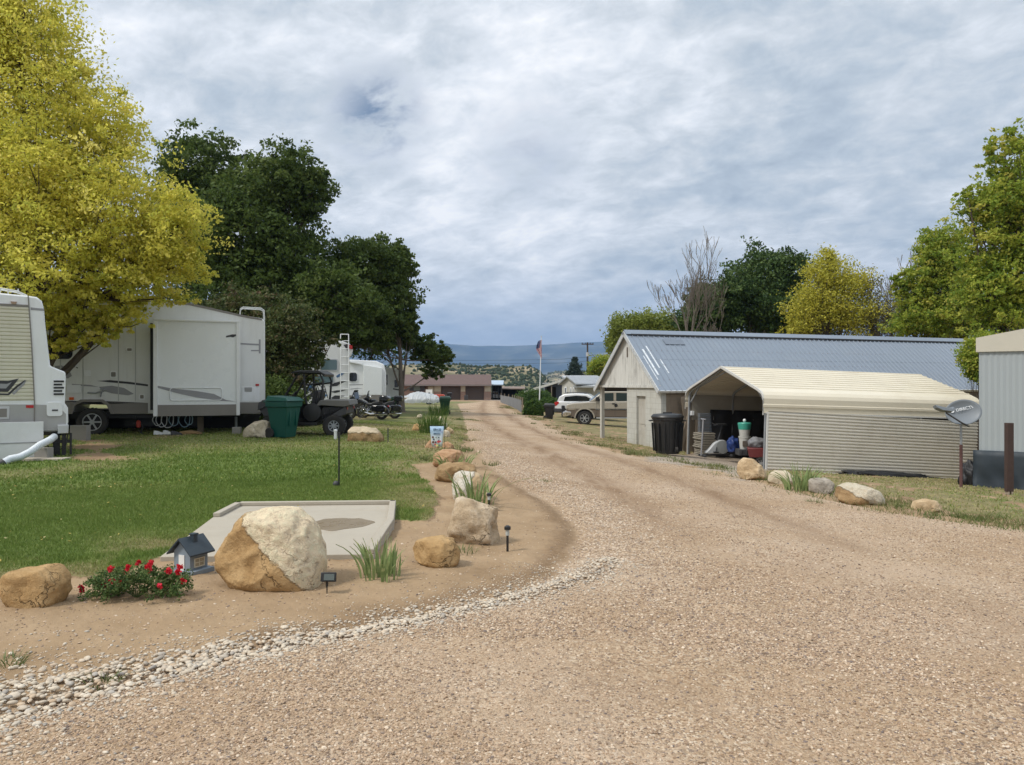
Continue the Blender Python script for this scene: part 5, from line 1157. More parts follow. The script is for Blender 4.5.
# ------------------------------------------------------------------ touring motorcycles
def motorcycle(label, px, D, rz, first=None):
    q, M = veh(px, D, rz)
    t = thing('motorcycle', label, 'motorcycle', q, rz, 'motorcycles parked on the grass')
    def bp(name, mb, mat, bev=.008): return mb.build(name, mat, t, world=False, bev=bev)
    for x, r_, nm in ((-.82, .32, 'front_wheel'), (.80, .31, 'rear_wheel')):
        T = Matrix.Translation((x, -.07, r_)) @ Matrix.Rotation(R(-90), 4, 'X')
        a = MB(T); a.lathe([(r_ * .62, 0), (r_ * .9, .0), (r_, .04), (r_, .1), (r_ * .9, .14), (r_ * .62, .14)], 26, cap=False); w = bp(nm, a, M_rubber, 0)
        a = MB(T); a.lathe([(r_ * .63, .03), (r_ * .55, .03), (r_ * .55, .11), (r_ * .63, .11)], 26, cap=False)
        for i in range(10): a.box(.02, r_ * .58, -.008, .008, .05, .09, M=Matrix.Rotation(6.283 * i / 10, 4, 'Z'))
        a.lathe([(.05, .0), (.05, .14)], 12); bp('rim', a, M_chrome, 0).parent = w
    a = MB()
    for y in (-.1, .1): a.tube([(-.82, y, .32), (-.60, y, .78), (-.50, y, 1.0)], .024, 8)
    bp('fork', a, M_chrome, 0)
    a = MB(); pts = [(-.82 + .36 * math.cos(R(k_)), .32 + .36 * math.sin(R(k_))) for k_ in range(10, 180, 17)] + [(-.82 + .33 * math.cos(R(k_)), .32 + .33 * math.sin(R(k_))) for k_ in range(163, 0, -17)]; a.prism(pts, -.085, .085); bp('front_fender', a, M_black)
    a = MB(); pts = [(.80 + .38 * math.cos(R(k_)), .33 + .36 * math.sin(R(k_))) for k_ in range(0, 150, 15)] + [(.80 + .34 * math.cos(R(k_)), .33 + .32 * math.sin(R(k_))) for k_ in range(140, 0, -15)]; a.prism(pts, -.1, .1); bp('rear_fender', a, M_black)
    a = MB(); a.prism([(-.86, .80), (-.82, 1.0), (-.62, 1.12), (-.55, 1.34), (-.50, 1.34), (-.46, 1.08), (-.44, .84), (-.60, .76)], -.30, .30); bp('fairing', a, pmat('black_paint', (.012, .012, .014), .12, coat=.6), .05)
    a = MB(); a.prism([(-.57, 1.32), (-.50, 1.44), (-.47, 1.42), (-.52, 1.32)], -.24, .24); bp('windscreen', a, M_glass, .01)
    a = MB(Matrix.Translation((-.84, 0, .90)) @ Matrix.Rotation(R(-90), 4, 'Y')); a.lathe([(.09, 0), (.10, .03), (.06, .05)], 18); bp('headlight', a, M_chrome, 0)
    a = MB(); a.tube([(-.42, -.42, 1.08), (-.50, -.30, 1.10), (-.50, .30, 1.10), (-.42, .42, 1.08)], .018, 8); bp('handlebar', a, M_chrome, 0)
    for sy in (-1, 1):
        a = MB(); a.ball((-.46, sy * .46, 1.16), (.03, .06, .04), 10); a.tube([(-.46, sy * .36, 1.09), (-.46, sy * .44, 1.15)], .008, 6); bp('mirror', a, M_chrome, 0)
    a = MB(); a.prism([(-.46, .98), (-.40, 1.02), (-.20, 1.00), (.08, .84), (.06, .72), (-.42, .76)], -.16, .16); bp('fuel_tank', a, pmat('black_paint', (.012, .012, .014), .12, coat=.6), .06)
    a = MB(); a.prism([(.04, .70), (.06, .82), (.30, .78), (.42, .86), (.72, .90), (.74, .96), (.80, .96), (.80, .74), (.4, .66)], -.17, .17); bp('seat', a, M_black, .04)
    e = MB()
    for k_, (x, an) in enumerate(((-.16, 20), (.10, -20))):
        T = Matrix.Translation((x, 0, .50)) @ Matrix.Rotation(R(-an), 4, 'Y')
        for j in range(7): e.lathe([(.075, 0), (.09, .008), (.075, .016)], 14, 0, T @ Matrix.Translation((0, 0, j * .026)), cap=True)
    e.lathe([(.14, -.17), (.17, -.13), (.17, .13), (.14, .17)], 18, 0, Matrix.Translation((-.02, 0, .38)) @ Matrix.Rotation(R(90), 4, 'X')); e.box(-.28, .34, -.12, .12, .24, .44)
    bp('engine', e, M_chrome, .004)
    for sy in (-1, 1):
        a = MB(); a.tube([(.0, sy * .17, .36), (.3, sy * .2, .26), (1.14, sy * .22, .27)], [.025, .04, .05], 10); bp('exhaust', a, M_chrome, 0)
        a = MB(); a.prism([(.42, .40), (.40, .60), (.46, .70), (1.02, .70), (1.14, .60), (1.10, .40), (.98, .36)], sy * .33 - .1, sy * .33 + .1); bp('saddlebag', a, pmat('black_paint', (.012, .012, .014), .12, coat=.6), .03)
    a = MB(); a.prism([(.74, .92), (.76, 1.16), (1.12, 1.18), (1.22, 1.05), (1.18, .90)], -.26, .26); bp('top_case', a, pmat('black_paint', (.012, .012, .014), .12, coat=.6), .04)
    a = MB(); a.box(1.14, 1.15, -.1, .1, .62, .7); bp('tail_lamp', a, M_red, 0)
    a = MB(); a.tube([(-.1, -.12, .3), (-.2, -.34, .02)], .015, 6); bp('kickstand', a, M_black, 0)
    a = MB(); a.tube([(-.38, -.26, .30), (-.34, -.3, .55), (-.34, .3, .55), (-.38, .26, .30)], .018, 8); bp('crash_bar', a, M_chrome, 0)
    return t
motorcycle('black touring motorcycle with chrome engine, nearer one of the pair, facing left', 366, 37.0, R(-10))
motorcycle('black motorcycle parked behind the chrome one, only its rear bags showing', 379, 38.8, R(6))

# ------------------------------------------------------------------ campers further back
# overcab camper with ladder
q = (X(350, 33), 33.0); gq = gz(*q); M6 = local(q, R(13)); P = Plane(q, R(13))
t = thing('ladder_camper', 'white camper with black and blue swooshes and rear ladder, behind the bush and buggy', 'camper', (q[0], q[1], gq), R(13))
stack(t, M6, 'body', P.poly([(150, 338), (300, 338), (318, 339.5), (342, 341), (350, 344), (353, 350), (352, 354), (349.5, 357), (349.5, 404), (345, 407), (200, 408), (150, 408)]), 0, 2.4, pmat('camper_bright', (.66, .67, .67), .35, dirt=.2, dirtc=(.45, .43, .38)), .04)
g_ = MB(M6)
for pts, mi in (([(329, 387), (334, 383), (340, 381.5), (348, 380.5), (341, 383.5), (337, 386), (329, 386.8)], 0), ([(330, 392), (336, 390.5), (346, 390), (340, 392), (335, 393)], 0), ([(331, 398), (335, 395.5), (345, 395.8), (341, 398), (337, 400.5), (333, 399.5)], 0),
                ([(336, 376), (340, 373.5), (345, 373), (341, 376), (337, 378)], 1), ([(303, 390), (312, 383), (322, 381), (314, 387), (306, 393)], 1), ([(304, 398), (314, 391), (326, 389), (316, 394), (308, 400)], 0), ([(293, 384), (300, 379), (306, 378), (298, 384)], 1), ([(318, 398), (324, 394), (328, 395), (322, 399)], 1)):
    g_.prism(P.poly(pts), -.006, -.001, mi)
g_.build('side_graphic', [M_blackd, M_bluedd], t)
for (a1, a2, b1, b2) in ((320, 338, 371, 359), (312, 334, 384, 375)):
    w_ = stack(t, M6, 'window', rrect(P(a1, 0)[0], P(a2, 0)[0], P(330, b1)[1], P(330, b2)[1], .06), -.02, -.001, M_alu); stack(w_, M6, 'pane', rrect(P(a1 + 1, 0)[0], P(a2 - 1, 0)[0], P(330, b1 - 1)[1], P(330, b2 + 1)[1], .05), -.026, -.021, pmat('reflection_tinted_glass', (.10, .15, .16), .05))  # greenish reflection is painted into the pane colour
a = MB(M6)
for px in (340.5, 348.6): a.tube([(P(px, 0)[0], -.10, P(px, 403)[1]), (P(px, 0)[0], -.10, P(px, 338)[1]), (P(px, 0)[0], -.05, P(px, 334.5)[1])], .02, 6)
for py in range(341, 403, 8): a.tube([(P(340.5, 0)[0], -.10, P(345, py)[1]), (P(348.6, 0)[0], -.10, P(345, py)[1])], .016, 6)
a.tube([(P(340.5, 0)[0], -.05, P(345, 334.5)[1]), (P(348.6, 0)[0], -.05, P(345, 334.5)[1])], .02, 6); a.build('ladder', M_white, t)
stack(t, M6, 'tail_lamp', P.poly([(348.5, 344), (352.5, 346), (352.5, 349.5), (348.5, 348.5)]), -.03, -.001, M_red)
stack(t, M6, 'vent_triangle', P.poly([(343.5, 345), (347.5, 344), (347.5, 351)]), -.012, -.001, M_dgrey)
a = MB(M6); a.box(P(200, 0)[0], P(346, 0)[0], .2, 2.3, gq + .3, P(300, 407)[1] + .05); a.box(P(330, 0)[0], P(352, 0)[0], .0, .3, gq + .35, gq + .55); a.build('chassis', M_black, t)
wheel(t, M6, P(262, 0)[0], gq + .38, .38, .24, .0); wheel(t, M6, P(318, 0)[0], gq + .38, .38, .24, .0)
a = MB(M6); a.box(P(322, 0)[0], P(344, 0)[0], -.05, -.02, P(330, 411.5)[1], P(330, 408)[1]); a.build('bumper', M_steel, t)
# white travel trailer
q = (X(387, 41), 41.0); gq = gz(*q); M7 = local(q, R(11)); P = Plane(q, R(11))
t = thing('white_travel_trailer', 'plain white travel trailer with dark window and grey skirt, behind the motorcycles', 'camper', (q[0], q[1], gq), R(11))
stack(t, M7, 'body', P.poly([(330, 356.5), (349, 359.5), (376, 361), (384, 364.5), (386, 372), (386.3, 382), (386, 396), (384, 401), (330, 401)]), 0, 2.4, M_white, .05)
stack(t, M7, 'slide_out', P.poly([(363.5, 365), (382, 368), (382, 395), (363.5, 395)]), -.35, -.001, pmat('slide_white', (.60, .625, .615), .3), .02)
stack(t, M7, 'skirt', P.poly([(335, 395.3), (385, 395.3), (384, 400.6), (335, 400.6)]), -.36, -.30, M_greyband)
w_ = stack(t, M7, 'window', rrect(P(348.5, 0)[0], P(357.5, 0)[0], P(353, 382)[1], P(353, 372)[1], .12), -.03, -.001, M_white); stack(w_, M7, 'pane', rrect(P(349.2, 0)[0], P(357, 0)[0], P(353, 381.5)[1], P(353, 372.8)[1], .11), -.037, -.031, M_glass)
stack(t, M7, 'awning', P.poly([(349, 361), (362, 363.5), (362, 365), (349, 362.6)]), -.12, -.001, M_white, .01)
g_ = MB(M7)
for pts in ([(349, 384.5), (363, 384.3), (363, 385), (349, 385.3)], [(350, 389), (358, 388), (363, 388.8), (358, 388.6), (350, 389.5)]): g_.prism(P.poly(pts), -.006, -.001)
g_.build('side_stripe', M_greyd, t)
a = MB(M7); a.box(P(340, 0)[0], P(380, 0)[0], .2, 2.3, gq + .2, P(380, 401)[1] + .05); a.build('chassis', M_black, t); wheel(t, M7, P(352, 0)[0], gq + .35, .35, .2, .02); wheel(t, M7, P(360, 0)[0], gq + .35, .35, .2, .02)
# small camper end
q = (X(404, 50), 50.0); gq = gz(*q); M8 = local(q, R(9)); P = Plane(q, R(9))
t = thing('pale_camper', 'small pale camper end with two dark windows, right of the white travel trailer', 'camper', (q[0], q[1], gq), R(9))
stack(t, M8, 'body', P.poly([(380, 366), (393, 368.5), (403, 370), (404, 373), (404, 397), (402, 401), (380, 401)]), 0, 2.4, M_white, .04)
for (a1, a2, b1, b2) in ((394.5, 398, 387.5, 380), (401, 402.6, 390, 375), (385.5, 387.5, 385, 375)):
    w_ = stack(t, M8, 'window', rrect(P(a1 - .4, 0)[0], P(a2 + .4, 0)[0], P(396, b1 + .4)[1], P(396, b2 - .4)[1], .04), -.02, -.001, M_white); stack(w_, M8, 'pane', rrect(P(a1, 0)[0], P(a2, 0)[0], P(396, b1)[1], P(396, b2)[1], .03), -.03, -.021, M_glass)
stack(t, M8, 'side_stripe', P.poly([(393, 388.2), (403.5, 390), (403.5, 391.4), (393, 389.6)]), -.006, -.001, M_blackd)
wheel(t, M8, P(394, 0)[0], gq + .35, .35, .2, -.02); a = MB(M8); a.box(P(381, 0)[0], P(402, 0)[0], .2, 2.2, gq + .2, P(400, 401)[1] + .04); a.build('chassis', M_black, t)
M_dgreen = pmat('dark_green_bin', (.012, .055, .025), .5, var=.15)
cart('small dark green cart between the white trailer and covered boat', Vector((X(391.5, 46), 46, gz(X(391.5, 46), 46))), R(10), M_dgreen, 1.0)

# covered boat
q, M = veh(419.5, 78, R(4), -.05); t = thing('covered_boat', 'silver grey tarp covered boat on the lawn by the garage house', 'covered boat', q, R(4))
n, k = 60, 28; V = []; rg = random.Random(2)
wl = 3.1 / 2 * 1.02
for i in range(n + 1):
    u = -1 + 2 * i / n; top = np.interp(u, [-1, -.85, -.6, -.3, 0, .3, .6, .85, 1], [.45, .72, .85, 1.12, 1.22, 1.12, .98, .85, .5]); hw = np.interp(u, [-1, -.8, 0, .8, 1], [.2, .8, 1.05, .95, .75])
    for j in range(k + 1):
        v = -1 + 2 * j / k; s_ = abs(v); y = hw * math.copysign(min(1, s_ * 1.25), v); z = top - (top - .5) * min(1, s_ / .75) ** 1.6 if s_ < .75 else .5 - (s_ - .75) / .25 * .42
        nz_ = mnoise.fractal(Vector((u * 5, v * 3, 1)), .8, 2, 4) * .09 + .05 * mnoise.noise(Vector((u * 16, v * 2.5, 4)))
        V.append((u * wl, y * (1 + nz_ * .5), z + nz_ * 1.1 + .12))
Q = [(i * (k + 1) + j, (i + 1) * (k + 1) + j, (i + 1) * (k + 1) + j + 1, i * (k + 1) + j + 1) for i in range(n) for j in range(k)]
np_mesh('tarp', np.array(V) * np.array([1.3, 1, 1.0]), Q, pmat('silver_tarp', (.40, .42, .43), .45, var=.12, vscale=2, dirt=.2), t, smooth=True)
a = MB(); a.prism([(-1.8, .55), (-1.95, .75), (1.9, .75), (1.8, .35), (-1.2, .35)], -.75, .75); a.build('hull', pmat('hull_tan', (.30, .25, .2), .5), t, world=False, bev=.08)
a = MB(); a.box(-2.0, 1.6, -.5, -.42, .28, .36); a.box(-2.0, 1.6, .42, .5, .28, .36); a.box(-2.4, -2.0, -.05, .05, .28, .36); a.build('trailer', M_black, t, world=False)
wheel(t, M, 1.0, .3, .3, .18, -.95); wheel(t, M, 1.0, .3, .3, .18, .75)
# green bin by the road
cart('dark green bin with flat lid at the far end of the lawn beside the road', Vector((X(445, 46), 46, gz(X(445, 46), 46))), R(4), M_dgreen, 1.13)

# ------------------------------------------------------------------ garage house
q = (X(383, 118), 118.0); q = (X(491, 120), 120.0); gq = gz(*q); ang = R(2)
M9 = local(q, ang); P = Plane(q, ang); t = thing('garage_house', 'low brick house with brown roof and two garage doors at the road end', 'house', (q[0], q[1], gq), ang)
brick = bpy.data.materials.new('brick_wall'); brick.use_nodes = True; g = NG(brick.node_tree); b = brick.node_tree.nodes['Principled BSDF']
tcx = g.n('ShaderNodeTexCoord').outputs['Object']; sp_ = g.n('ShaderNodeSeparateXYZ', {0: tcx}); vv_ = g.n('ShaderNodeCombineXYZ', {0: g.math('ADD', sp_.outputs[0], sp_.outputs[1]), 1: sp_.outputs[2]})
bt = g.n('ShaderNodeTexBrick', {'Vector': vv_.outputs[0], 'Color1': (.34, .16, .10, 1), 'Color2': (.22, .12, .085, 1), 'Mortar': (.36, .32, .28, 1), 'Scale': 3.0, 'Mortar Size': .03}); g.nt.links.new(bt.outputs[0], b.inputs['Base Color']); b.inputs['Roughness'].default_value = .9
M_cream = pmat('cream_stucco', (.50, .45, .34), .85, dirt=.2); M_gd = pmat('garage_door_brown', (.085, .062, .052), .7, var=.1); M_roofb = pmat('brown_shingle', (.125, .082, .072), .9, var=.2, vscale=1.5, bump=.6, bscale=6)
zt = P(480, 384.6)[1]; zb = gq - .3; xL = P(330, 0)[0]
wl = MB(M9)
for (a, b_) in ((330, 414.0), (434, 441.0), (460.5, 465.5), (484, 491)): wl.box(P(a, 0)[0], P(b_, 0)[0], 0, .5, zb, zt)
wl.box(xL, P(491, 0)[0], .5, 9, zb, zt); wl.box(P(414, 0)[0], P(434, 0)[0], .0, .5, zb, gq + .9); wl.box(P(441, 0)[0], P(484.0, 0)[0], .05, .48, P(470, 386.4)[1], zt)
wl.build('wall', brick, t)
for (a, b_) in ((434.2, 440.8), (461, 465.2), (484.8, 490.6)): cp = MB(M9); cp.box(P(a, 0)[0], P(b_, 0)[0], -.03, -.003, P(450, 391.6)[1], zt - .02); cp.build('cream_panel', M_cream, t)
for (a, b_) in ((441.3, 460.3), (465.7, 483.8)):
    d = MB(M9); d.box(P(a, 0)[0] + .01, P(b_, 0)[0] - .01, .22, .30, gq, P(450, 386.5)[1]); 
    for i in range(5): zz_ = gq + (P(450, 386.5)[1] - gq) * (i + .03) / 5; d.box(P(a, 0)[0] + .03, P(b_, 0)[0] - .03, .20, .22, zz_ + .03, zz_ + .36)
    d.build('garage_door', M_gd, t)
w = stack(t, M9, 'window', P.poly([(409.5, 384.8), (425, 384.8), (425, 391), (409.5, 391)]), -.05, -.003, M_dgrey); stack(w, M9, 'pane', P.poly([(413.8, 385.3), (420, 385.3), (420, 390.6), (413.8, 390.6)]), -.07, -.052, pmat('curtained_glass', (.16, .19, .17), .2))
stack(t, M9, 'door', P.poly([(428, 386.5), (433.5, 386.5), (433.5, 398), (428, 398)]), -.04, -.003, M_cream)
r_ = MB(M9); ze = zt; rz_ = P(490, 374.3)[1]
r_.add([(xL, -.7, ze), (P(491.6, 0)[0], -.7, ze), (P(491.2, 0)[0], 4.5, rz_), (xL, 4.5, rz_), (xL, -.7, ze - .22), (P(491.6, 0)[0], -.7, ze - .22), (P(491.2, 0)[0], 9.7, ze), (xL, 9.7, ze)],
       [(0, 1, 2, 3), (4, 5, 1, 0), (3, 2, 6, 7), (5, 6, 2, 1), (4, 7, 6, 5)]); r_.build('roof', M_roofb, t, smooth=False)
a = MB(M9); a.box(P(405, 0)[0], P(491.6, 0)[0], -.74, -.702, ze - .22, ze - .02); a.build('fascia', pmat('fascia_grey', (.20, .17, .16), .7), t)
# pavement before it
pv2 = MB(M9); pv2.box(P(395, 0)[0], P(500, 0)[0] + 3, -9, -.02, gq - .3, gq + .03); tag(pv2.build('driveway', pmat('asphalt_pale', (.22, .21, .2), .9, var=.08), None), kind='structure')
# things before the garage
def small(px, D, w, h, d, mat, name, label, cat, parts=None):
    x = X(px, D); q = Vector((x, D, gz(x, D) + .03)); t = thing(name, label, cat, q)
    a = MB(); a.prism([(-w * .5, 0), (w * .5, 0), (w * .5, h * .8), (w * .42, h), (-w * .42, h), (-w * .5, h * .8)], 0, d); a.build('body', mat, t, world=False, bev=.04)
    if parts: parts(t, w, h, d)
    return t
cart('black wheeled bin before the left garage door', Vector((X(449.5, 113), 113, gz(X(449.5, 113), 113) + .03)), 0, M_black, 1.15)
def jugs(t, w, h, d):
    a = MB(); a.box(-w * .3, w * .1, -.02, .0, h * .35, h * .7); a.build('label_panel', M_white, t, world=False)
small(437, 108, 2.2, .85, .8, pmat('red_cooler', (.45, .08, .05), .5), 'ice_chest', 'red and white chest behind the green bin at the garage house', 'chest', jugs)
small(466, 114, .55, .75, .5, M_dgrey, 'planter_box', 'small dark planter between the two garage doors', 'planter')
for s_, (px, D) in enumerate([(429, 104)]):
    x = X(px, D); q = Vector((x, D, gz(x, D))); t = thing('yard_sign', 'small pale sign with a dark round mark before the brick house', 'sign', q)
    a = MB(); a.box(-.45, .45, 0, .04, .6, 1.55); a.build('board', M_white, t, world=False); a = MB(); a.lathe([(.16, 0), (.16, .02)], 16, 0, Matrix.Translation((.02, -.003, 1.0)) @ Matrix.Rotation(R(90), 4, 'X')); a.build('round_mark', M_dgrey, t, world=False)
    a = MB(); a.box(-.4, -.34, 0, .05, -.1, .6); a.box(.34, .4, 0, .05, -.1, .6); a.build('post', M_dgrey, t, world=False)

# ------------------------------------------------------------------ sheds right of the garage house
def shed(name, label, D, px0, px1, pyt, depth, roofmat, pyroof, open_=True, wallm=M_dgrey, pyb=None, cat='shed'):
    q = (X(px0, D), float(D)); gq = gz(*q); P = Plane(q, 0.0); M = local(q, 0); t = thing(name, label, cat, (q[0], q[1], gq))
    x1 = P(px1, 0)[0]; zt = P(px0, pyt)[1]; zr = P(px0, pyroof)[1]; zb = gq - .4
    a = MB(M); a.box(0, .12, 0, depth, zb, zt); a.box(x1 - .12, x1, 0, depth, zb, zt); a.box(.121, x1 - .121, depth - .1, depth, zb, zt)
    a.build('wall', wallm, t)
    a = MB(M); a.add([(-.3, -.4, zt), (x1 + .3, -.4, zt), (x1 + .3, depth + .3, zr), (-.3, depth + .3, zr), (-.3, -.4, zt - .14), (x1 + .3, -.4, zt - .14), (x1 + .3, depth + .3, zr - .14), (-.3, depth + .3, zr - .14)],
                     [(0, 1, 2, 3), (7, 6, 5, 4), (4, 5, 1, 0), (5, 6, 2, 1), (6, 7, 3, 2), (7, 4, 0, 3)]); a.build('roof', roofmat, t, smooth=False)
    a = MB(M); n = 3
    for i in range(1, n): a.box(x1 * i / n - .06, x1 * i / n + .06, 0, .12, zb, zt - .14)
    a.build('post', wallm, t)
    return t, M, P
M_lblue = pmat('pale_blue_metal', (.42, .52, .62), .4, metal=.2); M_darkin = pmat('dark_shed_wood', (.03, .027, .025), .9); M_duskroof = pmat('grey_metal_roof', (.34, .36, .38), .5, metal=.2, dirt=.4)
shed('blue_roof_shed', 'tall dark open shed with pale blue metal roof beside the brick house', 128, 492, 501.5, 384.5, 7, M_lblue, 380.3, wallm=M_darkin)
t_, M_, P_ = shed('open_horse_shed', 'long low black open shed behind the grey fence', 135, 502, 523.5, 388.6, 5, pmat('rust_roof', (.20, .15, .12), .8, var=.2), 386.6, wallm=M_darkin)
# little white car parked in the blue roof shed
q, M = veh(495, 129.5, 0); t = thing('parked_hatchback', 'white car nose just visible inside the blue roofed shed', 'car', q)
a = MB(); a.prism([(-.9, .3), (.9, .3), (.95, .7), (.75, .85), (.55, 1.35), (-.55, 1.35), (-.75, .85), (-.95, .7)], 0, 3.6); a.build('body', M_white, t, world=False, bev=.06)
a = MB(); a.prism([(-.65, .9), (.65, .9), (.5, 1.28), (-.5, 1.28)], -.01, .0); a.build('windscreen', M_glass, t, world=False)
for sx in (-.75, .6):
    a = MB(); a.tube([(sx, .5, .3), (sx + .18, .5, .3)], .3, 16); a.build('wheel', M_rubber, t, world=False)
# slanted metal roof lean-to and slate blue shed
q = (X(525, 92), 92.0); gq = gz(*q); P = Plane(q, R(-4)); M = local(q, R(-4)); t = thing('lean_to_shelter', 'open shelter with bright slanting metal roof behind the flagpole', 'shelter', (q[0], q[1], gq), R(-4))
a = MB(M); pa, pb, pc_ = P(523.5, 391.5), P(541, 385.8), P(565, 378.6)
a.prism([pa, (pb[0], pb[1]), pc_, (pc_[0], pc_[1] - .25), (pb[0], pb[1] - .3), (pa[0], pa[1] - .25)], 0, 5.0); a.build('roof', pmat('white_sheet_roof', (.62, .61, .55), .4, dirt=.3), t)
for px in (526, 538, 551): x_, z_ = P(px, 391); a = MB(M); a.box(x_, x_ + .12, .1, .22, gq - .5, P(px, np.interp(px, [523.5, 541, 565], [391.5, 385.8, 378.6]))[1] - .25); a.build('post', M_wood, t); a = MB(M); a.box(x_, x_ + .12, 4.7, 4.82, gq - .5, P(px, np.interp(px, [523.5, 541, 565], [391.5, 385.8, 378.6]))[1] - .25); a.build('post', M_wood, t)
q = (X(545, 96), 96.0); gq = gz(*q); P = Plane(q, R(0)); M = local(q, 0); t = thing('slate_blue_shed', 'slate blue shed with black open doorway behind the white vehicle', 'shed', (q[0], q[1], gq))
x1 = P(562, 0)[0]; xa, xb = P(546.5, 0)[0], P(556, 0)[0]; zt = P(550, 384)[1]; zd_ = P(550, 387)[1]
a = MB(M); a.box(0, xa, 0, 4, gq - .5, zt); a.box(xb, x1, 0, 4, gq - .5, zt); a.box(xa, xb, 0, .3, zd_, zt); a.box(xa, xb, 3.8, 4, gq - .5, zt); a.build('wall', pmat('slate_blue_wall', (.10, .13, .18), .8), t)
a = MB(M); a.box(-.15, x1 + .15, -.2, 4.2, zt + .003, zt + .14); a.build('roof', M_duskroof, t)
a = MB(M); a.box(xa, xb, .32, .36, gq - .5, zd_); a.build('doorway', M_black, t)  # black sheet stands in for the shade inside the open doorway

# ------------------------------------------------------------------ grey fence beside the lane
fpts = [(500.5, 96), (511, 76), (517, 66), (521.5, 58)]
W3 = [Vector((X(a, b), b, gz(X(a, b), b))) for a, b in fpts]
t = thing('grey_fence', 'weathered grey board and wire fence along the right side of the far lane', 'fence', W3[0])
a = MB()
for A_, B_ in zip(W3[:-1], W3[1:]):
    n = max(2, int((B_ - A_).length / .26))
    d = (B_ - A_).normalized(); w = d.cross(Vector((0, 0, 1)))
    for i in range(n):
        c = A_.lerp(B_, (i + .5) / n); hh = .92 + .06 * math.sin(i * 2.3); Mx_ = Matrix.Translation(c) @ Matrix.Rotation(math.atan2(d.y, d.x), 4, 'Z'); a.box(-.06, .06, -.012, .012, .04, hh, 0, Mx_)
a.build('slat_panel', pmat('grey_boards', (.24, .245, .25), .9, var=.3, vscale=1.2, streak=.4), t)
for i in range(9):
    f_ = i / 8 * (len(W3) - 1); j = min(int(f_), len(W3) - 2); c = W3[j].lerp(W3[j + 1], f_ - j) + Vector((.08, 0, 0)); a = MB(); a.tube([c + Vector((0, 0, -.2)), c + Vector((0, 0, 1.2))], .05, 6); a.build('post', M_wood, t)

# flagpole
q = (X(539.3, 80), 80.0); gq = gz(*q); t = thing('flagpole', 'white flagpole with a hanging striped flag beyond the round bush', 'flagpole', (q[0], q[1], gq))
a = MB(); a.tube([(q[0], q[1], gq - .1), (X(541.3, 80), 80, Z(337, 80))], [.07, .035], 10); a.build('pole', M_white, t)
a = MB(); a.ball((X(541.3, 80), 80, Z(336.6, 80)), .07, 10); a.build('finial', M_alu, t)
cols = [pmat('flag_red', (.42, .03, .05), .8), pmat('flag_white', (.6, .6, .6), .8), pmat('flag_navy', (.03, .05, .16), .8)]
a = MB(); topz, botz = Z(340, 80), Z(358.3, 80); nx_, nz_ = 13, 26; G_ = {}
for j in range(nz_ + 1):
    for i in range(nx_ + 1):
        u = i / nx_; v = j / nz_
        wdt = .36 + .26 * math.sin(v * 3.0) ; x = -.05 - (u - .0) * wdt * (1 if v < .6 else .95) + .42 * u * sm(np.array(v), .3, 1.0) ; y = .10 * math.sin(u * 9 + v * 4)
        G_[i, j] = (X(541.0, 80) + float(x) + .12, 80 - .08 + y, topz + (botz - topz) * v - .12 * u)
for j in range(nz_):
    for i in range(nx_):
        mi = 2 if (i >= 5 and j < 11) else (i % 2)
        a.add([G_[i, j], G_[i + 1, j], G_[i + 1, j + 1], G_[i, j + 1]], [(0, 3, 2, 1)], mi)
fo = a.build('flag', cols, t); sd = fo.modifiers.new('thick', 'SOLIDIFY'); sd.thickness = .01
st = MB(); rg = random.Random(3)
for i in range(6, 13):
    for j in range(1, 10, 2):
        c = (Vector(G_[i, j]) + Vector(G_[i, j + 1])) / 2; st.box(c.x - .012, c.x + .012, c.y - .02, c.y + .02, c.z - .018, c.z + .018)
st.build('stars', cols[1], fo)

# utility pole with crossarm and wires
q = (X(587.5, 120), 120.0); gq = gz(*q); t = thing('utility_pole', 'tall wooden utility pole with crossarm rising behind the pale houses', 'utility pole', (q[0], q[1], gq))
zt = Z(342.5, 120); a = MB(); a.tube([(q[0], q[1], gq - .3), (q[0], q[1], zt)], [.19, .13], 10); a.build('pole', pmat('dark_pole_wood', (.06, .045, .035), .9), t)
a = MB(); a.box(q[0] - .95, q[0] + .95, q[1] - .22, q[1] - .1, Z(344.8, 120), Z(343.8, 120)); a.build('crossarm', pmat('dark_pole_wood', (.06, .045, .035), .9), t)
for dx in (-.85, -.3, .4, .85): a = MB(); a.lathe([(.05, 0), (.06, .1), (.03, .18)], 8, 0, Matrix.Translation((q[0] + dx, q[1] - .16, Z(343.8, 120)))); a.build('insulator', M_dgrey, t)
a = MB(); a.tube([(q[0] - .02, q[1] - .35, Z(356.5, 120)), (q[0] - .02, q[1] - .35, Z(352.5, 120))], .24, 12); a.build('transformer', pmat('transformer_grey', (.42, .43, .43), .5), t)
a = MB(); a.tube([(q[0], q[1], Z(356, 120)), (q[0] + .9, q[1] - .1, Z(355, 120)), (q[0] + 1.1, q[1] - .1, Z(357, 120))], .05, 6); a.build('bracket', M_dgrey, t)
a = MB()
for dz, e1 in ((0, 361.2), (.6, 360.3)): a.tube([(X(380, 150), 150, Z(e1 + 1.5, 150))] + [(X(380 + (587 - 380) * k_ / 8, 150 - 30 * k_ / 8), 150 - 30 * k_ / 8, Z(362.6 + 1.2 * math.sin(math.pi * k_ / 8), 150 - 30 * k_ / 8) + dz) for k_ in range(1, 8)] + [(q[0], q[1], Z(361, 120) + dz)], .022, 4)
a.build('power_line', M_black, t)
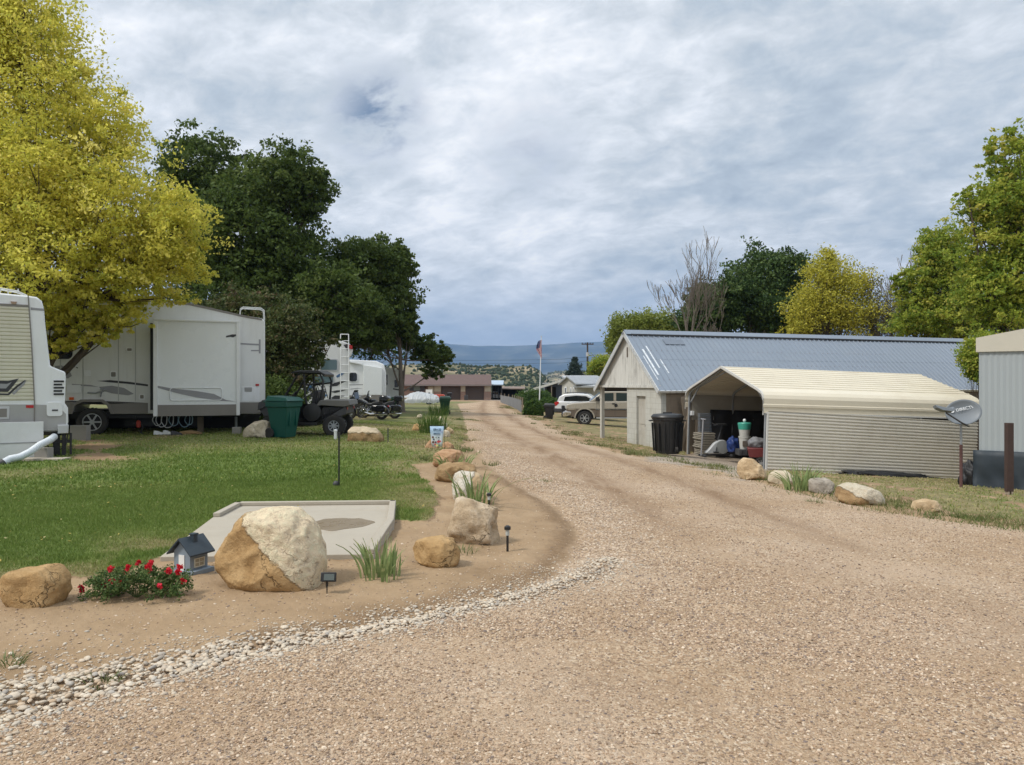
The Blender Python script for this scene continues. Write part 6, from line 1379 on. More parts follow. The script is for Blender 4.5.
# ------------------------------------------------------------------ pickup truck
q, M = veh(565.0, 44.0, R(-3), -.14); t = thing('pickup_truck', 'tan and brown crew cab pickup truck seen through the open barn bay', 'pickup truck', q, R(-3))
tan = pmat('tan_car_paint', (.36, .325, .265), .3, var=.03, coat=.4); brn = pmat('brown_car_paint', (.135, .105, .08), .35, var=.03, coat=.3)
def tp(name, mb, mat, bev=.02, par=None, **k): return mb.build(name, mat, par or t, world=False, bev=bev, **k)
H = .93
def arch(cx, r, a0=180, a1=0, n=9, z=.42): return [(cx + r * math.cos(R(a0 + (a1 - a0) * i / n)), z + r * math.sin(R(a0 + (a1 - a0) * i / n))) for i in range(n + 1)]
up = [(.10, .92), (.12, 1.22), (.40, 1.28), (1.55, 1.36), (1.62, 1.40), (6.0, 1.42), (6.05, 1.0)] 
lower = [(.15, .62)] + arch(1.13, .52) + [(1.75, .50), (4.25, .50)] + arch(4.95, .52) + [(6.05, .6), (6.05, .93), (.10, .93)]
a = MB(); a.prism([(.10, .931), (.08, 1.10), (.14, 1.22), (.50, 1.29), (1.55, 1.37), (4.0, 1.40), (6.05, 1.40), (6.05, .931)], .05, 1.95); body = tp('body', a, tan, .05)
a = MB(); a.prism(lower, .05, 1.95); tp('lower_body', a, brn, .01)
a = MB(); a.prism([(1.45, 1.372), (2.15, 1.93), (2.35, 1.98), (3.85, 1.98), (3.98, 1.90), (4.05, 1.38)], .16, 1.84); tp('cab', a, tan, .06)
# windows
def wn(pts, nm='side_window'):
    for y0, y1 in ((.145, .155), (1.845, 1.855)): a = MB(); a.prism(pts, y0, y1); tp(nm, a, pmat('tinted_glass', (.035, .05, .05), .08, spec=.7), 0)
wn([(1.90, 1.42), (2.28, 1.86), (2.80, 1.88), (2.80, 1.42)]); wn([(2.96, 1.42), (2.96, 1.88), (3.78, 1.86), (3.86, 1.42)])
a = MB(); a.add([(1.50, .24, 1.42), (1.50, 1.76, 1.42), (2.13, 1.70, 1.91), (2.13, .30, 1.91)], [(0, 1, 2, 3)], 0, Matrix.Translation((-.02, 0, .012))); tp('windscreen', a, pmat('sky_glass', (.20, .24, .26), .06), 0)
a = MB(); a.box(1.75, 6.05, .035, .048, .90, .96); a.box(.2, .62, .035, .048, .90, .96); tp('side_moulding', a, M_chrome, 0)
a = MB(); a.box(1.80, 4.2, -.10, .06, .40, .46); tp('running_board', a, M_alu, .01)
a = MB(); a.prism([(-.12, .52), (-.14, .60), (-.12, .78), (.12, .80), (.35, .78), (.35, .62), (.1, .52)], .02, 1.98); tp('bumper', a, M_chrome, .02)
a = MB(); a.box(-.18, .0, .5, 1.5, .5, 1.12); 
for k_ in range(4): a.box(-.2, -.18, .5, 1.5, .55 + .15 * k_, .6 + .15 * k_)
tp('grille', a, M_black, .01)
for y in (.10, 1.62):
    a = MB(); a.box(.04, .14, y, y + .28, .95, 1.18); tp('headlight', a, pmat('headlamp', (.5, .5, .48), .1), .01)
a = MB(); a.prism([(1.75, 1.42), (1.78, 1.64), (1.96, 1.66), (1.98, 1.42)], -.12, .02); a.box(1.85, 1.92, .0, .16, 1.48, 1.52); tp('mirror', a, M_black, .02)
for x in (2.70, 3.62): a = MB(); a.box(x, x + .18, .02, .048, 1.24, 1.29); tp('door_handle', a, M_dgrey, .005)
a = MB()
for x in (1.82, 2.88, 3.98): a.box(x, x + .012, .044, .049, .56, 1.39)
tp('door_seam', a, M_dgrey, 0)
a = MB(); a.lathe([(.10, 0), (.10, .012)], 16, 0, Matrix.Translation((2.94, .05, 1.16)) @ Matrix.Rotation(R(90), 4, 'X')); tp('round_badge', a, M_black, 0)
a = MB(); a.prism(arch(1.13, .60, 180, 0) + arch(1.13, .53, 0, 180), .0, .06); tp('fender_flare', a, tan, 0); a = MB(); a.prism(arch(4.95, .60, 180, 0) + arch(4.95, .53, 0, 180), .0, .06); tp('fender_flare', a, tan, 0)
a = MB(); a.box(.4, 5.9, .3, 1.7, .38, .62); a.box(.62, 1.66, .2, 1.8, .5, .93); tp('chassis', a, M_black, 0)
for x in (1.13, 4.95):
    wheel(t, M, x, .42, .42, .26, .02, M_alu, 6); wheel(t, M, x, .42, .42, .26, 1.70, M_alu, 6)
# ------------------------------------------------------------------ white suv, seen from behind and the side
q, M = veh(554.5, 53.0, R(-14)); t = thing('white_suv', 'white sport utility vehicle parked beyond the tan pickup, red tail light showing', 'suv', q, R(-14))
wh = pmat('white_car_paint', (.66, .67, .68), .25, var=.02, coat=.5)
low = [(.05, .45), (.06, .62)] + [] 
a = MB(); a.prism([(.02, .55), (-.02, .80), (.02, 1.02), (.20, 1.10), (2.5, 1.08), (3.6, .98), (4.35, .86), (4.50, .60), (4.40, .40)] + arch(3.65, .40, 0, 180, z=.34) + arch(.95, .40, 0, 180, z=.34) + [(.1, .40)], .05, 1.85); tp('body', a, wh, .06)
a = MB(); a.prism([(.14, 1.05), (.30, 1.42), (.62, 1.60), (1.5, 1.66), (2.3, 1.60), (3.25, 1.04)], .14, 1.76); tp('cabin', a, wh, .08)
wn2 = [(.62, 1.12), (.72, 1.42), (1.5, 1.50), (2.2, 1.46), (2.85, 1.12)]
for y0, y1 in ((.12, .135), (1.765, 1.78)): a = MB(); a.prism(wn2, y0, y1); tp('side_window', a, M_glass, 0)
a = MB(); a.add([(.10, .28, 1.12), (.10, 1.62, 1.12), (.34, 1.55, 1.45), (.34, .35, 1.45)], [(0, 3, 2, 1)]); tp('rear_window', a, M_glass, 0)
for y in (.03, 1.62): a = MB(); a.prism([(-.04, .78), (.0, 1.04), (.26, 1.10), (.32, .98), (.12, .80)], y, y + .25); tp('tail_lamp', a, M_red, .01)
a = MB(); a.prism([(-.06, .36), (-.06, .62), (.5, .60), (.5, .36)], .03, 1.87); a.box(.5, 4.3, .04, 1.86, .26, .42); tp('lower_cladding', a, M_dgrey, .02)
a = MB(); a.box(-.066, -.04, .75, 1.15, .66, .80); tp('licence_plate', a, M_greyd, 0)
a = MB(); a.tube([(.6, .3, 1.66), (.8, .3, 1.72), (2.0, .3, 1.70), (2.2, .3, 1.64)], .02, 6); a.tube([(.6, 1.6, 1.66), (.8, 1.6, 1.72), (2.0, 1.6, 1.70), (2.2, 1.6, 1.64)], .02, 6); tp('roof_rail', a, M_dgrey, 0)
for x in (.95, 3.65): wheel(t, M, x, .34, .345, .22, .03, M_alu, 8); wheel(t, M, x, .34, .345, .22, 1.65, M_alu, 8)
# spare narrow dark bin, tilted
cart('black wheeled bin leaning beside the road next to the round bush', Vector((X(549.5, 48), 48, gz(X(549.5, 48), 48))), R(80), M_black, 1.02)

# ------------------------------------------------------------------ pale houses behind the vehicles
siding = pmat('pale_siding', (.46, .45, .40), .7, dirt=.35, streak=.3)
def gable_house(name, label, D, rz, px0, py_e, py_a, pxr, length, px1=None, cat='house', half=None, overh=.3, roof=M_duskroof, windows=(), porch=False):
    q = (X(px0, D), float(D)); gq = gz(*q); P = Plane(q, rz); M = local(q, rz); t = thing(name, label, cat, (q[0], q[1], gq), rz)
    w = P(px1, 0)[0]; ze = P(px0, py_e)[1]; za = P(pxr, py_a)[1]; zb = gq - .4
    a = MB(M); a.prism([(0, zb), (w, zb), (w, ze), (P(pxr, 0)[0], za), (0, ze)], 0, length); wall = a.build('wall', siding, t)
    a = MB(M); m = P(pxr, 0)[0]; th = .12; sl = (za - ze)
    for (x0, x1) in ((m, -overh), (m, w + overh)):
        k_ = (x1 - m) / ((0 if x1 < m else w) - m); z1 = za + (ze - za) * k_
        a.prism([(m, za + .003), (m, za + th), (x1, z1 + th), (x1, z1 + .003)], -overh, length + overh)
    a.build('roof', roof, t)
    for (a1, a2, b1, b2) in windows:
        f_ = stack(t, M, 'window', P.poly([(a1, b1), (a2, b1), (a2, b2), (a1, b2)]), -.06, -.003, M_white); (x0, z0), (x1, z1) = P(a1, b1), P(a2, b2)
        stack(f_, M, 'pane', [(x0 + .1, z0 + .1), (x1 - .1, z0 + .1), (x1 - .1, z1 - .1), (x0 + .1, z1 - .1)], -.08, -.062, M_glass)
    return t, M, P
t, M_, P_ = gable_house('pale_house', 'pale weathered house with grey metal roof, its gable end behind the white vehicle', 78, R(-58), 562, 383.5, 377.3, 569.0, 9.0, px1=576.5, windows=((565.0, 567.0, 393.5, 387),(570.5, 572, 394.5, 387.5), (573.3, 574.8, 394.5, 387.5)))
# long roof side facing the lane
q = (X(577, 76), 76.0); gq = gz(*q); P = Plane(q, R(2)); M_ = local(q, R(2)); t = thing('porch_house', 'low house with pale metal porch roof and brown wall, left of the old barn gable', 'house', (q[0], q[1], gq), R(2))
a = MB(M_); a.box(0, P(586, 0)[0], 1.2, 6, gq - .4, P(580, 387)[1]); a.build('wall', siding, t)
a = MB(M_); a.box(P(586.2, 0)[0], P(606, 0)[0], 2.2, 6, gq - .4, P(580, 387)[1]); a.build('brown_wall', pmat('brown_board', (.15, .105, .075), .85, var=.2), t)
a = MB(M_); x1 = P(607, 0)[0]; z0, z1 = P(580, 387.8)[1], P(580, 382.6)[1]
a.add([(-.3, -.2, z0), (x1, -.2, z0), (x1, 6.4, z1 + .6), (-.9, 6.4, z1 + .6), (-.3, -.2, z0 + .16), (x1, -.2, z0 + .16), (x1, 6.4, z1 + .76), (-.9, 6.4, z1 + .76)], [(3, 2, 1, 0), (4, 5, 6, 7), (0, 1, 5, 4), (1, 2, 6, 5), (2, 3, 7, 6), (3, 0, 4, 7)])
for i in range(14): xx = x1 * i / 14; a.add([(xx, -.2, z0 + .165), (xx + .05, -.2, z0 + .165), (xx + .05, 6.4, z1 + .765), (xx, 6.4, z1 + .765), (xx, -.2, z0 + .2), (xx + .05, -.2, z0 + .2), (xx + .05, 6.4, z1 + .8), (xx, 6.4, z1 + .8)], [(3, 2, 1, 0), (4, 5, 6, 7), (0, 1, 5, 4), (1, 2, 6, 5), (2, 3, 7, 6), (3, 0, 4, 7)])
a.build('roof', pmat('pale_metal_roof', (.46, .48, .49), .4, metal=.3, dirt=.3), t, smooth=False)
for (a1, a2) in ((579.8, 581.6), (583, 585)):
    f_ = stack(t, M_, 'window', P.poly([(a1, 396), (a2, 396), (a2, 391), (a1, 391)]), 1.14, 1.197, M_white); (x0, z0), (x2, z2) = P(a1, 396), P(a2, 391); stack(f_, M_, 'pane', [(x0 + .06, z0 + .06), (x2 - .06, z0 + .06), (x2 - .06, z2 - .06), (x0 + .06, z2 - .06)], 1.12, 1.138, M_glass)
a = MB(M_)
for px in (577.5, 588, 600): x_ = P(px, 0)[0]; a.box(x_, x_ + .12, 0, .12, gq - .3, z0)
a.build('porch_post', M_wood, t)
stack(t, M_, 'round_ornament', [(P(593.5, 0)[0] + .38 * math.cos(R(k_)), P(593, 393)[1] + .38 * math.sin(R(k_))) for k_ in range(0, 360, 30)], 2.1, 2.197, pmat('orange_print', (.42, .12, .04), .7))

# ------------------------------------------------------------------ the old barn
A0 = Vector((5.3, 27.0)); gdir = Vector((-1.64, 4.6)).normalized(); e = Vector((gdir.y, -gdir.x))
ea = math.atan2(e.y, e.x); gb = gz(5.3, 27) - .15
MBn = Matrix.Translation((A0.x, A0.y, 0)) @ Matrix.Rotation(ea, 4, 'Z')   # local x along the ridge, y along the gable to the left
WD, LN, ZE, ZA = 4.88, 17.3, 1.42, 3.50
t = thing('old_barn', 'long weathered white barn with ribbed blue grey metal roof behind the carport', 'barn', (5.3, 27.0, gb), ea)
def wood_wall():
    m = bpy.data.materials.new('weathered_white_boards'); m.use_nodes = True; g = NG(m.node_tree); b = m.node_tree.nodes['Principled BSDF']
    tc = g.n('ShaderNodeTexCoord').outputs['Object']
    n = g.noise(g.vmul(tc, (3, 5.5, .55)), 1.6, 8, .7, .2); n2 = g.noise(g.vmul(tc, (1, 1, .7)), 1.4, 6, .65)
    c = g.ramp(g.math('ADD', g.math('MULTIPLY', n, .65), g.math('MULTIPLY', n2, .35)), [(.32, (.19, .185, .17)), (.41, (.38, .375, .35)), (.47, (.54, .535, .50)), (.66, (.64, .635, .60))])
    sp = g.n('ShaderNodeSeparateXYZ', {0: tc}); w = g.n('ShaderNodeMath', {0: g.math('MULTIPLY', sp.outputs[1], 6.6)}, operation='FRACT').outputs[0]
    c = g.mix(g.mapr(w, .05, .0, 0, .6), c, (.12, .11, .10))
    g.nt.links.new(c, b.inputs['Base Color']); b.inputs['Roughness'].default_value = .9
    bn = g.n('ShaderNodeBump', {'Height': g.math('ADD', n, g.mapr(w, .06, 0, 0, -1)), 'Strength': .5, 'Distance': .01}); g.nt.links.new(bn.outputs[0], b.inputs['Normal']); return m
M_bw = wood_wall()
# painted block wall
M_blockw = bpy.data.materials.new('painted_block_wall'); M_blockw.use_nodes = True; g = NG(M_blockw.node_tree); b = M_blockw.node_tree.nodes['Principled BSDF']
tcx = g.n('ShaderNodeTexCoord').outputs['Object']; sp_ = g.n('ShaderNodeSeparateXYZ', {0: tcx}); vv_ = g.n('ShaderNodeCombineXYZ', {0: g.math('ADD', sp_.outputs[0], sp_.outputs[1]), 1: sp_.outputs[2]})
bt = g.n('ShaderNodeTexBrick', {'Vector': vv_.outputs[0], 'Color1': (.50, .50, .46, 1), 'Color2': (.46, .46, .42, 1), 'Mortar': (.38, .37, .33, 1), 'Scale': 1.0, 'Mortar Size': .008, 'Brick Width': .4, 'Row Height': .2, 'Mortar Smooth': .4})
cc_ = g.mix(g.mapr(g.noise(g.vmul(tcx, (4, 4, .9)), 1.5, 7, .65), .5, .75, 0, .5), bt.outputs[0], (.25, .22, .17)); zlow = g.math('ADD', sp_.outputs[2], g.math('MULTIPLY', g.noise(tcx, 6, 4), .35))
cc_ = g.mix(g.mapr(zlow, .55, .30, 0, .45), cc_, (.28, .22, .15)); g.nt.links.new(cc_, b.inputs['Base Color']); b.inputs['Roughness'].default_value = .85
bn = g.n('ShaderNodeBump', {'Height': bt.outputs['Fac'], 'Strength': -.4, 'Distance': .01}); g.nt.links.new(bn.outputs[0], b.inputs['Normal'])
def gt(px):   # distance along the gable seen at a pixel column
    k_ = (px - 512) / F; return (A0.x - k_ * A0.y) / (k_ * gdir.y - gdir.x)
d0, d1, wl = gt(645.5), gt(636.5), gt(627)
dz = 1.06
a = MB(MBn)
a.box(0, .2, 0, d0, gb - .3, ZE - .004); a.box(0, .2, d1, wl, gb - .3, ZE - .004); a.box(0, .2, d0, d1, dz, ZE - .004)
a.box(.201, LN, wl - .2, wl, gb - 1.0, ZE - .06); a.box(LN - .2, LN, .201, wl - .201, gb - 1, ZE - .06)
a.build('block_wall', M_blockw, t)
a = MB(MBn); a.box(.201, LN - .201, 0, .15, gb - .6, ZE - .06); a.build('side_wall', M_wood, t)
a = MB(MBn); a.prism([(0, ZE), (-WD, ZE), (-WD / 2, ZA)], -.0, .12, 0, Matrix.Rotation(R(90), 4, 'Z') @ Matrix.Scale(-1, 4, (1, 0, 0)) if False else Matrix())
a = MB(MBn)
pts = [(0, ZE), (WD, ZE), (WD / 2, ZA)]
a.add([(-.03, y, z) for y, z in pts] + [(.12, y, z) for y, z in pts], [(0, 2, 1), (3, 4, 5), (0, 1, 4, 3), (1, 2, 5, 4), (2, 0, 3, 5)])
a.build('gable_boards', M_bw, t, smooth=False)
a = MB(MBn); a.box(-.07, -.032, -.02, WD + .1, ZE - .05, ZE + .05); a.build('gable_trim', M_bw, t)
a = MB(MBn); a.box(-.045, -.0315, WD / 2 - .05, WD / 2 + .05, ZE + 1.12, ZE + 1.5); a.build('gable_vent', pmat('stained_wood', (.13, .11, .09), .9), t)
dr_ = MB(MBn); dr_.box(.09, .13, d0 + .001, d1 - .001, gb - .05, dz - .001); dd = dr_.build('door', pmat('old_white_door', (.44, .42, .37), .7, dirt=.4, streak=.4), t)
a = MB(MBn)
for z0 in (gb + .12, gb + 1.0): a.box(.075, .089, d0 + .07, d1 - .07, z0, z0 + .65)
a.build('door_panel', pmat('old_white_door', (.44, .42, .37), .7), dd); a = MB(MBn); a.ball((.06, d0 + .09, gb + .95), .03, 10); a.build('handle', M_dgrey, dd)
a = MB(MBn); a.box(0, .14, WD - .14, WD, gb - .3, ZE - .004); a.build('corner_post', pmat('white_post', (.50, .49, .44), .7, dirt=.3), t)
for x in (4.2, 8.4, 12.8, 17.1): a = MB(MBn); a.box(x, x + .14, WD - .14, WD, gb - 1, ZE - .06); a.build('corner_post', M_wood, t)
a = MB(MBn); a.box(.15, LN, WD - .16, WD - .02, ZE - .22, ZE - .061); a.box(.13, .2, wl + .001, WD - .15, ZE - .16, ZE - .001); a.box(.3, LN - .3, wl, WD - .17, ZE - .058, ZE - .02); a.build('beam', M_darkin, t)
# roof sheets with standing ribs
sl = math.hypot(WD / 2, ZA - ZE); th = math.atan2(ZA - ZE, WD / 2)
def roof_bm(side):
    T = MBn @ Matrix.Translation((0, WD / 2, ZA + .03)) @ (Matrix.Rotation(th, 4, 'X') if side < 0 else Matrix.Rotation(math.pi, 4, 'Z') @ Matrix.Rotation(th, 4, 'X') @ Matrix.Identity(4))
    a = MB(T); L = sl + .26; x0, x1 = (-.18, LN + .2) if side < 0 else (-LN - .2, .18)
    a.box(x0, x1, -L, 0.0, -.03, 0)
    n = int((x1 - x0) / .23)
    for i in range(n + 1):
        xx = x0 + (x1 - x0) * i / n; a.add([(xx - .022, -L, .0005), (xx + .022, -L, .0005), (xx + .008, -L, .030), (xx - .008, -L, .030), (xx - .022, -.02, .0005), (xx + .022, -.02, .0005), (xx + .008, -.02, .030), (xx - .008, -.02, .030)],
                                             [(0, 1, 2, 3), (7, 6, 5, 4), (1, 5, 6, 2), (3, 2, 6, 7), (0, 3, 7, 4)])
    return a, T, L
M_rib = pmat('blue_grey_metal_roof', (.225, .265, .32), .42, metal=.25, var=.09, vscale=.9, dirt=.25, dirtc=(.30, .32, .34))
a, T, L = roof_bm(-1); rf = a.build('roof_sheet', M_rib, t, smooth=False)
a2, T2, L2 = roof_bm(1); a2.build('roof_sheet', M_rib, t, smooth=False)
a = MB(T); a.box(-.22, -.185, -L, .02, -.14, .012); a.build('rake_trim', pmat('bright_trim', (.66, .68, .69), .3, metal=.3), t)
a = MB(T2); a.box(.185, .22, -L2, .02, -.14, .012); a.build('rake_trim', pmat('bright_trim', (.66, .68, .69), .3, metal=.3), t)
a = MB(T); a.box(1.28, 2.15, -1.55 + .75, -1.10 + .62, .012, .034); a.build('roof_patch', pmat('roof_patch_dark', (.16, .19, .235), .5), t) 
a = MB(T)
for (x0, x1, y0, y1) in ((.12, .19, -2.6, -1.1), (.36, .41, -2.2, -.9), (.62, .66, -2.5, -1.7), (.0, .05, -2.9, -1.5)): a.box(x0, x1, y0, y1, .001, .006)
a.build('worn_streak', pmat('bare_bright_metal', (.72, .74, .75), .3, metal=.4), t)
rc = MB(MBn)
zr = ZA + .07
rc.add([(-.2, WD / 2 - .22, zr - .15), (-.2, WD / 2, zr + .03), (-.2, WD / 2 + .22, zr - .15), (LN + .2, WD / 2 - .22, zr - .15), (LN + .2, WD / 2, zr + .03), (LN + .2, WD / 2 + .22, zr - .15)], [(0, 3, 4, 1), (1, 4, 5, 2)])
r_o = rc.build('ridge_cap', M_rib, t, smooth=False)
sc_ = MB(T); rg = random.Random(8)
for i in range(0, 74):
    for yv in (-.35, -1.2, -2.05, -2.9):
        if rg.random() < .9: sc_.box(-.06 + i * .23 + .06, -.06 + i * .23 + .078, yv, yv + .02, .001, .012)
sc_.build('roof_screw', pmat('rusty_screw', (.16, .09, .06), .8), rf)
lp = MB(T)
for yv in (-1.72,): lp.box(-.18, LN + .2, yv, yv + .012, .0, .005)
lp.build('sheet_lap', pmat('lap_shadow_line', (.15, .17, .2), .6), rf)
rd = MB(MBn); rd.box(0, LN, WD / 2 - .235, WD / 2 - .20, zr - .19, zr - .135)
rd.build('ridge_closure', M_dgrey, t)
a = MB(T); a.box(-.2, LN + .2, -L - .03, -L - .001, -.10, .0); a.build('eave_trim', pmat('bright_trim', (.66, .68, .69), .3, metal=.3), t)
# leaning boards between the barn and carport
q = MBn @ Vector((.9, -.12, 0)); q.z = gz(q.x, q.y); t = thing('leaning_boards', 'weathered boards leaning on the barn wall behind the black trash can', 'boards', q, ea)
for i, (x, tl, h) in enumerate([(-.05, .10, 1.9), (.18, -.16, 2.0), (.42, .05, 1.8), (-.3, .3, 1.5), (.62, -.05, 1.95)]):
    a = MB(Matrix.Translation((x, -.05 - .02 * i, 0)) @ Matrix.Rotation(tl, 4, 'Y')); a.box(-.08, .08, -.02, .02, -.1, h); a.build('board', M_wood, t, world=False)

# ------------------------------------------------------------------ tall black trash can
q = Vector((X(667.5, 24), 24, gz(X(667.5, 24), 24))); q.z = Z(451.5, 24); t = thing('trash_can', 'large round black trash can with domed lid standing against the corner of the white barn', 'trash can', q)
M_can = pmat('black_can_plastic', (.016, .017, .018), .42, var=.2, dirt=.3, dirtc=(.10, .085, .07))
a = MB(); prof = [(.36, -.06), (.37, .03), (.40, .4), (.44, .85), (.46, 1.0), (.49, 1.01), (.49, 1.07), (.47, 1.08)]; a.lathe(prof, 32)
for k_ in range(16): a.box(-.012, .012, .40, .455, .05, .93, 0, Matrix.Rotation(6.283 * k_ / 16, 4, 'Z') @ Matrix.Rotation(-.06, 4, 'X'))
a.build('body', M_can, t, world=False)
a = MB(); a.lathe([(.50, 1.05), (.515, 1.09), (.50, 1.13), (.44, 1.18), (.2, 1.20), (.02, 1.205)], 32); a.box(-.14, .14, -.03, .03, 1.20, 1.24); a.build('lid', M_can, t, world=False, bev=0)
for sx in (-1, 1): a = MB(); a.tube([(sx * .47, -.09, .98), (sx * .57, -.07, .97), (sx * .57, .07, .97), (sx * .47, .09, .98)], .02, 8); a.build('handle', M_can, t, world=False)
a = MB(); a.tube([(.15, -.40, .08), (.23, -.40, .08)], .1, 16); a.build('wheel', M_rubber, t, world=False)

# ------------------------------------------------------------------ metal carport with its contents
A1 = Vector((7.02, 21.0)); ea1 = math.atan2(.196, .98); tilt = R(1.85)
MC = Matrix.Translation((A1.x, A1.y, 0)) @ Matrix.Rotation(ea1, 4, 'Z') @ Matrix.Rotation(tilt, 4, 'Y')
CW, CL = 5.1, 6.75
gc = gz(7.02, 21)
t = thing('metal_carport', 'cream metal carport with ribbed siding, open toward the road, in front of the long barn', 'carport', (7.02, 21, gc), ea1)
half = [(-.01, .72), (-.01, 1.12), (.03, 1.22), (.12, 1.31), (.35, 1.40), (CW / 2, 2.06)]
prof = half + [(CW - y, z) for y, z in half[-2::-1]]
def densify(pr, step=.22, rib=.02):
    out = []; tot = 0
    for (y0, z0), (y1, z1) in zip(pr[:-1], pr[1:]):
        ln = math.hypot(y1 - y0, z1 - z0); n = max(1, int(ln / (step / 1)))
        nx_, nz_ = -(z1 - z0) / ln, (y1 - y0) / ln
        if ln < .3: out.append((y0, z0)); continue
        for i in range(n):
            for f_, h_ in ((0, 0), (.38, 0), (.42, rib), (.58, rib), (.62, 0)): u = (i + f_) / n; out.append((y0 + (y1 - y0) * u + nx_ * h_, z0 + (z1 - z0) * u + nz_ * h_))
    out.append(pr[-1]); return out
dp_ = densify(prof)
M_cr = pmat('cream_roof_metal', (.66, .60, .475), .42, metal=.0, var=.07, vscale=1.1, dirt=.5, dirtc=(.45, .37, .26))
a = MB(MC); n = len(dp_)
vs = [(-.12, y, z) for y, z in dp_] + [(CL + .12, y, z) for y, z in dp_]; a.add(vs, [(i, i + n, i + n + 1, i + 1) for i in range(n - 1)])
o = a.build('roof', M_cr, t, smooth=False); sd = o.modifiers.new('thick', 'SOLIDIFY'); sd.thickness = .012; sd.offset = -1
# front arch trim
def archtube(x, r, mat, nm, leg=True):
    a = MB(MC); pts = [(x, y + (.06 if y < CW / 2 else -.06) * (1 if abs(y - CW / 2) > .1 else 0), z - .05) for y, z in prof[1:-1]]
    if leg: pts = [(x, .06, -1.3)] + pts + [(x, CW - .06, -1.3)]
    a.tube(pts, r, 4); return a.build(nm, mat, t)
for x in (.0, 1.6, 3.2, 4.9, CL): archtube(x, .04, M_steel, 'frame_arch')
a = MB(MC)
for (y0, z0), (y1, z1) in zip(prof[:-1], prof[1:]):
    a.add([(-.14, y0, z0 + .015), (-.14, y1, z1 + .015), (-.14, y1, z1 - .06), (-.14, y0, z0 - .06), (-.10, y0, z0 + .015), (-.10, y1, z1 + .015), (-.10, y1, z1 - .06), (-.10, y0, z0 - .06)], [(0, 1, 2, 3), (7, 6, 5, 4), (0, 4, 5, 1), (2, 6, 7, 3)])
a.build('front_trim', pmat('trim_white', (.56, .55, .52), .4), t)
# braces
a = MB(MC); a.tube([(.05, .08, .9), (.05, .7, 1.44)], .03, 4); a.tube([(.05, CW - .08, .9), (.05, CW - .7, 1.44)], .03, 4); a.tube([(.05, CW - .5, 1.36), (.05, CW / 2, 1.9), (.05, .5, 1.36)], .02, 4); a.build('brace', M_steel, t)
# corrugated siding facing the road
M_sid = pmat('ribbed_siding', (.68, .64, .56), .42, var=.04, vscale=.8, dirt=.25, dirtc=(.36, .31, .24), streak=.2)
pts = []; pit = .0885; zt = .80; k_ = 0; zb = -1.32; N_ = int((zt - zb) / pit)
for i in range(N_):
    z0 = zt - i * pit
    for f_, h_ in ((0, 0), (.18, .0), (.34, .034), (.66, .034), (.82, 0)): pts.append((-.02 - .034 + h_, z0 - f_ * pit))
def siding_sheet(x0, x1, yfun, nm, ztop=.80, mat=M_sid, sag=0.0, parent=t):
    a = MB(MC); n = len(pts); nx_ = 24; vs = []
    for j in range(nx_ + 1):
        x = x0 + (x1 - x0) * j / nx_
        for (dy, z) in pts: vs.append((x, yfun + dy + .006 * math.sin(x * 2.1 + z * 3), z + sag * x))
    a.add(vs, [(j * n + i, (j + 1) * n + i, (j + 1) * n + i + 1, j * n + i + 1) for j in range(nx_) for i in range(n - 1) if True]); return a.build(nm, mat, parent, smooth=False)
sheet = siding_sheet(.03, CL, 0, 'siding', sag=-.028)
a = MB(MC); a.box(-.005, .04, -.05, .0, -1.2, .72); a.box(-.03, CL, -.03, -.0, .70, .745); a.build('corner_trim', pmat('trim_white', (.56, .55, .52), .4), t)
scr = MB(MC)
for i in range(14):
    for z in (.2, -.5): scr.box(.4 + i * .46, .415 + i * .46, -.05, -.045, z - i * .013, z + .015 - i * .013)
scr.build('screw', M_steel, t)
# inside: upper far wall, tarps, far end
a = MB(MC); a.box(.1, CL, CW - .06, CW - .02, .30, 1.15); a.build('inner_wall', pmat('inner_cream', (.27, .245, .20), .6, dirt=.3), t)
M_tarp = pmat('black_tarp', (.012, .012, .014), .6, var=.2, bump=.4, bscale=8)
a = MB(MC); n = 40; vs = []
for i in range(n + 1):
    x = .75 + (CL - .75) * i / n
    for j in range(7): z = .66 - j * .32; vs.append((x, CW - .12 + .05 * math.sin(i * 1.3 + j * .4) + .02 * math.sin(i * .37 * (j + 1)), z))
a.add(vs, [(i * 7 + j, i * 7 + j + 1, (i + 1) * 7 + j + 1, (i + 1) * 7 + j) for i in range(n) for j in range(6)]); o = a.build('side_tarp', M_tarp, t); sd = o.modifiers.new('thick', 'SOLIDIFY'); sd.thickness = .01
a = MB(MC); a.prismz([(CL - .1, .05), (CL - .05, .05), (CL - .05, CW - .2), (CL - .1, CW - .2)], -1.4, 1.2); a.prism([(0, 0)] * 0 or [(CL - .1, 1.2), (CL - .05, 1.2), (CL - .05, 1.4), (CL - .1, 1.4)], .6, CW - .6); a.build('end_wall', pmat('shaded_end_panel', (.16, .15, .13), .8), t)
a = MB(MC); a.box(.04, .14, CW - .16, CW - .0, .45, .6); a.build('junction_box', M_white, t)
a = MB(MC); a.tube([(.04, CW - .0, -1.2), (.04, CW + .02, .9)], .075, 8); a.build('timber_post', M_wood, t)
def cpt(x, y): v = MC @ Vector((x, y, 0)); return Vector((v.x, v.y, gz(v.x, v.y) - .02))
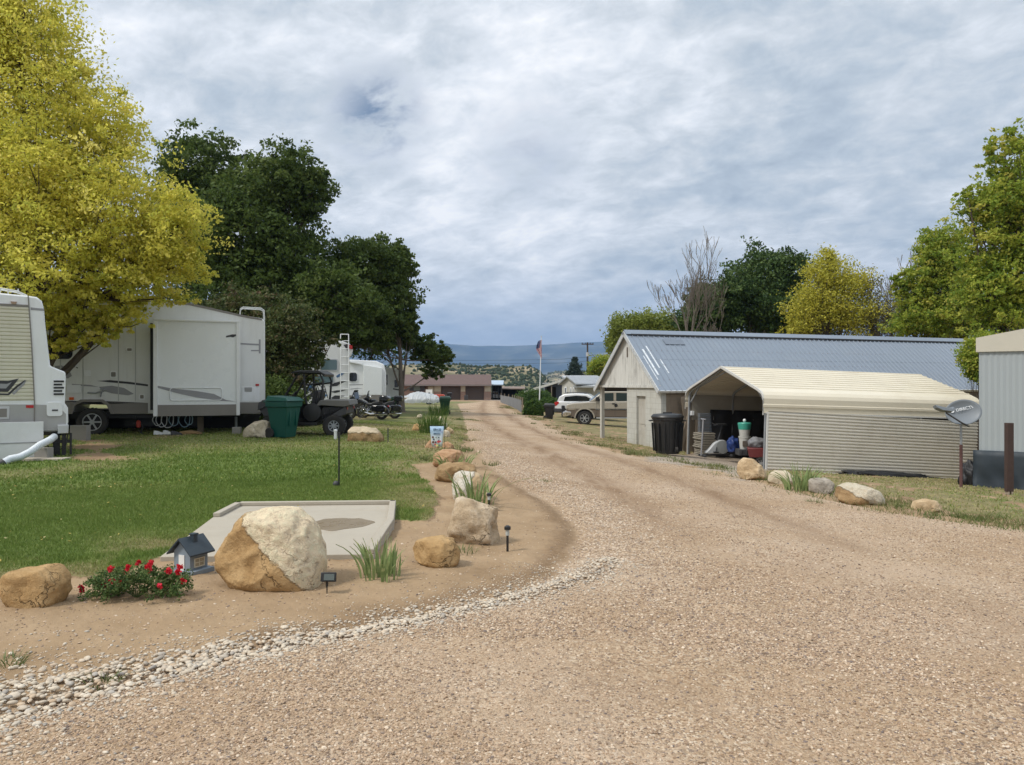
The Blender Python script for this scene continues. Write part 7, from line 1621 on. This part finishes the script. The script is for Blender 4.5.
# pile of siding sheets and timber
q = cpt(.35, CW - .55); t2 = thing('panel_stack', 'stack of ribbed siding offcuts and timber just inside the left leg of the carport', 'stack', q, ea1)
rg = random.Random(5); z = .02
a = MB()
for i in range(15): h_ = .055; x_ = rg.uniform(-.04, .04); a.box(-.24 + x_, .24 + x_, -.3, .35, z, z + h_ * .6); z += h_
a.build('timber', pmat('stacked_timber', (.30, .27, .22), .85, var=.3), t2, world=False)
a = MB()
for i in range(13): h_ = .048; a.box(-.20, .20, -.1 + i * .004, .1, z + .02, z + .02 + h_ * .55); z += h_
a.build('metal_offcut', pmat('blue_grey_offcut', (.17, .20, .24), .5, metal=.3), t2, world=False)
# exercise bike
def cp2(px, D): x = X(px, D); return Vector((x, D, gz(x, D)))
q = cp2(717, 24.0); q.z = Z(456.5, 24); t2 = thing('exercise_bike', 'white exercise bike standing in the mouth of the carport', 'exercise bike', q, R(8))
a = MB(); a.prism([(-.42, .12), (-.30, .22), (-.12, .42), (.05, .52), (.22, .52), (.36, .40), (.38, .22), (.28, .10), (-.3, .08)], -.08, .08); a.build('housing', pmat('bike_white', (.42, .43, .43), .4), t2, world=False, bev=.03)
a = MB(Matrix.Translation((.14, -.085, .30)) @ Matrix.Rotation(R(90), 4, 'X')); a.lathe([(.10, .0), (.19, .0), (.21, .02), (.10, .03)], 24); a.build('flywheel_cover', pmat('bike_grey', (.25, .26, .25), .4), t2, world=False)
a = MB(); a.tube([(.0, 0, .45), (.12, 0, .78), (.17, 0, .98)], .022, 8); a.build('seat_post', M_dgrey, t2, world=False)
a = MB(); a.prism([(-.10, .98), (.0, 1.03), (.28, 1.04), (.3, .98)], -.10, .10); a.tube([(-.1, -.16, 1.05), (-.05, 0, 1.0), (-.1, .16, 1.05)], .015, 6); a.build('seat', M_black, t2, world=False, bev=.02)
a = MB(); a.box(-.52, -.44, -.25, .25, 0, .07); a.box(.40, .48, -.25, .25, 0, .07); a.box(-.48, .44, -.04, .04, .03, .08); a.build('base', M_dgrey, t2, world=False, bev=.01)
a = MB(); a.tube([(-.05, -.1, .3), (-.10, -.16, .16)], .015, 6); a.box(-.18, -.04, -.24, -.14, .13, .17); a.build('pedal', M_black, t2, world=False)
a = MB(); a.tube([(-.55, -.06, .04), (-.50, -.05, .7), (-.46, -.02, 1.18)], .028, 8); a.tube([(-.46, -.2, 1.18), (-.46, .16, 1.18)], .02, 6); a.build('handle_column', M_greyd, t2, world=False)
# buckets
M_pail = pmat('white_pail', (.46, .46, .43), .45, dirt=.3)
q = cp2(744.5, 22.8); q.z = Z(455, 22.8) 
t2 = thing('pail_stool', 'low dark crate carrying the two white pails inside the carport', 'crate', q); a = MB(); a.box(-.22, .22, -.2, .2, 0, .18); 
for x in (-.15, 0, .15): a.box(x - .02, x + .02, -.215, -.2, .02, .16)
a.build('crate_box', M_dgrey, t2, world=False, bev=.01)
t2 = thing('white_pail', 'lower white pail with dark label inside the carport', 'pail', q + Vector((0, 0, .18))); a = MB(); a.lathe([(.135, 0), (.165, .33), (.175, .34), (.175, .38)], 24); a.build('body', M_pail, t2, world=False); a = MB(); a.prism(rrect(-.10, .04, .08, .25, .02), -.165, -.13); a.build('label_patch', pmat('label_dark', (.12, .10, .08), .7), t2, world=False)
t2 = thing('green_rimmed_pail', 'white pail filled with green, stacked on top of the other pail', 'pail', q + Vector((0, 0, .565))); a = MB(); a.lathe([(.14, 0), (.17, .22), (.17, .24)], 24); a.build('body', M_pail, t2, world=False); a = MB(); a.lathe([(.172, .20), (.20, .38), (.19, .40), (.05, .42)], 24); a.build('green_tub', pmat('sea_green_plastic', (.05, .33, .25), .4), t2, world=False)
a = MB(); a.ball((0, 0, .47), .05, 10); a.lathe([(.03, .42), (.03, .46)], 8); a.build('white_knob', M_white, t2, world=False)
# blue bag, red cart with bundle
def bag(px, D, py, dims, mat, name, label, cat, seed):
    q = Vector((X(px, D), D, Z(py, D))); v, f = ico(4); o3 = np.array([seed, 2.2, 5.1]); nz_ = np.array([mnoise.fractal(Vector(t_ * 1.6 + o3), .8, 2.1, 5) for t_ in v]); v2 = v * (1 + nz_[:, None] * .28)
    v2[:, 2] = np.where(v2[:, 2] < -.7, -.7, v2[:, 2]); v2 = v2 * np.array(dims) + np.array([0, 0, dims[2] * .7]); o = np_mesh(name, v2, f, mat, smooth=True); o.location = q; return tag(o, label, cat)
bag(733, 23.6, 452, (.20, .2, .28), pmat('blue_tarp', (.012, .035, .15), .5, var=.2), 'blue_tarp_bundle', 'crumpled blue tarp bundle beside the exercise bike', 'tarp bundle', 3)
q = cp2(760, 22.0); q.z = Z(469, 22.0); t2 = thing('red_garden_cart', 'red garden cart with black wheel behind the siding corner of the carport', 'garden cart', q, R(-15))
a = MB(); a.prism([(-.30, .34), (-.36, .62), (.40, .62), (.30, .34)], -.22, .22); a.build('tray', pmat('red_cart_paint', (.13, .02, .02), .45), t2, world=False, bev=.02)
for sy in (-.24,): 
    wheel(t2, local((q.x, q.y), R(-15), q.z), .02, .18, .18, .07, -.28, M_alu, 8)
a = MB(); a.tube([(.35, -.15, .5), (.62, -.15, .8)], .018, 6); a.tube([(.35, .15, .5), (.62, .15, .8)], .018, 6); a.tube([(-.2, -.1, .36), (-.3, -.1, .0)], .02, 6); a.build('frame', M_black, t2, world=False)
bag(757, 22.1, 448.5, (.27, .2, .20), pmat('grey_sheet', (.18, .18, .19), .6, var=.15), 'grey_sheet_bundle', 'crumpled grey sheet piled on the red garden cart', 'bundle', 8)
bag(752, 23.2, 464, (.14, .12, .14), M_dgrey, 'dark_bundle', 'small dark bundle on the carport floor left of the red cart', 'bundle', 18)
# tarp scrap under the siding and blocks
a = MB(MC); vs = []; n = 30
for i in range(n + 1):
    x = 1.9 + 4.0 * i / n
    for j in range(4): vs.append((x, -.06 - .12 * j - .03 * math.sin(i * 1.7 + j), -1.30 + (.10 - .03 * j) * (1 + .8 * math.sin(i * .9 + j)) - .0 * x))
a.add(vs, [(i * 4 + j, i * 4 + j + 1, (i + 1) * 4 + j + 1, (i + 1) * 4 + j) for i in range(n) for j in range(3)])

# ------------------------------------------------------------------ satellite dish
q = Vector((X(961, 17), 17, gz(X(961, 17), 17))); t = thing('satellite_dish', 'grey oval satellite dish on a rusty post in front of the carport siding', 'satellite dish', q)
z1 = Z(418, 17) - q.z
a = MB(); a.tube([(0, 0, -.1), (0, 0, z1 * .62)], .033, 10, 0); a.build('post', pmat('rusty_maroon_post', (.115, .055, .05), .8, var=.3), t, world=False); a = MB(); a.tube([(0, 0, z1 * .62), (0, .0, z1)], .026, 10); a.build('mast', M_steel, t, world=False)
TD = Matrix.Translation((-.02, -.10, z1 + .12)) @ Matrix.Rotation(R(-12), 4, 'Z') @ Matrix.Rotation(R(-20), 4, 'X') @ Matrix.Rotation(R(-14), 4, 'Y')
M_dish = pmat('dish_grey', (.17, .19, .21), .5, var=.05)
vs = []; fs = []; nr, na = 8, 36; rx, rz_ = .38, .29
for i in range(nr + 1):
    r_ = i / nr
    for k_ in range(na): th_a = 6.283 * k_ / na; vs.append((rx * r_ * math.cos(th_a), -.10 * (r_ * r_) + .05, rz_ * r_ * math.sin(th_a)))
for i in range(nr):
    for k_ in range(na): a_ = i * na + k_; b_ = i * na + (k_ + 1) % na; fs.append((a_, a_ + na, b_ + na, b_))
a = MB(TD); a.add(vs, fs); o = a.build('reflector', M_dish, t, world=False); sd = o.modifiers.new('thick', 'SOLIDIFY'); sd.thickness = .012; sd.offset = 0
a = MB(TD); a.tube([(0, .02, -.30), (-.20, -.25, -.28), (-.50, -.42, -.02)], .018, 8); a.tube([(.02, .02, -.33), (-.2, -.2, -.26)], .014, 6); a.build('feed_arm', M_dgrey, t, world=False)
a = MB(TD @ Matrix.Translation((-.50, -.42, .05)) @ Matrix.Rotation(R(25), 4, 'Z')); a.prism([(-.22, .05), (-.24, .12), (-.1, .07), (.16, -.0), (.22, .03), (.24, -.03), (.14, -.07), (-.1, -.02)], -.05, .05); a.tube([(.08, 0, .0), (.24, .0, .02)], .032, 10); a.build('receiver', M_dish, t, world=False, bev=.008)
a = MB(TD); a.box(-.08, .08, .06, .14, -.12, .10); a.build('bracket', M_steel, t, world=False)
def text(body, size, mat, parent, M, name='lettering', ext=.002):
    cu = bpy.data.curves.new(name, 'FONT'); cu.body = body; cu.size = size; cu.extrude = ext; cu.align_x = 'CENTER'; cu.align_y = 'CENTER'
    o = bpy.data.objects.new(name, cu); COL.objects.link(o); dg = bpy.context.evaluated_depsgraph_get(); me = bpy.data.meshes.new_from_object(o.evaluated_get(dg)); bpy.data.objects.remove(o)
    me.transform(M); me.materials.clear(); me.materials.append(mat); o = bpy.data.objects.new(name, me); COL.objects.link(o); o.parent = parent; return o
M_let = pmat('letter_white', (.75, .77, .78), .5)
text('DIRECTV', .095, M_let, t, TD @ Matrix.Translation((.075, -.004, .08)) @ Matrix.Rotation(R(90), 4, 'X'))
a = MB(TD @ Matrix.Translation((-.20, -.010, .09))); a.lathe([(.032, 0), (.045, 0), (.045, .003), (.032, .003)], 16, 0, Matrix.Rotation(R(90), 4, 'X')); a.prism([(-.05, -.03), (.05, .03), (.05, .045), (-.05, -.01)], -.003, .0); a.build('swirl_mark', M_let, t, world=False)

# ------------------------------------------------------------------ rusty post, mobile home
q = Vector((X(1009, 15), 15, gz(X(1009, 15), 15))); t = thing('rusty_post', 'short dark rusty post standing in the grass before the mobile home', 'post', q)
a = MB(); a.box(-.065, .065, -.05, .05, .10, Z(423, 15) - q.z); a.build('beam', pmat('dark_rust', (.055, .032, .026), .85, var=.3, vscale=8), t, world=False, bev=.006)
a = MB(); a.box(-.05, -.02, -.052, .052, .0, .1); a.box(.02, .05, -.052, .052, .0, .1); a.box(-.045, .045, -.04, .04, -.1, .0); a.build('base_stub', pmat('bare_wood', (.32, .26, .2), .9), t, world=False)
A2 = (X(979, 18), 18.0); an = math.atan2(-.57, .82); M2_ = local(A2, an); P = Plane(A2, an); gm_ = gz(*A2)
t = thing('mobile_home', 'blue grey mobile home end with cream gable trim and dark skirting at the right edge', 'mobile home', (A2[0], A2[1], gm_), an)
wd = 4.3; zt = P(980, 352)[1]; z0 = P(980, 338)[1]; zs_ = P(980, 451)[1]
cor = MB(M2_)
n = 72
vs = [(wd * i / n, .012 * (i % 2), zs_ - .05) for i in range(n + 1)] + [(wd * i / n, .012 * (i % 2), zt) for i in range(n + 1)]
cor.add(vs, [(i, i + 1, i + n + 2, i + n + 1) for i in range(n)])
cor.build('front_siding', pmat('blue_grey_siding', (.335, .37, .385), .6, var=.04, vscale=.6, dirt=.15, dirtc=(.28, .27, .25)), t, smooth=False)
cor = MB(M2_); cor.box(0, wd, .03, 14, zs_ - .1, zt); cor.build('wall', pmat('blue_grey_siding', (.335, .37, .385), .6), t)
cor = MB(M2_); cor.prism([(-.06, zt), (wd + .06, zt), (wd + .06, z0), (wd / 2, z0 + .42), (-.06, z0)], -.05, 14.1); cor.build('roof_trim', pmat('cream_metal', (.52, .49, .41), .5, dirt=.2, var=.05), t)
cor = MB(M2_); n = 44; m_ = 8; vs = []
for i in range(n + 1):
    for j in range(m_ + 1):
        x = -.12 + (wd + .2) * i / n; v = j / m_; z = (zs_ + .02) * (1 - v) + (gm_ - .25) * v
        y = -.03 - .10 * v ** 1.4 + .06 * math.sin(i * 1.3 + 2.4 * math.sin(j * .7)) * v + .09 * mnoise.noise(Vector((i * .25, j * .3, 1)))
        vs.append((x, y, z))
cor.add(vs, [(i * (m_ + 1) + j, i * (m_ + 1) + j + 1, (i + 1) * (m_ + 1) + j + 1, (i + 1) * (m_ + 1) + j) for i in range(n) for j in range(m_)])
o = cor.build('skirting_tarp', pmat('dark_blue_tarp', (.022, .032, .042), .6, var=.2, bump=.3, bscale=6), t); sd = o.modifiers.new('thick', 'SOLIDIFY'); sd.thickness = .012
# loose black tarp along the foot of the siding
q = MC @ Vector((4.6, -.1, -1.25)); t = None
v, f = ico(4); nz_ = np.array([mnoise.fractal(Vector(t_ * 2.2), .8, 2.1, 5) for t_ in v]); v2 = v * (1 + nz_[:, None] * .3) * np.array([1.55, .22, .13]); o = np_mesh('loose_tarp', v2, f, M_tarp, smooth=True); o.location = (10.75, 21.45, gz(10.75, 21.4) + .02); o.rotation_euler = (0, R(5), ea1); tag(o, 'loose dark tarp scrap lying along the foot of the ribbed siding', 'tarp')
v2 = v * (1 + nz_[:, None] * .35) * np.array([.22, .2, .38]); o = np_mesh('tarp_scrap', v2, f, M_tarp, smooth=True); o.location = (X(970, 18.6), 18.6, gz(X(970, 18.6), 18.6) + .22); tag(o, 'black tarp scrap hanging at the left corner of the mobile home', 'tarp')
# ------------------------------------------------------------------ trees
def skeleton(rg, p, d, ln, r, depth, out, spread=.5, up=.1, wob=.12, taper=.68, kids=(2, 3)):
    pts = [p]; rs = [r]; n = 5; q = p.copy(); dd = d.normalized()
    for i in range(n):
        dd = (dd + Vector((rg.gauss(0, wob), rg.gauss(0, wob), rg.gauss(0, wob) + up * .2))).normalized(); q = q + dd * ln / n; pts.append(q.copy()); rs.append(r * (1 - (1 - taper) * (i + 1) / n))
    out.append((pts, rs))
    if depth <= 0: return
    for k_ in range(rg.randint(*kids)):
        i = rg.randint(2, n) if k_ else n
        a = rg.uniform(0, 6.28); side = dd.orthogonal().normalized(); side.rotate(Matrix.Rotation(a, 3, dd)); nd = (dd + side * rg.uniform(spread * .6, spread * 1.4) + Vector((0, 0, up))).normalized()
        skeleton(rg, pts[i], nd, ln * rg.uniform(.62, .85), rs[i] * .72, depth - 1, out, spread, up, wob, taper, kids)
def tree(name, label, px, D, lobes, n_leaf, leaf, lmat, seed=0, trunk_r=.25, bark=M_bark, group=None, fork=.35, cl_r=.105, n_cl=None, shell=.55, cat='tree', twigs=60, ground=None, lean=0.0, sag=0.0, trunk_top=None):
    """lobes: (px, py, D, rpx, rpy, ry_m) each a region of foliage with its own place and size"""
    rg = np.random.default_rng(seed); rr_ = random.Random(seed)
    base = Vector((X(px, D), D, gz(X(px, D), D) if ground is None else ground)); t = thing(name, label, cat, base, 0, group)
    L = []
    for (a, b, d, ra, rb, ry) in lobes: L.append((X(a, d), d, Z(b, d), ra / F * d, ry, rb / F * d))
    L = np.array(L); vol = L[:, 3] * L[:, 4] * L[:, 5]; area = (L[:, 3] * L[:, 5]) ** 1.0
    n_cl = n_cl or n_leaf // 26
    w = area / area.sum(); li = rg.choice(len(L), n_cl, p=w)
    u = rg.normal(0, 1, (n_cl, 3)); u /= np.linalg.norm(u, axis=1, keepdims=True); rad = shell + (1.06 - shell) * rg.random(n_cl) ** .6
    # uneven crown: swell and dent each lobe with noise on the direction
    dent = np.array([mnoise.fractal(Vector(q_ * 1.9 + np.array([k_ * 3.1, seed, 0])), .9, 2.1, 3) for q_, k_ in zip(u, li)]); rad = rad * (1 + .55 * dent) * .90
    C = L[li, :3] + u * rad[:, None] * L[li, 3:6]
    R0 = np.minimum(L[li, 3], L[li, 5])[:, None] * cl_r
    R0 = R0 * rg.uniform(.6, 1.4, (n_cl, 1)) * np.array([[1.25, 1.25, .7 + sag]])
    # main limbs
    top = Vector((L[:, 0].mean() * .5 + base.x * .5, L[:, 1].mean() * .5 + base.y * .5, base.z + (L[:, 2].max() - base.z) * (trunk_top or .72)))
    fz = base.z + (top.z - base.z) * fork
    def bez(a, b, c, n=7): return [a.lerp(b, i / n).lerp(b.lerp(c, i / n), i / n) for i in range(n + 1)]
    tk = MB(); f0 = Vector((base.x + (top.x - base.x) * .15, base.y, fz))
    P_ = bez(base - Vector((0, 0, .3)), f0, top, 10); tk.tube(P_, [trunk_r * (1.35 if i == 0 else 1) * (1 - .82 * i / 10) for i in range(11)], 10)
    tk.build('trunk', bark, t)
    lb = MB(); mains = []
    for l in L:
        c = Vector(l[:3]); k_ = rr_.randint(2, 6); s = P_[k_]; mid = s.lerp(c, .45) + Vector((0, 0, -.12 * (c - s).length)); pp = bez(s, mid, c, 6); r_ = trunk_r * .42 * (1 - .08 * k_); lb.tube(pp, [r_ * (1 - .75 * i / 6) for i in range(7)], 7); mains.append(pp)
    for i in range(twigs * len(L) // 3):
        j = rr_.randrange(n_cl); m = mains[li[j]]; s = m[rr_.randint(2, 6)]; c = Vector(C[j]); mid = s.lerp(c, .5) + Vector((rr_.gauss(0, .1), rr_.gauss(0, .1), -.05)) ; ln = (c - s).length
        lb.tube([s, mid, c], [trunk_r * .10, trunk_r * .06, trunk_r * .02], 4, cap=False)
    lb.build('limb', bark, t)
    V, Q, idx, _ = leafcloud(n_leaf, C - np.array(base), R0, leaf, seed + 5)
    clv = rg.normal(.48, .20, n_cl); var = np.clip(clv[idx] + rg.normal(0, .12, len(idx)), 0, 1)
    np_mesh('crown', V, Q, lmat, t, attrs={'var': ('FACE', 'FLOAT', var)})
    return t
def lm(name, pal, tr=.35): return leaf_mat(name, pal, tr, .5)
L_yel = lm('yellow_leaf', [(.42, .44, .08), (.56, .55, .09), (.66, .61, .11), (.74, .66, .14), (.78, .70, .22)], .6)
L_dark = lm('dark_green_leaf', [(.038, .062, .017), (.07, .108, .025), (.11, .155, .036), (.16, .20, .055)], .38)
L_mid = lm('mid_green_leaf', [(.030, .065, .016), (.055, .105, .022), (.085, .14, .030), (.13, .18, .045)], .3)
L_yg = lm('yellow_green_leaf', [(.11, .18, .03), (.20, .28, .04), (.30, .36, .05), (.42, .43, .07), (.52, .47, .1)], .45)
L_gold = lm('gold_leaf', [(.26, .27, .045), (.42, .40, .055), (.54, .49, .07), (.62, .56, .11)], .4)
L_crab = lm('crab_leaf', [(.035, .055, .018), (.06, .085, .026), (.095, .12, .036), (.13, .125, .05), (.16, .11, .065)], .25)
L_will = lm('willow_leaf', [(.15, .20, .04), (.24, .28, .06), (.32, .35, .08)], .4)
L_blue = lm('spruce_needle', [(.03, .05, .04), (.05, .075, .06)], .1)

tree('yellow_maple', 'large bright yellow maple leaning over the campers at the left', 22, 18.4,
     [(64, 130, 18.3, 60, 64, 2.3), (20, 60, 18.6, 70, 75, 2.2), (-60, 120, 18.6, 90, 110, 2.6), (10, 180, 17.6, 85, 75, 2.6), (115, 205, 18.0, 60, 62, 2.0), (165, 232, 18.2, 46, 52, 1.6), (150, 275, 18.2, 48, 34, 1.4),
      (60, 262, 17.4, 75, 48, 2.2), (-30, 250, 18, 70, 60, 2.0), (100, 300, 18.1, 55, 28, 1.2), (66, 66, 18.6, 28, 40, 1.4), (22, 5, 18.6, 42, 45, 1.6), (108, 325, 18.2, 22, 16, .7), (66, 318, 18.2, 26, 20, .8), (112, 130, 18.4, 32, 46, 1.4), (192, 262, 18.3, 22, 30, 1.0), (185, 215, 18.4, 26, 30, 1.0), (80, 322, 18.0, 40, 20, .9), (125, 318, 18.0, 30, 16, .8), (30, 310, 18.2, 50, 30, 1.3), (170, 298, 18.1, 24, 12, .7), (-8, 25, 18.6, 56, 56, 1.8), (40, 200, 17.2, 60, 50, 1.6), (62, 344, 17.7, 20, 14, .5), (95, 338, 17.8, 26, 12, .6), (45, 330, 18.0, 30, 22, .8), (115, 250, 17.6, 50, 40, 1.6)],
     165000, .048, L_yel, 1, .24, fork=.3, cl_r=.105, shell=.25, twigs=40, n_cl=4600)
tree('dark_elm', 'tall dark green elm behind the white fifth wheel camper', 262, 44,
     [(203, 165, 44, 44, 32, 2.6), (284, 180, 44, 40, 34, 3.0), (250, 200, 44, 40, 36, 3.0), (308, 195, 44, 24, 32, 1.8), (240, 235, 43, 70, 55, 4), (290, 258, 44, 38, 44, 3.2), (190, 225, 45, 40, 50, 3), (240, 300, 43, 80, 45, 4), (330, 300, 43, 50, 40, 3)],
     90000, .13, L_dark, 2, .5, fork=.35, cl_r=.105, shell=.45, n_cl=3600)
tree('spreading_elm', 'dark green spreading elm with a long low limb reaching over the far lawn', 402, 48,
     [(366, 266, 48, 38, 30, 2.6), (428, 350, 49, 20, 14, 1.4), (442, 357, 49, 12, 11, 1.0), (433, 370, 49, 12, 10, .9), (410, 338, 49, 14, 12, 1.0), (392, 300, 48, 26, 36, 2.2), (345, 310, 47, 46, 40, 3.2), (370, 326, 47, 36, 24, 2.4), (400, 265, 48.5, 17, 22, 1.4), (330, 325, 46, 38, 26, 2.5), (408, 325, 48, 12, 20, 1.2)],
     84000, .12, L_dark, 3, .22, bark=M_bark2, fork=.3, cl_r=.105, shell=.4, n_cl=2800)
tree('crab_apple', 'bushy reddish green crab apple behind the camper and buggy', 285, 27.5,
     [(245, 310, 28, 42, 22, 1.5), (285, 328, 27.5, 34, 30, 1.5), (270, 355, 27.2, 36, 34, 1.5), (312, 352, 27.8, 16, 20, .9), (332, 342, 28, 12, 7, .5), (225, 330, 28.5, 30, 28, 1.4), (290, 380, 27, 28, 22, 1.2)],
     46000, .06, L_crab, 5, .13, fork=.2, cl_r=.105, shell=.3, n_cl=2400, twigs=80)
tree('background_elm', 'mid green tree filling the gap above the white travel trailer', 350, 58,
     [(320, 320, 58, 60, 45, 4), (380, 335, 58, 34, 28, 3), (290, 345, 57, 50, 36, 4), (250, 350, 57, 60, 36, 4)], 30000, .15, L_mid, 6, .35, fork=.3, cl_r=.105, shell=.4, n_cl=1400)
tree('background_elm', 'dark green tree low behind the long white camper', 150, 46,
     [(120, 350, 46, 110, 45, 3.5), (10, 330, 46, 90, 60, 3.5), (220, 370, 44, 50, 40, 3)], 26000, .13, L_dark, 16, .35, fork=.3, cl_r=.105, shell=.4, n_cl=1300)
# right side
tree('willow', 'pale yellow green willow behind the barn ridge at its left end', 648, 62,
     [(622, 332, 62, 14, 16, 1.6), (640, 325, 62, 14, 12, 1.6), (660, 330, 62, 22, 16, 2), (690, 333, 62, 22, 14, 2), (615, 345, 62, 9, 12, 1.2)], 30000, .11, L_will, 7, .25, cl_r=.18, shell=.2, n_cl=1500, sag=.8)
tree('round_green_tree', 'small bright green tree beside the utility pole', 603, 88, [(602, 364, 88, 11, 9, 1.6), (609, 367, 88, 9, 10, 1.4), (595, 370, 88, 8, 8, 1.2)], 12000, .13, L_yg, 8, .2, cl_r=.2, shell=.2, n_cl=700)
tree('dark_cottonwood', 'dark green leafy tree behind the middle of the barn roof', 760, 58,
     [(762, 275, 58, 30, 28, 3), (790, 272, 58, 22, 24, 2.4), (745, 300, 57, 40, 34, 3.4), (715, 315, 57, 28, 30, 2.6), (780, 315, 57, 44, 32, 3.4), (705, 300, 58, 20, 20, 1.8), (700, 320, 57, 32, 22, 2.2), (815, 320, 57, 26, 26, 2.4)],
     62000, .13, L_dark if False else lm('cottonwood_leaf', [(.03, .06, .018), (.05, .09, .026), (.08, .125, .034), (.12, .165, .048)], .25), 9, .4, cl_r=.105, shell=.4, n_cl=2700)
tree('gold_maple', 'golden yellow tree rising over the right half of the barn roof', 828, 50,
     [(825, 272, 50, 20, 22, 1.6), (845, 285, 50, 26, 24, 1.9), (815, 305, 50, 27, 26, 2.0), (850, 315, 50, 30, 24, 2.0), (800, 325, 50, 16, 14, 1.3), (828, 258, 50, 8, 10, .8)], 24000, .085, L_gold, 10, .2, cl_r=.19, shell=.15, n_cl=1500, twigs=120)
tree('thinning_tree', 'half bare greyish tree between the golden tree and the green ones', 880, 50,
     [(872, 315, 50, 22, 26, 1.7), (895, 320, 50, 18, 22, 1.4), (868, 285, 50, 12, 16, 1.0)], 7000, .07, L_crab if False else lm('dull_leaf', [(.10, .10, .04), (.16, .15, .06), (.22, .19, .09)], .3), 11, .18, cl_r=.28, shell=.1, n_cl=900, twigs=260, bark=M_bark2)
tree('yellow_green_maple', 'yellow green leafy tree between the thinning tree and tallest right tree', 935, 40,
     [(940, 250, 40, 24, 26, 1.6), (915, 290, 40, 18, 30, 1.5), (948, 285, 40, 30, 36, 1.8), (925, 322, 40, 36, 24, 1.9), (960, 320, 40, 30, 28, 1.8), (900, 285, 40, 8, 14, .8)],
     44000, .085, L_yg, 12, .25, cl_r=.105, shell=.3, n_cl=2100)
tree('tall_green_maple', 'tallest green and yellow tree at the right edge behind the mobile home', 1020, 27,
     [(1005, 150, 27, 18, 26, 1.2), (990, 205, 27, 28, 26, 1.4), (1015, 200, 27, 36, 50, 1.8), (985, 245, 27, 26, 30, 1.4), (1020, 275, 27, 50, 40, 2.0), (985, 290, 27, 30, 30, 1.5), (1060, 220, 27, 50, 90, 2.2), (1000, 318, 27, 34, 22, 1.4), (968, 195, 27, 10, 10, .7), (1090, 300, 27, 60, 60, 2)],
     72000, .07, L_yg, 13, .28, cl_r=.105, shell=.3, n_cl=3200)
tree('leafy_sapling', 'small green sapling between the carport end and the mobile home', 978, 24.6, [(972, 358, 24.6, 11, 20, .45), (985, 345, 24.6, 14, 14, .5), (980, 372, 24.6, 12, 12, .45)], 9000, .05, L_yg, 14, .05, cl_r=.22, shell=.2, n_cl=500)
tree('spruce_tree', 'small blue green spruce left of the utility pole', 575, 100, [(575, 375, 100, 8, 6, 1.0), (575, 368, 100, 5, 6, .7), (575, 361, 100, 2.5, 5, .3)], 9000, .12, L_blue, 15, .15, cl_r=.25, shell=.1, n_cl=600)
# bare tree
def bare(label, px, D, ln, depth, r, seed, spread, group=None, n0=1):
    base = Vector((X(px, D), D, gz(X(px, D), D))); t = thing('bare_tree', label, 'tree', base, 0, group); rr_ = random.Random(seed); out = []
    for i in range(n0): skeleton(rr_, base - Vector((0, 0, .2)), Vector((rr_.gauss(0, .16), 0, 1)), ln, r, depth, out, spread, .22, .07, .66, (2, 3))
    a = MB()
    for p_, r_ in out[:n0]: a.tube(p_, r_, 8)
    a.build('trunk', M_bark2, t); a = MB()
    for p_, r_ in out[n0:]: a.tube(p_, [max(x, .012) for x in r_], 5, cap=False)
    a.build('limb', M_bark2, t)
bare('leafless grey tree standing behind the left half of the barn roof', 680, 52, 3.6, 6, .16, 21, .34, n0=2)
bare('leafless shrubby tree just right of the taller bare tree', 712, 50, 2.4, 6, .10, 26, .5, n0=3)
bare('leafless branches showing right of the golden tree', 884, 51, 3.4, 6, .14, 31, .42, n0=2)
# round bush beside the lane
def bush(name, label, px, D, w, h, n, leaf, mat, seed, dy=None):
    base = Vector((X(px, D), D, gz(X(px, D), D))); rg = np.random.default_rng(seed); m = n // 22; u = rg.normal(0, 1, (m, 3)); u /= np.linalg.norm(u, axis=1, keepdims=True); u[:, 2] = np.abs(u[:, 2])
    C = u * (.5 + .5 * rg.random((m, 1)) ** .5) * np.array([w / 2, (dy or w) / 2, h]) ; t = thing(name, label, 'bush', base)
    V, Q, idx, _ = leafcloud(n, C, np.full((m, 1), .05 * w), leaf, seed); cv = rg.normal(.45, .2, m); np_mesh('foliage', V, Q, mat, t, attrs={'var': ('FACE', 'FLOAT', np.clip(cv[idx] + rg.normal(0, .1, len(idx)), 0, 1))})
    a = MB()
    for i in range(9): c = C[i]; a.tube([(0, 0, -.1), tuple(c * .5), tuple(c)], [.03, .02, .008], 5)
    a.build('stem', M_bark, t, world=False)
bush('round_bush', 'dark green rounded bush at the lane edge by the grey fence', 533, 54, 1.4, 1.1, 14000, .07, L_mid, 41)
bush('low_hedge', 'dark low hedge between the round bush and the white vehicle', 549, 64, 2.4, 1.1, 12000, .08, L_mid, 42)
bush('yard_bush', 'dark shrubs growing beneath the slanting metal shelter roof', 533, 88, 5, 1.6, 9000, .1, L_mid, 43)
bush('camper_shrub', 'dark shrub in the shade between the fifth wheel camper and the buggy', 268, 25.5, 3.0, 1.6, 14000, .06, L_dark, 44)
# ------------------------------------------------------------------ air between here and the mountains
hb = MB().box(-7200, 7200, -60, 9900, -70, 640)
hm = bpy.data.materials.new('haze_air'); hm.use_nodes = True; hn = hm.node_tree; hn.nodes.clear()
pv = hn.nodes.new('ShaderNodeVolumePrincipled'); pv.inputs['Color'].default_value = (.42, .64, 1.0, 1); pv.inputs['Density'].default_value = 1.15e-4; pv.inputs['Anisotropy'].default_value = 0.2
ho = hn.nodes.new('ShaderNodeOutputMaterial'); hn.links.new(pv.outputs[0], ho.inputs['Volume'])
tag(hb.build('haze', hm, smooth=False), 'thin blue haze between the road and the mountains', 'haze', kind='stuff')
